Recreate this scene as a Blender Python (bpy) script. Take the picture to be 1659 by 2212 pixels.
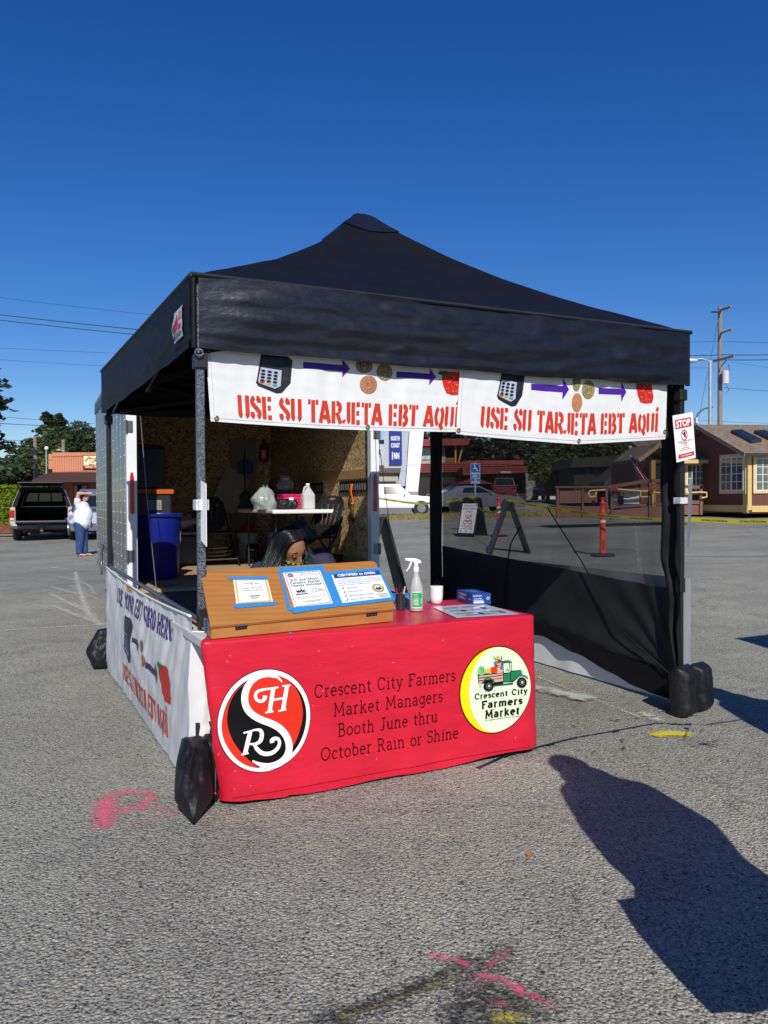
import bpy, bmesh, math, random
import numpy as np
from math import sin, cos, pi, radians, sqrt, atan2, floor
from mathutils import Vector, Matrix, noise
from mathutils.geometry import tessellate_polygon, delaunay_2d_cdt
for o in list(bpy.data.objects): bpy.data.objects.remove(o)
SC = bpy.context.scene; COL = SC.collection
# ------------------------------------------------------------ camera, sky, sun, exposure
PW, PH = 1659.0, 2212.0                      # picture units used for measuring
FOC, PITCH, ROLL, CH = 1771.5, -0.0147, -0.005, 1.319
cR, sR, cP, sP = cos(ROLL), sin(ROLL), cos(PITCH), sin(PITCH)
R0, U0, F0 = Vector((1, 0, 0)), Vector((0, -sP, cP)), Vector((0, cP, sP))
cam = bpy.data.objects.new('camera', bpy.data.cameras.new('camera')); COL.objects.link(cam)
rv = R0 * cR + U0 * sR; uv_ = U0 * cR - R0 * sR
m4 = Matrix.Identity(4)
for i in range(3):
    m4[i][0], m4[i][1], m4[i][2] = rv[i], uv_[i], -F0[i]
m4.translation = (0, 0, CH); cam.matrix_world = m4
cam.data.sensor_fit = 'HORIZONTAL'; cam.data.sensor_width = 36.0
cam.data.lens = FOC / PW * 36.0
cam.data.clip_start = 0.05; cam.data.clip_end = 3000
SC.camera = cam
SUN_AZ, SUN_EL = radians(-8), radians(36)   # azimuth the light travels towards, from +Y to +X
wd = bpy.data.worlds.new('World'); SC.world = wd; wd.use_nodes = True
nt = wd.node_tree; bg = nt.nodes['Background']
sky = nt.nodes.new('ShaderNodeTexSky'); sky.sky_type = 'NISHITA'; sky.sun_disc = False
sky.sun_elevation = SUN_EL
sdir = Vector((-sin(SUN_AZ) * cos(SUN_EL), -cos(SUN_AZ) * cos(SUN_EL), sin(SUN_EL)))
sky.sun_rotation = atan2(sdir.x, sdir.y)
sky.air_density = 1.0; sky.dust_density = 0.0; sky.ozone_density = 6.0; sky.altitude = 0
hs = nt.nodes.new('ShaderNodeHueSaturation'); hs.inputs['Saturation'].default_value = 1.26; hs.inputs['Hue'].default_value = 0.514
nt.links.new(sky.outputs[0], hs.inputs['Color']); nt.links.new(hs.outputs[0], bg.inputs[0]); bg.inputs[1].default_value = 0.088
sl = bpy.data.lights.new('sun', 'SUN'); sl.energy = 4.4; sl.angle = radians(0.5); sl.color = (1.0, 0.955, 0.88)
so = bpy.data.objects.new('sun', sl); COL.objects.link(so)
so.rotation_euler = sdir.to_track_quat('Z', 'Y').to_euler(); so.location = (5, -10, 12)
SC.view_settings.view_transform = 'Standard'; SC.view_settings.look = 'None'
SC.view_settings.exposure = 0.12; SC.view_settings.gamma = 1.0
try: SC.view_settings.use_curve_mapping = False
except Exception: pass
SC.cycles.max_bounces = 6; SC.cycles.transparent_max_bounces = 16
SC.cycles.diffuse_bounces = 3; SC.cycles.glossy_bounces = 3
RND = random.Random(7)

# ------------------------------------------------------------ measuring helpers
def ray(px, py):
    x, y = px - PW / 2, py - PH / 2
    x, y = x * cR + y * sR, -x * sR + y * cR
    return R0 * (x / FOC) + U0 * (-y / FOC) + F0
C0 = Vector((0, 0, CH))
def at(px, py, Y):
    r = ray(px, py); return C0 + r * (Y / r.y)
def sm(a, b, x):
    t = min(1, max(0, (x - a) / (b - a))); return t * t * (3 - 2 * t)
def zg(X, Y):
    z = sm(6, 14, Y) * (0.0113 * (min(Y, 75) - 5) + 0.0215 * max(-14, min(16, X)))
    if Y > 46: z += 0.022 * (min(Y, 75) - 46) * sm(-8, 2, X)
    return min(z, 1.26)
def wx(px, Y): return at(px, 1080, Y).x
class Frame:
    def __init__(s, x, y, yaw=0.0, z=0.0):
        s.x, s.y, s.yaw = x, y, yaw; s.c, s.s = cos(yaw), sin(yaw)
        s.ex = Vector((s.c, s.s, 0)); s.ey = Vector((-s.s, s.c, 0)); s.o = Vector((x, y, z))
    def W(s, a, b, z=0.0): return s.o + s.ex * a + s.ey * b + Vector((0, 0, z))
    def L(s, P):
        d = P - s.o; return Vector((d.dot(s.ex), d.dot(s.ey), d.z))
    def pb(s, px, py, b):                     # pixel on the frame plane y=b
        r = ray(px, py); o = s.W(0, b) - C0; return s.L(C0 + r * (o.dot(s.ey) / r.dot(s.ey)))
    def pa(s, px, py, a):
        r = ray(px, py); o = s.W(a, 0) - C0; return s.L(C0 + r * (o.dot(s.ex) / r.dot(s.ex)))
    def pz(s, px, py, z):
        r = ray(px, py); return s.L(C0 + r * ((z - CH) / r.z))
WF = Frame(0, 0)
TF = Frame(-0.857, 3.790, 0.4573)             # tent frame: x along the front, y away
_p = TF.W(0.33, 4.2); RF = Frame(_p.x, _p.y, 0.40)   # trailer frame

# ------------------------------------------------------------ mesh builder
ORG = {}
class MB:
    def __init__(s): s.v, s.f, s.m, s.cur = [], [], [], 0
    def mat(s, i): s.cur = i; return s
    def add(s, vs, fs):
        n = len(s.v); s.v += [tuple(v) for v in vs]
        for f in fs: s.f.append(tuple(n + i for i in f)); s.m.append(s.cur)
        return s
    def box(s, x0, x1, y0, y1, z0, z1, mx=None):
        vs = [Vector((x, y, z)) for z in (z0, z1) for y in (y0, y1) for x in (x0, x1)]
        if mx is not None: vs = [mx @ v for v in vs]
        return s.add(vs, [(0, 2, 3, 1), (4, 5, 7, 6), (0, 1, 5, 4), (2, 6, 7, 3), (0, 4, 6, 2), (1, 3, 7, 5)])
    def bar(s, p, q, w, h=None, up=(0, 0, 1)):   # rectangular bar
        p, q = Vector(p), Vector(q); h = w if h is None else h
        d = (q - p).normalized(); up = Vector(up)
        if abs(d.dot(up)) > 0.98: up = Vector((0, 1, 0))
        r = d.cross(up).normalized(); u = r.cross(d)
        vs = [b + r * (sx * w / 2) + u * (sy * h / 2) for b in (p, q) for sx, sy in ((-1, -1), (1, -1), (1, 1), (-1, 1))]
        return s.add(vs, [(3, 2, 1, 0), (4, 5, 6, 7), (0, 1, 5, 4), (1, 2, 6, 5), (2, 3, 7, 6), (3, 0, 4, 7)])
    def tube(s, pts, r, n=8, caps=True):
        pts = [Vector(p) for p in pts]; k = len(pts); base = len(s.v)
        rs = r if isinstance(r, (list, tuple)) else [r] * k
        up = Vector((0, 0, 1)); vs = []
        for i, p in enumerate(pts):
            d = (pts[min(k - 1, i + 1)] - pts[max(0, i - 1)])
            d = d.normalized() if d.length > 1e-9 else Vector((0, 0, 1))
            if i == 0:
                if abs(d.dot(up)) > 0.95: up = Vector((1, 0, 0))
            a = d.cross(up); a = a.normalized() if a.length > 1e-6 else d.orthogonal().normalized()
            b = a.cross(d); up = b
            vs += [p + (a * cos(2 * pi * j / n) + b * sin(2 * pi * j / n)) * rs[i] for j in range(n)]
        fs = [(i * n + j, i * n + (j + 1) % n, (i + 1) * n + (j + 1) % n, (i + 1) * n + j) for i in range(k - 1) for j in range(n)]
        if caps: fs += [tuple(range(n - 1, -1, -1)), tuple((k - 1) * n + j for j in range(n))]
        return s.add(vs, fs)
    def lathe(s, prof, c=(0, 0, 0), n=20, mx=None, sy=1.0, caps=True):
        vs = []; k = len(prof); c = Vector(c)
        for r, z in prof:
            for j in range(n):
                v = Vector((r * cos(2 * pi * j / n), sy * r * sin(2 * pi * j / n), z))
                vs.append((mx @ v if mx is not None else v) + c)
        fs = [(i * n + j, i * n + (j + 1) % n, (i + 1) * n + (j + 1) % n, (i + 1) * n + j) for i in range(k - 1) for j in range(n)]
        if caps: fs += [tuple(range(n - 1, -1, -1)), tuple((k - 1) * n + j for j in range(n))]
        return s.add(vs, fs)
    def grid(s, fn, nu, nv, thick=0.0, wrap=False):
        P = [[Vector(fn(i / nu, j / nv)) for i in range(nu + (0 if wrap else 1))] for j in range(nv + 1)]
        cols = nu if wrap else nu + 1
        vs = [p for row in P for p in row]
        fs = []
        for j in range(nv):
            for i in range(nu):
                i2 = (i + 1) % cols
                fs.append((j * cols + i, j * cols + i2, (j + 1) * cols + i2, (j + 1) * cols + i))
        return s.add(vs, fs)
    def prism(s, poly, y0, y1, mx=None, ax='y', top=None):   # outline in (x,z) extruded along y; top = other outline at y1
        n = len(poly); t = top or poly
        def P(a, b, d):
            v = Vector((a, d, b)) if ax == 'y' else (Vector((d, a, b)) if ax == 'x' else Vector((a, b, d)))
            return mx @ v if mx is not None else v
        vs = [P(a, b, y0) for a, b in poly] + [P(a, b, y1) for a, b in t]
        fs = [(i, (i + 1) % n, n + (i + 1) % n, n + i) for i in range(n)]
        tri = tessellate_polygon([[Vector((a, b, 0)) for a, b in poly]])
        fs += [tuple(x) for x in tri] + [tuple(n + i for i in reversed(x)) for x in tri]
        return s.add(vs, fs)
    def ball(s, c, r, nu=14, nv=9, mx=None):
        r = r if isinstance(r, (tuple, list)) else (r, r, r); c = Vector(c)
        vs = []; 
        for j in range(nv + 1):
            th = pi * j / nv
            for i in range(nu):
                ph = 2 * pi * i / nu
                v = Vector((r[0] * sin(th) * cos(ph), r[1] * sin(th) * sin(ph), r[2] * cos(th)))
                vs.append((mx @ v if mx is not None else v) + c)
        fs = [(j * nu + i, (j + 1) * nu + i, (j + 1) * nu + (i + 1) % nu, j * nu + (i + 1) % nu) for j in range(nv) for i in range(nu)]
        return s.add(vs, fs)

def tagd(o, label=None, cat=None, group=None, kind=None):
    if label: o['label'] = label
    if cat: o['category'] = cat
    if group: o['group'] = group
    if kind: o['kind'] = kind
    return o
def thing(name, label, cat, fr=WF, org=(0, 0, 0), group=None):
    o = bpy.data.objects.new(name, None); COL.objects.link(o); o.empty_display_size = 0.2
    o.location = fr.W(*org); o.rotation_euler = (0, 0, fr.yaw); ORG[o.name] = Vector(org)
    return tagd(o, label, cat, group)
def mesh(name, mb, mats, smooth=None, org=(0, 0, 0), recalc=True, merge=0.0):
    me = bpy.data.meshes.new(name); org = Vector(org)
    me.from_pydata([tuple(Vector(v) - org) for v in mb.v], [], mb.f)
    mats = mats if isinstance(mats, (list, tuple)) else [mats]
    for m in mats: me.materials.append(m)
    if len(mats) > 1: me.polygons.foreach_set('material_index', mb.m)
    if recalc or merge:
        bm = bmesh.new(); bm.from_mesh(me)
        if merge: bmesh.ops.remove_doubles(bm, verts=bm.verts, dist=merge)
        if recalc: bmesh.ops.recalc_face_normals(bm, faces=bm.faces)
        bm.to_mesh(me); bm.free()
    if smooth is not None:
        me.polygons.foreach_set('use_smooth', [True] * len(me.polygons))
        if smooth < 180: me.set_sharp_from_angle(angle=radians(smooth))
    me.update(); return me
def part(name, mb, mats, parent, smooth=None, bevel=0.0, seg=2, label=None, recalc=True, solid=0.0, merge=0.0):
    org = ORG[parent.name]
    o = bpy.data.objects.new(name, mesh(name, mb, mats, smooth, org, recalc, merge)); COL.objects.link(o)
    o.parent = parent; ORG[o.name] = org
    mods(o, bevel, seg, solid)
    if label: o['label'] = label
    return o
def mods(o, bevel, seg=2, solid=0.0):
    if solid:
        m = o.modifiers.new('solid', 'SOLIDIFY'); m.thickness = abs(solid); m.offset = 1 if solid > 0 else -1
    if bevel:
        m = o.modifiers.new('bevel', 'BEVEL'); m.width = bevel; m.segments = seg; m.limit_method = 'ANGLE'; m.angle_limit = radians(40)
        m.harden_normals = False
def solo(name, label, cat, mb, mats, fr=WF, org=(0, 0, 0), group=None, smooth=None, bevel=0.0, kind=None, recalc=True, solid=0.0, seg=2, merge=0.0):
    o = bpy.data.objects.new(name, mesh(name, mb, mats, smooth, org, recalc, merge)); COL.objects.link(o)
    o.location = fr.W(*org); o.rotation_euler = (0, 0, fr.yaw); ORG[o.name] = Vector(org)
    mods(o, bevel, seg, solid)
    return tagd(o, label, cat, group, kind)
def copy_tree(o, parent=None):
    c = o.copy(); COL.objects.link(c); c.parent = parent; ORG[c.name] = ORG.get(o.name, Vector())
    for ch in list(o.children): copy_tree(ch, c)
    return c

# ------------------------------------------------------------ materials
MATS = {}
def nd(t, ty, **kw):
    n = t.nodes.new(ty)
    for k, v in kw.items():
        if k in n.inputs: n.inputs[k].default_value = v
        else: setattr(n, k, v)
    return n
def srgb(h):
    c = [int(h[i:i + 2], 16) / 255 for i in (0, 2, 4)]
    return tuple((x / 12.92 if x <= 0.04045 else ((x + 0.055) / 1.055) ** 2.4) for x in c)
def M(name, col, rough=0.5, metal=0.0, var=0.12, vs=6.0, bump=0.0, bs=40.0, coat=0.0, spec=0.5, trans=0.0, stretch=None, emit=None, col2=None, transl=0.0, det=4.0):
    if name in MATS: return MATS[name]
    if isinstance(col, str): col = srgb(col)
    m = bpy.data.materials.new(name); m.use_nodes = True; t = m.node_tree
    b = t.nodes['Principled BSDF']; L = t.links.new
    b.inputs['Roughness'].default_value = rough; b.inputs['Metallic'].default_value = metal
    b.inputs['Coat Weight'].default_value = coat; b.inputs['Specular IOR Level'].default_value = spec
    b.inputs['Transmission Weight'].default_value = trans
    tc = nd(t, 'ShaderNodeTexCoord'); src = tc.outputs['Object']
    if stretch:
        mp = nd(t, 'ShaderNodeMapping'); mp.inputs['Scale'].default_value = stretch; L(src, mp.inputs[0]); src = mp.outputs[0]
    nz = nd(t, 'ShaderNodeTexNoise', Scale=vs, Detail=det, Roughness=0.6); L(src, nz.inputs['Vector'])
    if isinstance(col2, str): col2 = srgb(col2)
    a = tuple(max(0, c * (1 - var)) for c in col) if col2 is None else col
    e = tuple(min(1, c * (1 + var)) for c in col) if col2 is None else col2
    rp = nd(t, 'ShaderNodeValToRGB'); rp.color_ramp.elements[0].position = 0.3; rp.color_ramp.elements[1].position = 0.7
    rp.color_ramp.elements[0].color = (*a, 1); rp.color_ramp.elements[1].color = (*e, 1)
    L(nz.outputs[0], rp.inputs[0]); L(rp.outputs[0], b.inputs['Base Color'])
    if bump:
        n2 = nd(t, 'ShaderNodeTexNoise', Scale=bs, Detail=3.0); L(src, n2.inputs['Vector'])
        bp = nd(t, 'ShaderNodeBump', Strength=bump, Distance=0.02); L(n2.outputs[0], bp.inputs['Height']); L(bp.outputs[0], b.inputs['Normal'])
    if emit:
        b.inputs['Emission Color'].default_value = (*emit[:3], 1); b.inputs['Emission Strength'].default_value = emit[3]
    if transl:
        tr = nd(t, 'ShaderNodeBsdfTranslucent'); L(rp.outputs[0], tr.inputs[0]); mx = nd(t, 'ShaderNodeMixShader'); mx.inputs[0].default_value = transl
        L(b.outputs[0], mx.inputs[1]); L(tr.outputs[0], mx.inputs[2]); L(mx.outputs[0], t.nodes['Material Output'].inputs[0])
    MATS[name] = m; return m
def ink(h, rough=0.42):
    return M('ink_' + h, h, rough, var=0.05, vs=30, spec=0.25)
def glassy(name, tint, a=0.35, rough=0.03):
    if name in MATS: return MATS[name]
    m = bpy.data.materials.new(name); m.use_nodes = True; t = m.node_tree; L = t.links.new
    b = t.nodes['Principled BSDF']; b.inputs['Base Color'].default_value = (*tint, 1); b.inputs['Roughness'].default_value = rough
    tp = nd(t, 'ShaderNodeBsdfTransparent'); mx = nd(t, 'ShaderNodeMixShader'); mx.inputs[0].default_value = a
    L(tp.outputs[0], mx.inputs[1]); L(b.outputs[0], mx.inputs[2]); L(mx.outputs[0], t.nodes['Material Output'].inputs[0])
    MATS[name] = m; return m

# ------------------------------------------------------------ flat print: strokes, text, shapes mapped on a surface
def sub_line(pts, d):
    out = [pts[0]]
    for a, b in zip(pts, pts[1:]):
        n = max(1, int(math.hypot(b[0] - a[0], b[1] - a[1]) / d))
        out += [(a[0] + (b[0] - a[0]) * i / n, a[1] + (b[1] - a[1]) * i / n) for i in range(1, n + 1)]
    return out
def arc(cx, cy, rx, ry, a0, a1, n=12):
    return [(cx + rx * cos(radians(a0 + (a1 - a0) * i / n)), cy + ry * sin(radians(a0 + (a1 - a0) * i / n))) for i in range(n + 1)]
def ribbon(mb, mp, pts, w, d=None):
    ws = w if isinstance(w, (list, tuple)) else None
    if d:
        pts = sub_line(pts, d)
    k = len(pts); vs = []
    closed = k > 3 and math.hypot(pts[0][0] - pts[-1][0], pts[0][1] - pts[-1][1]) < 1e-6
    for i, (x, y) in enumerate(pts):
        if closed and i in (0, k - 1): a, b = pts[-2], pts[1]
        else: a, b = pts[max(0, i - 1)], pts[min(k - 1, i + 1)]
        dx, dy = b[0] - a[0], b[1] - a[1]; l = math.hypot(dx, dy) or 1
        nx, ny = -dy / l, dx / l
        if ws: wi = ws[min(len(ws) - 1, int(i * (len(ws) - 1) / (k - 1)))] + (ws[min(len(ws) - 1, int(i * (len(ws) - 1) / (k - 1)) + 1)] - ws[min(len(ws) - 1, int(i * (len(ws) - 1) / (k - 1)))]) * ((i * (len(ws) - 1) / (k - 1)) % 1)
        else: wi = w
        if 0 < i < k - 1 and not ws:   # miter
            p, q = pts[i - 1], pts[i + 1]
            d1 = (x - p[0], y - p[1]); d2 = (q[0] - x, q[1] - y)
            l1, l2 = math.hypot(*d1) or 1, math.hypot(*d2) or 1
            cs = (d1[0] * d2[0] + d1[1] * d2[1]) / l1 / l2
            wi = wi / max(0.55, sqrt(max(0.0, (1 + cs) / 2)))
        vs += [mp(x + nx * wi / 2, y + ny * wi / 2), mp(x - nx * wi / 2, y - ny * wi / 2)]
    mb.add(vs, [(2 * i, 2 * i + 1, 2 * i + 3, 2 * i + 2) for i in range(k - 1)])
def shape(mb, mp, poly, d=None):
    if not d:
        xs, ys = [p[0] for p in poly], [p[1] for p in poly]; d = max(max(xs) - min(xs), max(ys) - min(ys)) / 7
    poly = [p for k_, p in enumerate(poly) if math.hypot(p[0] - poly[k_ - 1][0], p[1] - poly[k_ - 1][1]) > 1e-7]
    B = sub_line(list(poly) + [poly[0]], d)[:-1]; n = len(B)
    pts = [Vector(p) for p in B]; xs, ys = [p[0] for p in B], [p[1] for p in B]
    y = min(ys) + d * 0.5; r = 0
    while y < max(ys):
        x = min(xs) + d * (0.5 + 0.37 * (r % 2)); r += 1
        while x < max(xs): pts.append(Vector((x, y))); x += d
        y += d
    vs, _, fs, *_r = delaunay_2d_cdt(pts, [(i, (i + 1) % n) for i in range(n)], [], 1, 1e-7)
    mb.add([mp(v.x, v.y) for v in vs], [tuple(f) for f in fs])
def ellipse(mb, mp, cx, cy, rx, ry, n=28):
    vs = [mp(cx, cy)]
    R = 3
    for k in range(1, R + 1):
        vs += [mp(cx + rx * k / R * cos(2 * pi * i / n), cy + ry * k / R * sin(2 * pi * i / n)) for i in range(n)]
    fs = [(0, 1 + i, 1 + (i + 1) % n) for i in range(n)]
    for k in range(R - 1):
        o = 1 + k * n
        fs += [(o + i, o + n + i, o + n + (i + 1) % n, o + (i + 1) % n) for i in range(n)]
    mb.add(vs, fs)
_TXT = {}
def text2d(s, bold=0.0, shear=0.0):
    key = (s, bold, shear)
    if key not in _TXT:
        c = bpy.data.curves.new('t', 'FONT'); c.body = s; c.size = 1.0; c.resolution_u = 2; c.offset = bold; c.shear = shear
        o = bpy.data.objects.new('t', c); COL.objects.link(o)
        bpy.context.view_layer.update()
        me = o.evaluated_get(bpy.context.evaluated_depsgraph_get()).to_mesh()
        v = [(p.co.x, p.co.y) for p in me.vertices]; f = [tuple(p.vertices) for p in me.polygons]
        o.to_mesh_clear(); bpy.data.objects.remove(o); bpy.data.curves.remove(c)
        _TXT[key] = (v, f)
    return _TXT[key]
def sans(mb, mp, s, x0, x1, y0, y1, bold=0.0, shear=0.0):     # fit the word's own box into x0..x1, y0..y1 (y1=None keeps proportions)
    v, f = text2d(s, bold, shear)
    if not v: return
    ax, bx = min(p[0] for p in v), max(p[0] for p in v); ay, by = min(p[1] for p in v), max(p[1] for p in v)
    if any(ch in s for ch in 'gjpqy,()') : pass
    kx = (x1 - x0) / (bx - ax); ky = kx if y1 is None else (y1 - y0) / (by - ay)
    mb.add([mp(x0 + (p[0] - ax) * kx, y0 + (p[1] - ay) * ky) for p in v], f)

# stroke fonts: glyph = (advance, [polylines]); cap height 1, x-height .66
def _slab():
    X = 0.66; G = {}
    def sv(x, y, l=0.13, r=0.13): return [(x - l, y), (x + r, y)]
    G['C'] = (0.86, [arc(0.43, 0.5, 0.37, 0.5, 40, 320, 20), [(0.73, 0.70), (0.73, 0.95)]])
    G['O'] = (0.98, [arc(0.47, 0.5, 0.41, 0.5, 0, 360, 28)])
    G['F'] = (0.72, [[(0.14, 0), (0.14, 1)], [(0, 1), (0.64, 1), (0.64, 0.8)], [(0.14, 0.53), (0.5, 0.53)], sv(0.14, 0, 0.13, 0.16)])
    G['M'] = (1.14, [[(0.14, 0), (0.19, 1), (0.55, 0.22), (0.91, 1), (0.96, 0)], sv(0.14, 0), sv(0.96, 0), [(0.04, 1), (0.2, 1)], [(0.9, 1), (1.06, 1)]])
    G['B'] = (0.78, [[(0.14, 0), (0.14, 1)], [(0, 1), (0.38, 1)] + arc(0.38, 0.77, 0.22, 0.23, 90, -90, 8) + [(0.14, 0.54)], [(0.38, 0.54)] + arc(0.4, 0.27, 0.27, 0.27, 90, -90, 8) + [(0, 0)]])
    G['J'] = (0.6, [[(0.16, 1), (0.56, 1)], [(0.38, 1), (0.38, 0.2)] + arc(0.2, 0.2, 0.18, 0.22, 0, -150, 8)])
    G['R'] = (0.84, [[(0.14, 0), (0.14, 1)], [(0, 1), (0.4, 1)] + arc(0.4, 0.75, 0.22, 0.25, 90, -90, 8) + [(0.14, 0.5)], [(0.4, 0.5), (0.68, 0), (0.82, 0)], sv(0.14, 0)])
    G['S'] = (0.7, [arc(0.33, 0.75, 0.25, 0.25, 30, 250, 12) + arc(0.35, 0.26, 0.26, 0.27, 85, -150, 14), [(0.57, 0.78), (0.57, 0.97)], [(0.09, 0.04), (0.09, 0.22)]])
    G['W'] = (1.2, [[(0.1, 1), (0.33, 0), (0.6, 0.85), (0.87, 0), (1.1, 1)], sv(0.1, 1), sv(1.1, 1)])
    G['I'] = (0.42, [[(0.2, 0), (0.2, 1)], sv(0.2, 0), sv(0.2, 1)])
    G['P'] = (0.76, [[(0.14, 0), (0.14, 1)], [(0, 1), (0.4, 1)] + arc(0.4, 0.73, 0.24, 0.27, 90, -90, 8) + [(0.14, 0.46)], sv(0.14, 0)])
    G['H'] = (0.95, [[(0.14, 0), (0.14, 1)], [(0.8, 0), (0.8, 1)], [(0.14, 0.5), (0.8, 0.5)], sv(0.14, 0), sv(0.8, 0), sv(0.14, 1), sv(0.8, 1)])
    G['A'] = (0.9, [[(0.08, 0), (0.42, 1), (0.78, 0)], [(0.2, 0.36), (0.66, 0.36)], sv(0.08, 0), sv(0.78, 0)])
    G['r'] = (0.5, [[(0.15, 0), (0.15, X)], [(0.03, X), (0.15, X)], sv(0.15, 0, 0.12, 0.15), [(0.15, 0.4)] + arc(0.35, 0.42, 0.2, 0.24, 150, 60, 6)])
    G['e'] = (0.62, [[(0.06, 0.36), (0.54, 0.36)] + arc(0.3, 0.33, 0.25, 0.33, 8, 310, 18)])
    G['s'] = (0.5, [arc(0.24, 0.5, 0.16, 0.16, 30, 250, 8) + arc(0.26, 0.17, 0.18, 0.17, 85, -150, 9), [(0.41, 0.52), (0.41, 0.64)]])
    G['c'] = (0.58, [arc(0.31, 0.33, 0.25, 0.33, 45, 315, 16), [(0.5, 0.46), (0.5, 0.62)]])
    G['n'] = (0.74, [[(0.14, 0), (0.14, X)], [(0.02, X), (0.14, X)], sv(0.14, 0), [(0.14, 0.4)] + arc(0.36, 0.4, 0.21, 0.26, 150, 0, 8) + [(0.57, 0)], sv(0.57, 0)])
    G['m'] = (1.1, [[(0.14, 0), (0.14, X)], [(0.02, X), (0.14, X)], sv(0.14, 0), [(0.14, 0.42)] + arc(0.34, 0.42, 0.18, 0.24, 150, 0, 8) + [(0.52, 0)], sv(0.52, 0), [(0.52, 0.42)] + arc(0.73, 0.42, 0.19, 0.24, 150, 0, 8) + [(0.92, 0)], sv(0.92, 0)])
    G['h'] = (0.74, [[(0.14, 0), (0.14, 1)], [(0.02, 1), (0.14, 1)], sv(0.14, 0), [(0.14, 0.4)] + arc(0.36, 0.4, 0.21, 0.26, 150, 0, 8) + [(0.57, 0)], sv(0.57, 0)])
    G['u'] = (0.74, [[(0.02, X), (0.14, X), (0.14, 0.24)] + arc(0.35, 0.24, 0.21, 0.24, 180, 340, 8), [(0.45, X), (0.57, X), (0.57, 0), (0.7, 0)]])
    G['t'] = (0.48, [[(0.2, 0.9), (0.2, 0.16)] + arc(0.35, 0.16, 0.15, 0.16, 180, 290, 6), [(0.04, X), (0.42, X)]])
    G['i'] = (0.36, [[(0.05, X), (0.18, X), (0.18, 0)], sv(0.18, 0, 0.14, 0.14), [(0.18, 0.86), (0.18, 0.95)]])
    G['y'] = (0.66, [[(0.1, X), (0.32, 0.04)], [(0.56, X), (0.24, -0.26), (0.06, -0.28)], sv(0.1, X, 0.1, 0.12), sv(0.56, X, 0.12, 0.1)])
    G['a'] = (0.62, [arc(0.27, 0.47, 0.2, 0.19, 155, 0, 8) + [(0.47, 0), (0.58, 0)], arc(0.26, 0.18, 0.21, 0.18, 60, 360, 12)])
    G['k'] = (0.7, [[(0.14, 0), (0.14, 1)], [(0.02, 1), (0.14, 1)], sv(0.14, 0), [(0.5, X), (0.15, 0.3)], [(0.28, 0.42), (0.56, 0)], sv(0.56, 0, 0.12, 0.1), sv(0.5, X, 0.12, 0.1)])
    G['g'] = (0.66, [arc(0.3, 0.35, 0.24, 0.31, 0, 360, 16), [(0.62, X), (0.54, X), (0.54, -0.06)] + arc(0.33, -0.06, 0.21, 0.22, 0, -150, 8)])
    G['o'] = (0.66, [arc(0.32, 0.33, 0.27, 0.33, 0, 360, 18)])
    G['b'] = (0.7, [[(0.02, 1), (0.14, 1), (0.14, 0)], arc(0.36, 0.33, 0.24, 0.33, 0, 360, 16)])
    G['d'] = (0.72, [[(0.44, 1), (0.56, 1), (0.56, 0), (0.68, 0)], arc(0.32, 0.33, 0.24, 0.33, 0, 360, 16)])
    G['l'] = (0.36, [[(0.04, 1), (0.17, 1), (0.17, 0)], sv(0.17, 0)])
    G['w'] = (0.9, [[(0.08, X), (0.25, 0), (0.44, 0.55), (0.63, 0), (0.8, X)], sv(0.08, X, 0.1, 0.1), sv(0.8, X, 0.1, 0.1)])
    G['f'] = (0.46, [[(0.18, 0), (0.18, 0.8)] + arc(0.34, 0.8, 0.16, 0.2, 180, 60, 5), [(0.04, X), (0.38, X)], sv(0.18, 0)])
    G['v'] = (0.64, [[(0.1, X), (0.31, 0), (0.54, X)], sv(0.1, X, 0.1, 0.1), sv(0.54, X, 0.1, 0.1)])
    G['p'] = (0.7, [[(0.02, X), (0.14, X), (0.14, -0.28)], sv(0.14, -0.28), arc(0.36, 0.33, 0.24, 0.33, 0, 360, 16)])
    G["'"] = (0.22, [[(0.1, 1), (0.07, 0.78)]])
    G[' '] = (0.42, [])
    return G
SLAB = _slab()
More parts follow.
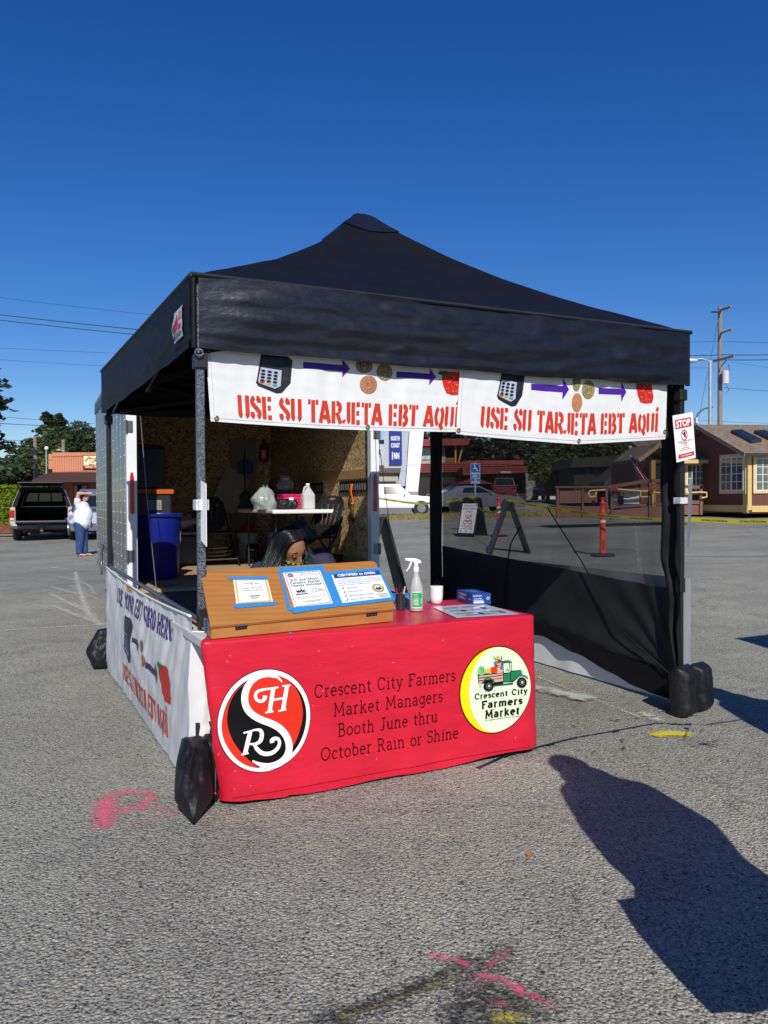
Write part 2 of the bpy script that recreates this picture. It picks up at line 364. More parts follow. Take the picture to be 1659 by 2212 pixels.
def _sten():
    G = {}
    G['U'] = (0.6, [[(0.11, 1), (0.11, 0.24)] + arc(0.24, 0.2, 0.13, 0.12, 180, 255, 4), arc(0.36, 0.2, 0.13, 0.12, 285, 360, 4) + [(0.49, 1)]])
    G['S'] = (0.56, [[(0.46, 0.72)] + arc(0.3, 0.8, 0.17, 0.13, 10, 80, 4), arc(0.25, 0.74, 0.15, 0.19, 100, 200, 6) + [(0.24, 0.53), (0.36, 0.42)] + arc(0.32, 0.24, 0.15, 0.17, 20, -75, 6), arc(0.24, 0.2, 0.15, 0.13, 255, 180, 4) + [(0.09, 0.3)]])
    G['E'] = (0.55, [[(0.11, 0), (0.11, 1)], [(0.29, 0.91), (0.5, 0.91)], [(0.29, 0.51), (0.46, 0.51)], [(0.29, 0.09), (0.5, 0.09)]])
    G['T'] = (0.56, [[(0.28, 0), (0.28, 1)], [(0.0, 0.91), (0.14, 0.91)], [(0.42, 0.91), (0.56, 0.91)]])
    G['A'] = (0.64, [[(0.07, 0), (0.22, 0.66), (0.29, 1)], [(0.57, 0), (0.35, 1)], [(0.24, 0.27), (0.42, 0.27)]])
    G['R'] = (0.6, [[(0.11, 0), (0.11, 1)], [(0.27, 0.92)] + arc(0.32, 0.72, 0.17, 0.2, 80, -60, 8), [(0.31, 0.5), (0.51, 0)]])
    G['J'] = (0.44, [[(0.33, 1), (0.33, 0.22)] + arc(0.24, 0.2, 0.1, 0.12, 0, -75, 4), arc(0.16, 0.2, 0.12, 0.12, 255, 190, 3)])
    G['B'] = (0.6, [[(0.11, 0), (0.11, 1)], [(0.27, 0.92)] + arc(0.32, 0.74, 0.15, 0.18, 80, -70, 7), [(0.27, 0.5)] + arc(0.34, 0.27, 0.17, 0.2, 70, -85, 8) + [(0.27, 0.08)]])
    G['Q'] = (0.64, [arc(0.28, 0.5, 0.18, 0.42, 105, 255, 10), arc(0.36, 0.5, 0.18, 0.42, 75, -75, 10), [(0.34, 0.16), (0.56, -0.12)]])
    G['I'] = (0.28, [[(0.14, 0), (0.14, 1)]])
    G['\u00cd'] = (0.28, [[(0.14, 0), (0.14, 1)], [(0.1, 1.1), (0.22, 1.3)]])
    G['Y'] = (0.6, [[(0.06, 1), (0.28, 0.5), (0.28, 0)], [(0.54, 1), (0.36, 0.58)]])
    G['O'] = (0.62, [arc(0.27, 0.5, 0.18, 0.42, 105, 255, 10), arc(0.35, 0.5, 0.18, 0.42, 75, -75, 10)])
    G['C'] = (0.56, [arc(0.29, 0.5, 0.19, 0.42, 100, 260, 10), arc(0.33, 0.68, 0.14, 0.24, 75, 5, 4), arc(0.33, 0.32, 0.14, 0.24, -75, -5, 4)])
    G['D'] = (0.62, [[(0.11, 0), (0.11, 1)], [(0.27, 0.92)] + arc(0.32, 0.5, 0.2, 0.42, 80, -80, 10) + [(0.27, 0.08)]])
    G['H'] = (0.62, [[(0.11, 0), (0.11, 1)], [(0.5, 0), (0.5, 1)], [(0.22, 0.5), (0.39, 0.5)]])
    G[' '] = (0.26, [])
    return G
STEN = _sten()
def strokes(mb, mp, font, s, x0, x1, y0, h, w, gap=0.08, d=0.25):
    tot = sum(font[c][0] for c in s) + gap * (len(s) - 1); k = (x1 - x0) / tot; x = 0.0
    for c in s:
        adv, ls = font[c]
        for l in ls:
            ribbon(mb, lambda a, b: mp(x0 + (x + a) * k, y0 + b * h), l, w, d)
        x += adv + gap
# ------------------------------------------------------------ ground
def asphalt_mat():
    m = bpy.data.materials.new('asphalt'); m.use_nodes = True; t = m.node_tree; L = t.links.new
    b = t.nodes['Principled BSDF']; b.inputs['Roughness'].default_value = 0.85; b.inputs['Specular IOR Level'].default_value = 0.25
    tc = nd(t, 'ShaderNodeTexCoord'); P = tc.outputs['Object']
    def ramp(src, st):
        r = nd(t, 'ShaderNodeValToRGB'); e = r.color_ramp.elements
        e[0].position, e[0].color = st[0][0], (*st[0][1], 1); e[1].position, e[1].color = st[-1][0], (*st[-1][1], 1)
        for p, c in st[1:-1]: q = e.new(p); q.color = (*c, 1)
        L(src, r.inputs[0]); return r.outputs[0]
    def mixc(f, a, c, ty='MIX'):
        x = nd(t, 'ShaderNodeMix', data_type='RGBA', blend_type=ty)
        if isinstance(f, float): x.inputs[0].default_value = f
        else: L(f, x.inputs[0])
        L(a, x.inputs[6]); L(c, x.inputs[7]); return x.outputs[2]
    wn = nd(t, 'ShaderNodeTexNoise', Scale=45.0, Detail=2.0); L(P, wn.inputs['Vector'])
    wm = nd(t, 'ShaderNodeMixRGB', blend_type='LINEAR_LIGHT'); wm.inputs[0].default_value = 0.008; L(P, wm.inputs[1]); L(wn.outputs[1], wm.inputs[2])
    v1 = nd(t, 'ShaderNodeTexVoronoi', Scale=80.0, Randomness=1.0); L(wm.outputs[0], v1.inputs['Vector'])
    v2 = nd(t, 'ShaderNodeTexVoronoi', Scale=185.0, Randomness=1.0); L(wm.outputs[0], v2.inputs['Vector'])
    s1 = nd(t, 'ShaderNodeSeparateColor'); L(v1.outputs['Color'], s1.inputs[0])
    s2 = nd(t, 'ShaderNodeSeparateColor'); L(v2.outputs['Color'], s2.inputs[0])
    big = ramp(s1.outputs[0], [(0.0, (0.012, 0.013, 0.016)), (0.075, (0.05, 0.05, 0.05)), (0.17, (0.165, 0.163, 0.152)), (0.45, (0.21, 0.205, 0.188)), (0.8, (0.25, 0.238, 0.208)), (0.95, (0.32, 0.26, 0.18)), (1.0, (0.40, 0.385, 0.345))])
    small = ramp(s2.outputs[1], [(0.0, (0.015, 0.015, 0.018)), (0.08, (0.07, 0.07, 0.068)), (0.3, (0.155, 0.153, 0.143)), (0.75, (0.22, 0.215, 0.195)), (1.0, (0.33, 0.315, 0.285))])
    edge = ramp(v1.outputs['Distance'], [(0.2, (0, 0, 0)), (0.6, (1, 1, 1))])
    c = mixc(edge, big, small)
    n1 = nd(t, 'ShaderNodeTexNoise', Scale=0.35, Detail=6.0, Roughness=0.65); L(P, n1.inputs['Vector'])
    pat = ramp(n1.outputs[0], [(0.3, (0.98, 0.98, 0.95)), (0.44, (1.4, 1.41, 1.32)), (0.55, (1.64, 1.65, 1.52)), (0.72, (2.02, 2.0, 1.8))])
    c = mixc(1.0, c, pat, 'MULTIPLY')
    n3 = nd(t, 'ShaderNodeTexNoise', Scale=3.0, Detail=5.0, Roughness=0.7); L(P, n3.inputs['Vector'])
    pat3 = ramp(n3.outputs[0], [(0.3, (0.88, 0.88, 0.89)), (0.7, (1.1, 1.09, 1.07))])
    c = mixc(1.0, c, pat3, 'MULTIPLY')
    # fine cracks
    v3 = nd(t, 'ShaderNodeTexVoronoi', Scale=0.5, Randomness=1.0, feature='DISTANCE_TO_EDGE')
    wn2 = nd(t, 'ShaderNodeTexNoise', Scale=1.6, Detail=8.0, Roughness=0.7); L(P, wn2.inputs['Vector'])
    wm2 = nd(t, 'ShaderNodeMixRGB', blend_type='LINEAR_LIGHT'); wm2.inputs[0].default_value = 0.35; L(P, wm2.inputs[1]); L(wn2.outputs[1], wm2.inputs[2]); L(wm2.outputs[0], v3.inputs['Vector'])
    cr = ramp(v3.outputs['Distance'], [(0.0, (0.45, 0.44, 0.42)), (0.005, (1, 1, 1))])
    gate = ramp(n1.outputs[0], [(0.45, (0, 0, 0)), (0.55, (1, 1, 1))])
    one = nd(t, 'ShaderNodeRGB'); one.outputs[0].default_value = (1, 1, 1, 1)
    c = mixc(1.0, c, mixc(gate, one.outputs[0], cr), 'MULTIPLY')
    L(c, b.inputs['Base Color'])
    bp = nd(t, 'ShaderNodeBump', Strength=0.9, Distance=0.008); bp.invert = True
    hm = nd(t, 'ShaderNodeMath', operation='MULTIPLY'); hm.inputs[1].default_value = 1.0; L(v1.outputs['Distance'], hm.inputs[0])
    ha = nd(t, 'ShaderNodeMath', operation='ADD'); L(hm.outputs[0], ha.inputs[0])
    pit = ramp(s1.outputs[2], [(0.1, (1, 1, 1)), (0.16, (0, 0, 0))]); L(pit, ha.inputs[1])
    L(ha.outputs[0], bp.inputs['Height']); L(bp.outputs[0], b.inputs['Normal'])
    return m
ASPH = asphalt_mat()
g = MB()
xs = [-900, -500, -250, -120, -70, -40] + [x for x in range(-30, 41, 2)] + [50, 80, 130, 250, 500, 900]
ys = [-60, -20, -6] + [y for y in range(-4, 86, 2)] + [95, 120, 180, 300, 600, 1500]
g.add([(x, y, zg(x, y)) for y in ys for x in xs], [(j * len(xs) + i, j * len(xs) + i + 1, (j + 1) * len(xs) + i + 1, (j + 1) * len(xs) + i) for j in range(len(ys) - 1) for i in range(len(xs) - 1)])
solo('ground', 'grey weathered asphalt of the parking lot', 'ground', g, ASPH, kind='structure', smooth=180)

def paint_mat(name, col, scale=60.0, soft=0.0):
    m = bpy.data.materials.new(name); m.use_nodes = True; t = m.node_tree; L = t.links.new
    b = t.nodes['Principled BSDF']; b.inputs['Base Color'].default_value = (*srgb(col), 1); b.inputs['Roughness'].default_value = 0.9
    at_ = nd(t, 'ShaderNodeAttribute', attribute_name='a'); tc = nd(t, 'ShaderNodeTexCoord')
    v = nd(t, 'ShaderNodeTexVoronoi', Scale=scale * 1.6); L(tc.outputs['Object'], v.inputs['Vector'])
    n = nd(t, 'ShaderNodeTexNoise', Scale=scale * 0.35, Detail=4.0, Roughness=0.7); L(tc.outputs['Object'], n.inputs['Vector'])
    s = nd(t, 'ShaderNodeSeparateColor'); L(v.outputs['Color'], s.inputs[0])
    ad = nd(t, 'ShaderNodeMath', operation='MULTIPLY_ADD'); ad.inputs[1].default_value = 0.6; L(s.outputs[0], ad.inputs[0]); L(n.outputs[0], ad.inputs[2])
    su = nd(t, 'ShaderNodeMath', operation='SUBTRACT'); L(at_.outputs['Fac'], su.inputs[0]); L(ad.outputs[0], su.inputs[1])
    mr = nd(t, 'ShaderNodeMapRange'); mr.inputs[1].default_value = -0.22 - soft; mr.inputs[2].default_value = 0.26 + soft * 1.6; mr.inputs[4].default_value = 0.92; L(su.outputs[0], mr.inputs[0])
    tp = nd(t, 'ShaderNodeBsdfTransparent'); mx = nd(t, 'ShaderNodeMixShader'); L(mr.outputs[0], mx.inputs[0]); L(tp.outputs[0], mx.inputs[1]); L(b.outputs[0], mx.inputs[2])
    L(mx.outputs[0], t.nodes['Material Output'].inputs[0]); return m
LIFT = [0.004]
def marking(name, label, mat, strips):
    kf = {CHK: 1.5, BLK: 1.35, WHT: 1.35, DRK: 1.6, MOS: 1.3}.get(mat, 1.2)            # strips: (list of picture points, width in metres, strength)
    mb = MB(); al = []
    for pts, w, a in strips:
        P = []
        for q in pts:
            r = ray(*q); z = 0.0
            for _ in range(12):
                p = C0 + r * ((z - CH) / r.z); z = zg(p.x, p.y)
            P.append(p)
        Q = [P[0]]
        for a_, b_ in zip(P, P[1:]):
            n = max(1, int((b_ - a_).length / 0.08)); n = min(n, 40)
            Q += [a_.lerp(b_, i / n) for i in range(1, n + 1)]
        k = len(Q); vs = []
        for i, p in enumerate(Q):
            d = (Q[min(k - 1, i + 1)] - Q[max(0, i - 1)]); d.z = 0; d.normalize(); nrm = Vector((-d.y, d.x, 0))
            e = min(1, i / 2, (k - 1 - i) / 2) if k > 4 else 1
            for t_, f in ((-1, 0.0), (-0.45, 0.85), (0, 1.0), (0.45, 0.85), (1, 0.0)):
                q = p + nrm * (t_ * w / 2); vs.append((q.x, q.y, zg(q.x, q.y) + LIFT[0])); al.append(f * a * 0.62 * kf * (0.3 + 0.7 * e))
        LIFT[0] += 0.0002
        mb.add(vs, [(5 * i + j, 5 * i + j + 1, 5 * i + j + 6, 5 * i + j + 5) for i in range(k - 1) for j in range(4)])
        o = solo(name, label, 'marking', mb, mat, kind='structure', recalc=False)
    at_ = o.data.attributes.new('a', 'FLOAT', 'POINT'); at_.data.foreach_set('value', al)
def spray(name, label, mat, strips, res):           # one sheet, its strength falling off round the strokes like sprayed or rubbed paint
    segs = []
    for pts, w, a in strips:
        P = []
        for q in pts:
            r = ray(*q); z = 0.0
            for _ in range(8): p = C0 + r * ((z - CH) / r.z); z = zg(p.x, p.y)
            P.append(p)
        segs += [(p.x, p.y, q.x, q.y, w, a) for p, q in zip(P, P[1:])]
    W = max(s_[4] for s_ in segs); x0 = min(min(s_[0], s_[2]) for s_ in segs) - W; x1 = max(max(s_[0], s_[2]) for s_ in segs) + W; y0 = min(min(s_[1], s_[3]) for s_ in segs) - W; y1 = max(max(s_[1], s_[3]) for s_ in segs) + W
    nx, ny = int((x1 - x0) / res) + 1, int((y1 - y0) / res) + 1; X, Y = np.meshgrid(x0 + np.arange(nx) * res, y0 + np.arange(ny) * res); A = np.zeros_like(X)
    for ax, ay, bx, by, w, a in segs:
        l2 = (bx - ax) ** 2 + (by - ay) ** 2 or 1e-9; t = np.clip(((X - ax) * (bx - ax) + (Y - ay) * (by - ay)) / l2, 0, 1)
        d = np.hypot(X - ax - t * (bx - ax), Y - ay - t * (by - ay)) / (w * 0.62); A = np.maximum(A, a * np.clip(1.1 - d, 0, 1) ** 0.9 * (0.62 if mat is PK else 0.95))
    mb = MB(); mb.v = [(float(X[j, i]), float(Y[j, i]), zg(float(X[j, i]), float(Y[j, i])) + LIFT[0]) for j in range(ny) for i in range(nx)]; LIFT[0] += 0.001
    mb.f = [(j * nx + i, j * nx + i + 1, (j + 1) * nx + i + 1, (j + 1) * nx + i) for j in range(ny - 1) for i in range(nx - 1) if A[j:j + 2, i:i + 2].max() > 0.02]; mb.m = [0] * len(mb.f)
    o = solo(name, label, 'marking', mb, mat, kind='structure', recalc=False); o.data.attributes.new('a', 'FLOAT', 'POINT').data.foreach_set('value', A.ravel().astype(np.float32))
PK = paint_mat('pink_spray', 'F06A88', 60.0, 0.16); CHK = paint_mat('white_chalk', 'D2CFC4', 45.0, 0.1); YEL = paint_mat('yellow_spray', 'D9C832', 60.0, 0.1); BLK = paint_mat('black_spray', '1C1D20', 60.0, 0.22); DRK = paint_mat('crack_fill', '33322E', 30.0); MOS = paint_mat('moss', '6F6328', 40.0)
WHT = paint_mat('white_line_paint', 'B8BAB4', 12.0)
spray('pavement_marking', 'pink sprayed letter on the asphalt left of the table', PK, [
    ([(226, 1784), (222, 1750), (232, 1722), (268, 1712), (318, 1714), (328, 1726), (300, 1745), (225, 1758)], 0.10, 1.35),
    ([(224, 1782), (228, 1735)], 0.13, 1.7), ([(250, 1755), (330, 1748), (378, 1752)], 0.12, 0.9), ([(236, 1789), (300, 1780), (350, 1767), (375, 1755)], 0.08, 0.8), ([(224, 1790), (262, 1787)], 0.07, 0.9)], 0.012)
spray('pavement_marking', 'black sprayed patch over old paint at the bottom edge', BLK, [
    ([(700, 2212), (820, 2170), (930, 2124), (1010, 2080)], 0.11, 1.0), ([(760, 2200), (900, 2140), (1060, 2076)], 0.16, 0.75), ([(985, 2212), (1010, 2165), (1060, 2130)], 0.16, 0.95), ([(1000, 2190), (1080, 2160), (1120, 2172)], 0.24, 1.0), ([(1010, 2120), (1060, 2090), (1090, 2062)], 0.16, 0.8), ([(1040, 2212), (1110, 2200)], 0.2, 0.9)], 0.012)
spray('pavement_marking', 'pink sprayed cross at the bottom edge', PK, [
    ([(935, 2066), (985, 2078), (1010, 2088)], 0.05, 1.25), ([(1040, 2112), (1085, 2120), (1130, 2148), (1183, 2177)], 0.05, 1.4), ([(1060, 2090), (1092, 2062)], 0.05, 1.0), ([(1020, 2135), (1075, 2115)], 0.05, 0.8), ([(1070, 2172), (1092, 2172)], 0.05, 1.0)], 0.012)
spray('pavement_marking', 'faded yellow stroke under the black spray', YEL, [([(740, 2202), (850, 2168), (975, 2118)], 0.03, 0.5), ([(1080, 2203), (1125, 2203)], 0.06, 0.9)], 0.012)
spray('pavement_marking', 'yellow sprayed spot right of the table', YEL, [([(1424, 1589), (1448, 1586), (1472, 1588)], 0.13, 1.6)], 0.012)
spray('pavement_marking', 'white chalk lines fanning out left of the tent', CHK, [
    ([(163, 1236), (166, 1252), (172, 1275), (182, 1305), (190, 1325), (215, 1350)], 0.13, 1.05),
    ([(0, 1364), (68, 1359), (222, 1351)], 0.07, 1.15), ([(108, 1283), (150, 1305), (180, 1318), (205, 1335)], 0.10, 1.0),
    ([(110, 1268), (150, 1280), (190, 1290)], 0.10, 0.95), ([(120, 1245), (170, 1255), (196, 1268), (204, 1285)], 0.10, 0.9),
    ([(115, 1310), (165, 1330), (222, 1350)], 0.12, 1.0), ([(108, 1300), (130, 1304)], 0.4, 0.6), ([(150, 1265), (210, 1295)], 0.09, 0.85), ([(150, 1300), (205, 1330)], 0.12, 0.75)], 0.03)
spray('pavement_marking', 'small pink spray above the chalk lines', PK, [([(148, 1239), (172, 1236)], 0.2, 0.55)], 0.03)
marking('pavement_marking', 'yellow and white spot by the parked pickup', YEL, [([(101, 1228), (112, 1227)], 0.16, 1.3), ([(0, 1235), (38, 1233)], 0.1, 0.6), ([(44, 1233), (80, 1231)], 0.07, 0.5)])
marking('pavement_marking', 'white worn line beside the chalk', CHK, [([(110, 1227), (123, 1228)], 0.16, 1.3)])
spray('pavement_marking', 'worn white bay line running past the table to the right leg', CHK, [([(1165, 1466), (1220, 1488), (1300, 1520), (1390, 1556)], 0.035, 0.8), ([(1392, 1545), (1420, 1558)], 0.1, 1.1), ([(1390, 1520), (1440, 1545), (1520, 1548)], 0.05, 0.6)], 0.012)
marking('crack', 'dark cracks in the asphalt', DRK, [
    ([(1030, 1665), (1080, 1642), (1160, 1618), (1240, 1598), (1330, 1582), (1420, 1565), (1530, 1568), (1659, 1550)], 0.035, 0.8), ([(1330, 1582), (1350, 1610), (1345, 1640)], 0.03, 0.7), ([(1180, 1612), (1290, 1630)], 0.03, 0.7),
    ([(1490, 1560), (1480, 1600), (1659, 1640)], 0.03, 0.7), ([(1440, 1562), (1500, 1580), (1600, 1590)], 0.03, 0.8), ([(1180, 1560), (1250, 1575), (1330, 1582)], 0.03, 0.7), ([(1270, 1545), (1330, 1560), (1400, 1552), (1480, 1560)], 0.05, 0.8), ([(1420, 1600), (1480, 1620), (1560, 1602), (1640, 1612)], 0.03, 0.7), ([(1230, 1640), (1350, 1650), (1500, 1690), (1640, 1700)], 0.025, 0.6), ([(0, 1475), (90, 1452), (200, 1430)], 0.03, 0.6), ([(320, 2010), (420, 1990), (520, 2000), (640, 1985)], 0.012, 0.5), ([(930, 1800), (1010, 1790), (1080, 1760)], 0.015, 0.5), ([(28, 1209), (90, 1205)], 0.07, 0.9), ([(160, 1224), (265, 1219)], 0.07, 0.8), ([(1210, 1880), (1245, 1945), (1262, 2000)], 0.01, 0.8), ([(700, 1670), (800, 1650), (900, 1645)], 0.04, 0.5)])
marking('moss', 'moss along old cracks left of the tent', MOS, [([(65, 1356), (110, 1352), (150, 1350), (215, 1346)], 0.06, 0.75), ([(30, 1420), (60, 1408), (100, 1400)], 0.06, 0.9), ([(60, 1407), (200, 1372)], 0.04, 0.5), ([(100, 1460), (170, 1440)], 0.03, 0.6)])
marking('pavement_marking', 'white bay lines across the far lot', WHT, [
    ([(1050, 1131), (1240, 1131)], 0.12, 1.0), ([(820, 1124), (905, 1121)], 0.12, 0.9), ([(818, 1131), (1000, 1144)], 0.12, 0.9), ([(905, 1121), (960, 1137)], 0.1, 0.7),
    ([(1166, 1118), (1440, 1122)], 0.12, 1.0), ([(1240, 1131), (1270, 1120)], 0.15, 1.0), ([(1370, 1124), (1400, 1118)], 0.15, 0.9), ([(1135, 1138), (1250, 1140)], 0.12, 0.6)])
marking('pavement_marking', 'long white edge lines on the road', WHT, [([(1090, 1096.5), (1300, 1097.5)], 0.25, 1.4), ([(1085, 1090), (1220, 1090.5)], 0.2, 1.2)])
marking('crack', 'dark tar lines across the far lot', DRK, [([(820, 1136), (900, 1138), (960, 1148)], 0.1, 1.0), ([(1152, 1151), (1330, 1152), (1659, 1149)], 0.09, 0.9), ([(1480, 1141), (1659, 1141)], 0.09, 0.8), ([(1180, 1180), (1440, 1172)], 0.07, 0.7), ([(1480, 1256), (1600, 1253)], 0.1, 0.7), ([(1485, 1164), (1659, 1158)], 0.08, 0.8)])
marking('moss', 'dry weeds in the lot behind the tent', MOS, [([(1090, 1172), (1150, 1178)], 0.25, 0.6), ([(1160, 1184), (1180, 1185)], 0.2, 0.8), ([(1305, 1190), (1350, 1187)], 0.3, 0.85), ([(1375, 1201), (1400, 1200)], 0.2, 0.7), ([(820, 1148), (880, 1146)], 0.2, 0.5), ([(1020, 1120), (1150, 1117)], 0.5, 0.6)])
# ------------------------------------------------------------ tent
def N(x, y, z=0.0): return noise.noise(Vector((x, y, z)))
FAB = M('black_canopy_fabric', (0.008, 0.009, 0.015), 0.36, var=0.25, vs=9, bump=0.32, bs=9, spec=0.5, stretch=(1, 1, 2.2))
FABR = M('black_roof_fabric', (0.0045, 0.0045, 0.0075), 0.6, var=0.2, vs=5, bump=0.14, bs=12, spec=0.22)
BLKM = M('black_metal', (0.012, 0.012, 0.014), 0.35, var=0.2, vs=12)
BLKP = M('black_plastic', (0.012, 0.012, 0.013), 0.45, var=0.2, vs=15)
SEAM = M('black_webbing', (0.016, 0.016, 0.02), 0.6, var=0.2, vs=60)
CHRM = M('bright_metal', (0.55, 0.55, 0.56), 0.25, 1.0, var=0.1)
GREYM = M('grey_metal', (0.2, 0.2, 0.21), 0.35, 0.8, var=0.1)
def hammer_mat():
    m = bpy.data.materials.new('hammered_leg_paint'); m.use_nodes = True; t = m.node_tree; L = t.links.new; b = t.nodes['Principled BSDF']
    tc = nd(t, 'ShaderNodeTexCoord'); n = nd(t, 'ShaderNodeTexNoise', Scale=240.0, Detail=1.5); L(tc.outputs['Object'], n.inputs['Vector'])
    r = nd(t, 'ShaderNodeValToRGB'); r.color_ramp.elements[0].position = 0.47; r.color_ramp.elements[1].position = 0.53
    r.color_ramp.elements[0].color = (0.014, 0.015, 0.018, 1); r.color_ramp.elements[1].color = (0.19, 0.205, 0.23, 1)
    L(n.outputs[0], r.inputs[0]); L(r.outputs[0], b.inputs['Base Color']); b.inputs['Roughness'].default_value = 0.4; b.inputs['Metallic'].default_value = 0.2
    return m
HAMM = hammer_mat()
S, ZE, ZP, ZV = 3.05, 2.352, 3.345, 2.02
HIPK = [0, 0.05, 0.09, 0.16, 0.23, 0.3, 0.37, 0.44, 0.51, 0.58, 0.65, 0.72, 0.79, 0.86, 0.93, 1.0]; HIPZ = [3.345, 3.30, 3.24, 3.145, 3.055, 2.967, 2.892, 2.82, 2.75, 2.687, 2.627, 2.57, 2.516, 2.462, 2.408, 2.352]
def roofz(u, v):                       # u,v in -1..1
    r = max(abs(u), abs(v)); m = min(abs(u), abs(v)) / max(r, 1e-6)
    z = float(np.interp(r, HIPK, HIPZ)) - 0.05 * (1 - m * m) * 4 * r * (1 - r)       # panels sag between the hips
    z += 0.006 * N(u * 7, v * 7, r * 5)
    return min(z, ZP - 0.012)
def valance(side, sag=0.012):
    def f(t, v):
        # t along side, v from eave to hem
        w = 0.014 * N(t * 3, v * 3.2, side * 9.1) + 0.026 * N(t * 2.0 + v * 1.2, v * 4.5, side * 3.3) * (0.4 + v) + 0.014 * N(t * 11 + v * 6, v * 4, side) * (0.2 + t) + 0.008 * abs(N(t * 24 - v * 9, v * 9 + t * 6, side)) * (0.3 + t)
        w += 0.02 * sin(v * pi) * (0.6 + 0.5 * N(t * 1.5, 0, side))
        q = 1.0 - abs(N(t * 5 + v * 3.0, v * 3 - t * 4, side + 2)) * 5
        w += 0.016 * max(0, q) * (0.3 + 0.7 * t)
        w *= min(1, 12 * min(t, 1 - t) + 0.15) * (0.35 if side == 3 else 1)
        hem = ZV + (-sag * sin(pi * t) - 0.004 * sin(t * 23)) * 1.0
        if side == 1: hem += 0.02
        z = ZE + (hem - ZE) * v
        d = 0.012 + w + 0.004 * (v > 0.87) - 0.006 * (abs(v - 0.87) < 0.025)
        a = t * S
        return [(a, -0.02 - d, z), (S + 0.02 + d, a, z), (S - a, S + 0.02 + d, z), (-0.02 - d, S - a, z)][side]
    return f
def make_tent(label, fr, full=True, name='canopy_tent', group=None):
    t = thing(name, label, 'canopy tent', fr, (0, 0, 0), group)
    r = MB(); E_ = S / 2 + 0.02
    for sd in range(4):
        def gore(t, q, sd=sd):
            e = 2 * t - 1; k = 1 - q * 0.999; u, v = [(e, -1), (1, e), (-e, 1), (-1, -e)][sd]; u, v = u * k, v * k
            return (S / 2 + E_ * u, S / 2 + E_ * v, roofz(u, v))
        r.grid(gore, 48, 28)
    part('canopy_roof', r, FABR, t, smooth=50, merge=0.002)
    c = MB()
    for sd in range(4):
        def capg(t, q, sd=sd):
            e = 2 * t - 1; k = 0.135 * (1 - q * 0.999); u, v = [(e, -1), (1, e), (-e, 1), (-1, -e)][sd]; u, v = u * k, v * k
            return (S / 2 + E_ * u, S / 2 + E_ * v, roofz(u, v) + 0.010 + 0.003 * N(u * 60, v * 60, 4))
        c.grid(capg, 14, 8)
    part('peak_patch', c, FAB, t, smooth=50, merge=0.001)
    for sd in range(4):
        v = MB(); v.grid(valance(sd), 120, 22)
        part('valance', v, FAB if sd == 0 else FABR, t, smooth=180)
    # ridge binding along the eave and the four corner bindings
    e = MB(); q = [(-0.03, -0.03), (S + 0.03, -0.03), (S + 0.03, S + 0.03), (-0.03, S + 0.03)]
    for i in range(4):
        a, b = q[i], q[(i + 1) % 4]
        e.tube([(a[0], a[1], ZE), (b[0], b[1], ZE)], 0.012, 6)
    part('eave_binding', e, SEAM, t, smooth=60)
    for a, b in q:
        e = MB(); e.tube([(a * 0.99 + 0.01, b * 0.99 + 0.01, ZE + 0.004), (a * 0.99 + 0.01, b * 0.99 + 0.01, ZV)], 0.014, 8); part('corner_binding', e, FABR, t, smooth=60)
    for i, (a, b) in enumerate([(0.015, 0.015), (S - 0.015, 0.015), (S - 0.015, S - 0.015), (0.015, S - 0.015)]):
        l = MB(); l.box(a - 0.018, a + 0.018, b - 0.018, b + 0.018, 0.74, ZE - 0.03)
        lp_ = part('leg', l, HAMM if (full and i == 0) else BLKM, t, bevel=0.005)
        l = MB(); l.box(a - 0.014, a + 0.014, b - 0.014, b + 0.014, 0.012, 0.76); part('inner_leg', l, BLKM, lp_, bevel=0.004)
        l = MB(); l.box(a - 0.021, a + 0.021, b - 0.021, b + 0.021, 0.73, 0.82); part('leg_sleeve', l, BLKP, lp_, bevel=0.004)
        l = MB(); l.box(a - 0.045, a + 0.045, b - 0.045, b + 0.045, 0.0, 0.014); part('foot_plate', l, BLKM, lp_, bevel=0.003)
        l = MB(); l.box(a - 0.03, a + 0.03, b - 0.03, b + 0.03, 1.93, 2.0); part('slider', l, BLKP, lp_, bevel=0.005)
    # scissor trusses under the eave and to the centre
    tr = MB(); zt, zb = 2.30, 2.02
    for sd in range(4):
        for k in range(2):
            a0, a1 = k * S / 2, (k + 1) * S / 2
            for (p, zp_), (q_, zq) in (((a0, zt), (a1, zb)), ((a0, zb), (a1, zt))):
                def PT(d, z): return [(d, 0.05, z), (S - 0.05, d, z), (S - d, S - 0.05, z), (0.05, S - d, z)][sd]
                P, Q = PT(max(0.03, min(S - 0.03, p)), zp_), PT(max(0.03, min(S - 0.03, q_)), zq)
                off = 0.012 if zp_ > zq else -0.012
                n_ = [(0, off, 0), (off, 0, 0)][sd % 2]
                tr.bar(Vector(P) + Vector(n_), Vector(Q) + Vector(n_), 0.014, 0.028)
    part('truss', tr, BLKM, t)
    tr = MB()
    for sd in range(4):
        m = [(S / 2, 0.05), (S - 0.05, S / 2), (S / 2, S - 0.05), (0.05, S / 2)][sd]
        tr.bar((m[0], m[1], 2.28), (S / 2, S / 2, 2.42), 0.014, 0.026); tr.bar((m[0], m[1], 2.04), (S / 2, S / 2, 2.72), 0.014, 0.026)
    tr.tube([(S / 2, S / 2, 2.36), (S / 2, S / 2, ZP - 0.06)], 0.022, 10)
    part('centre_pole', tr, BLKM, t, smooth=60)
    return t
TENT = make_tent('black pop-up canopy with a banner-hung front, standing over the red table', TF)
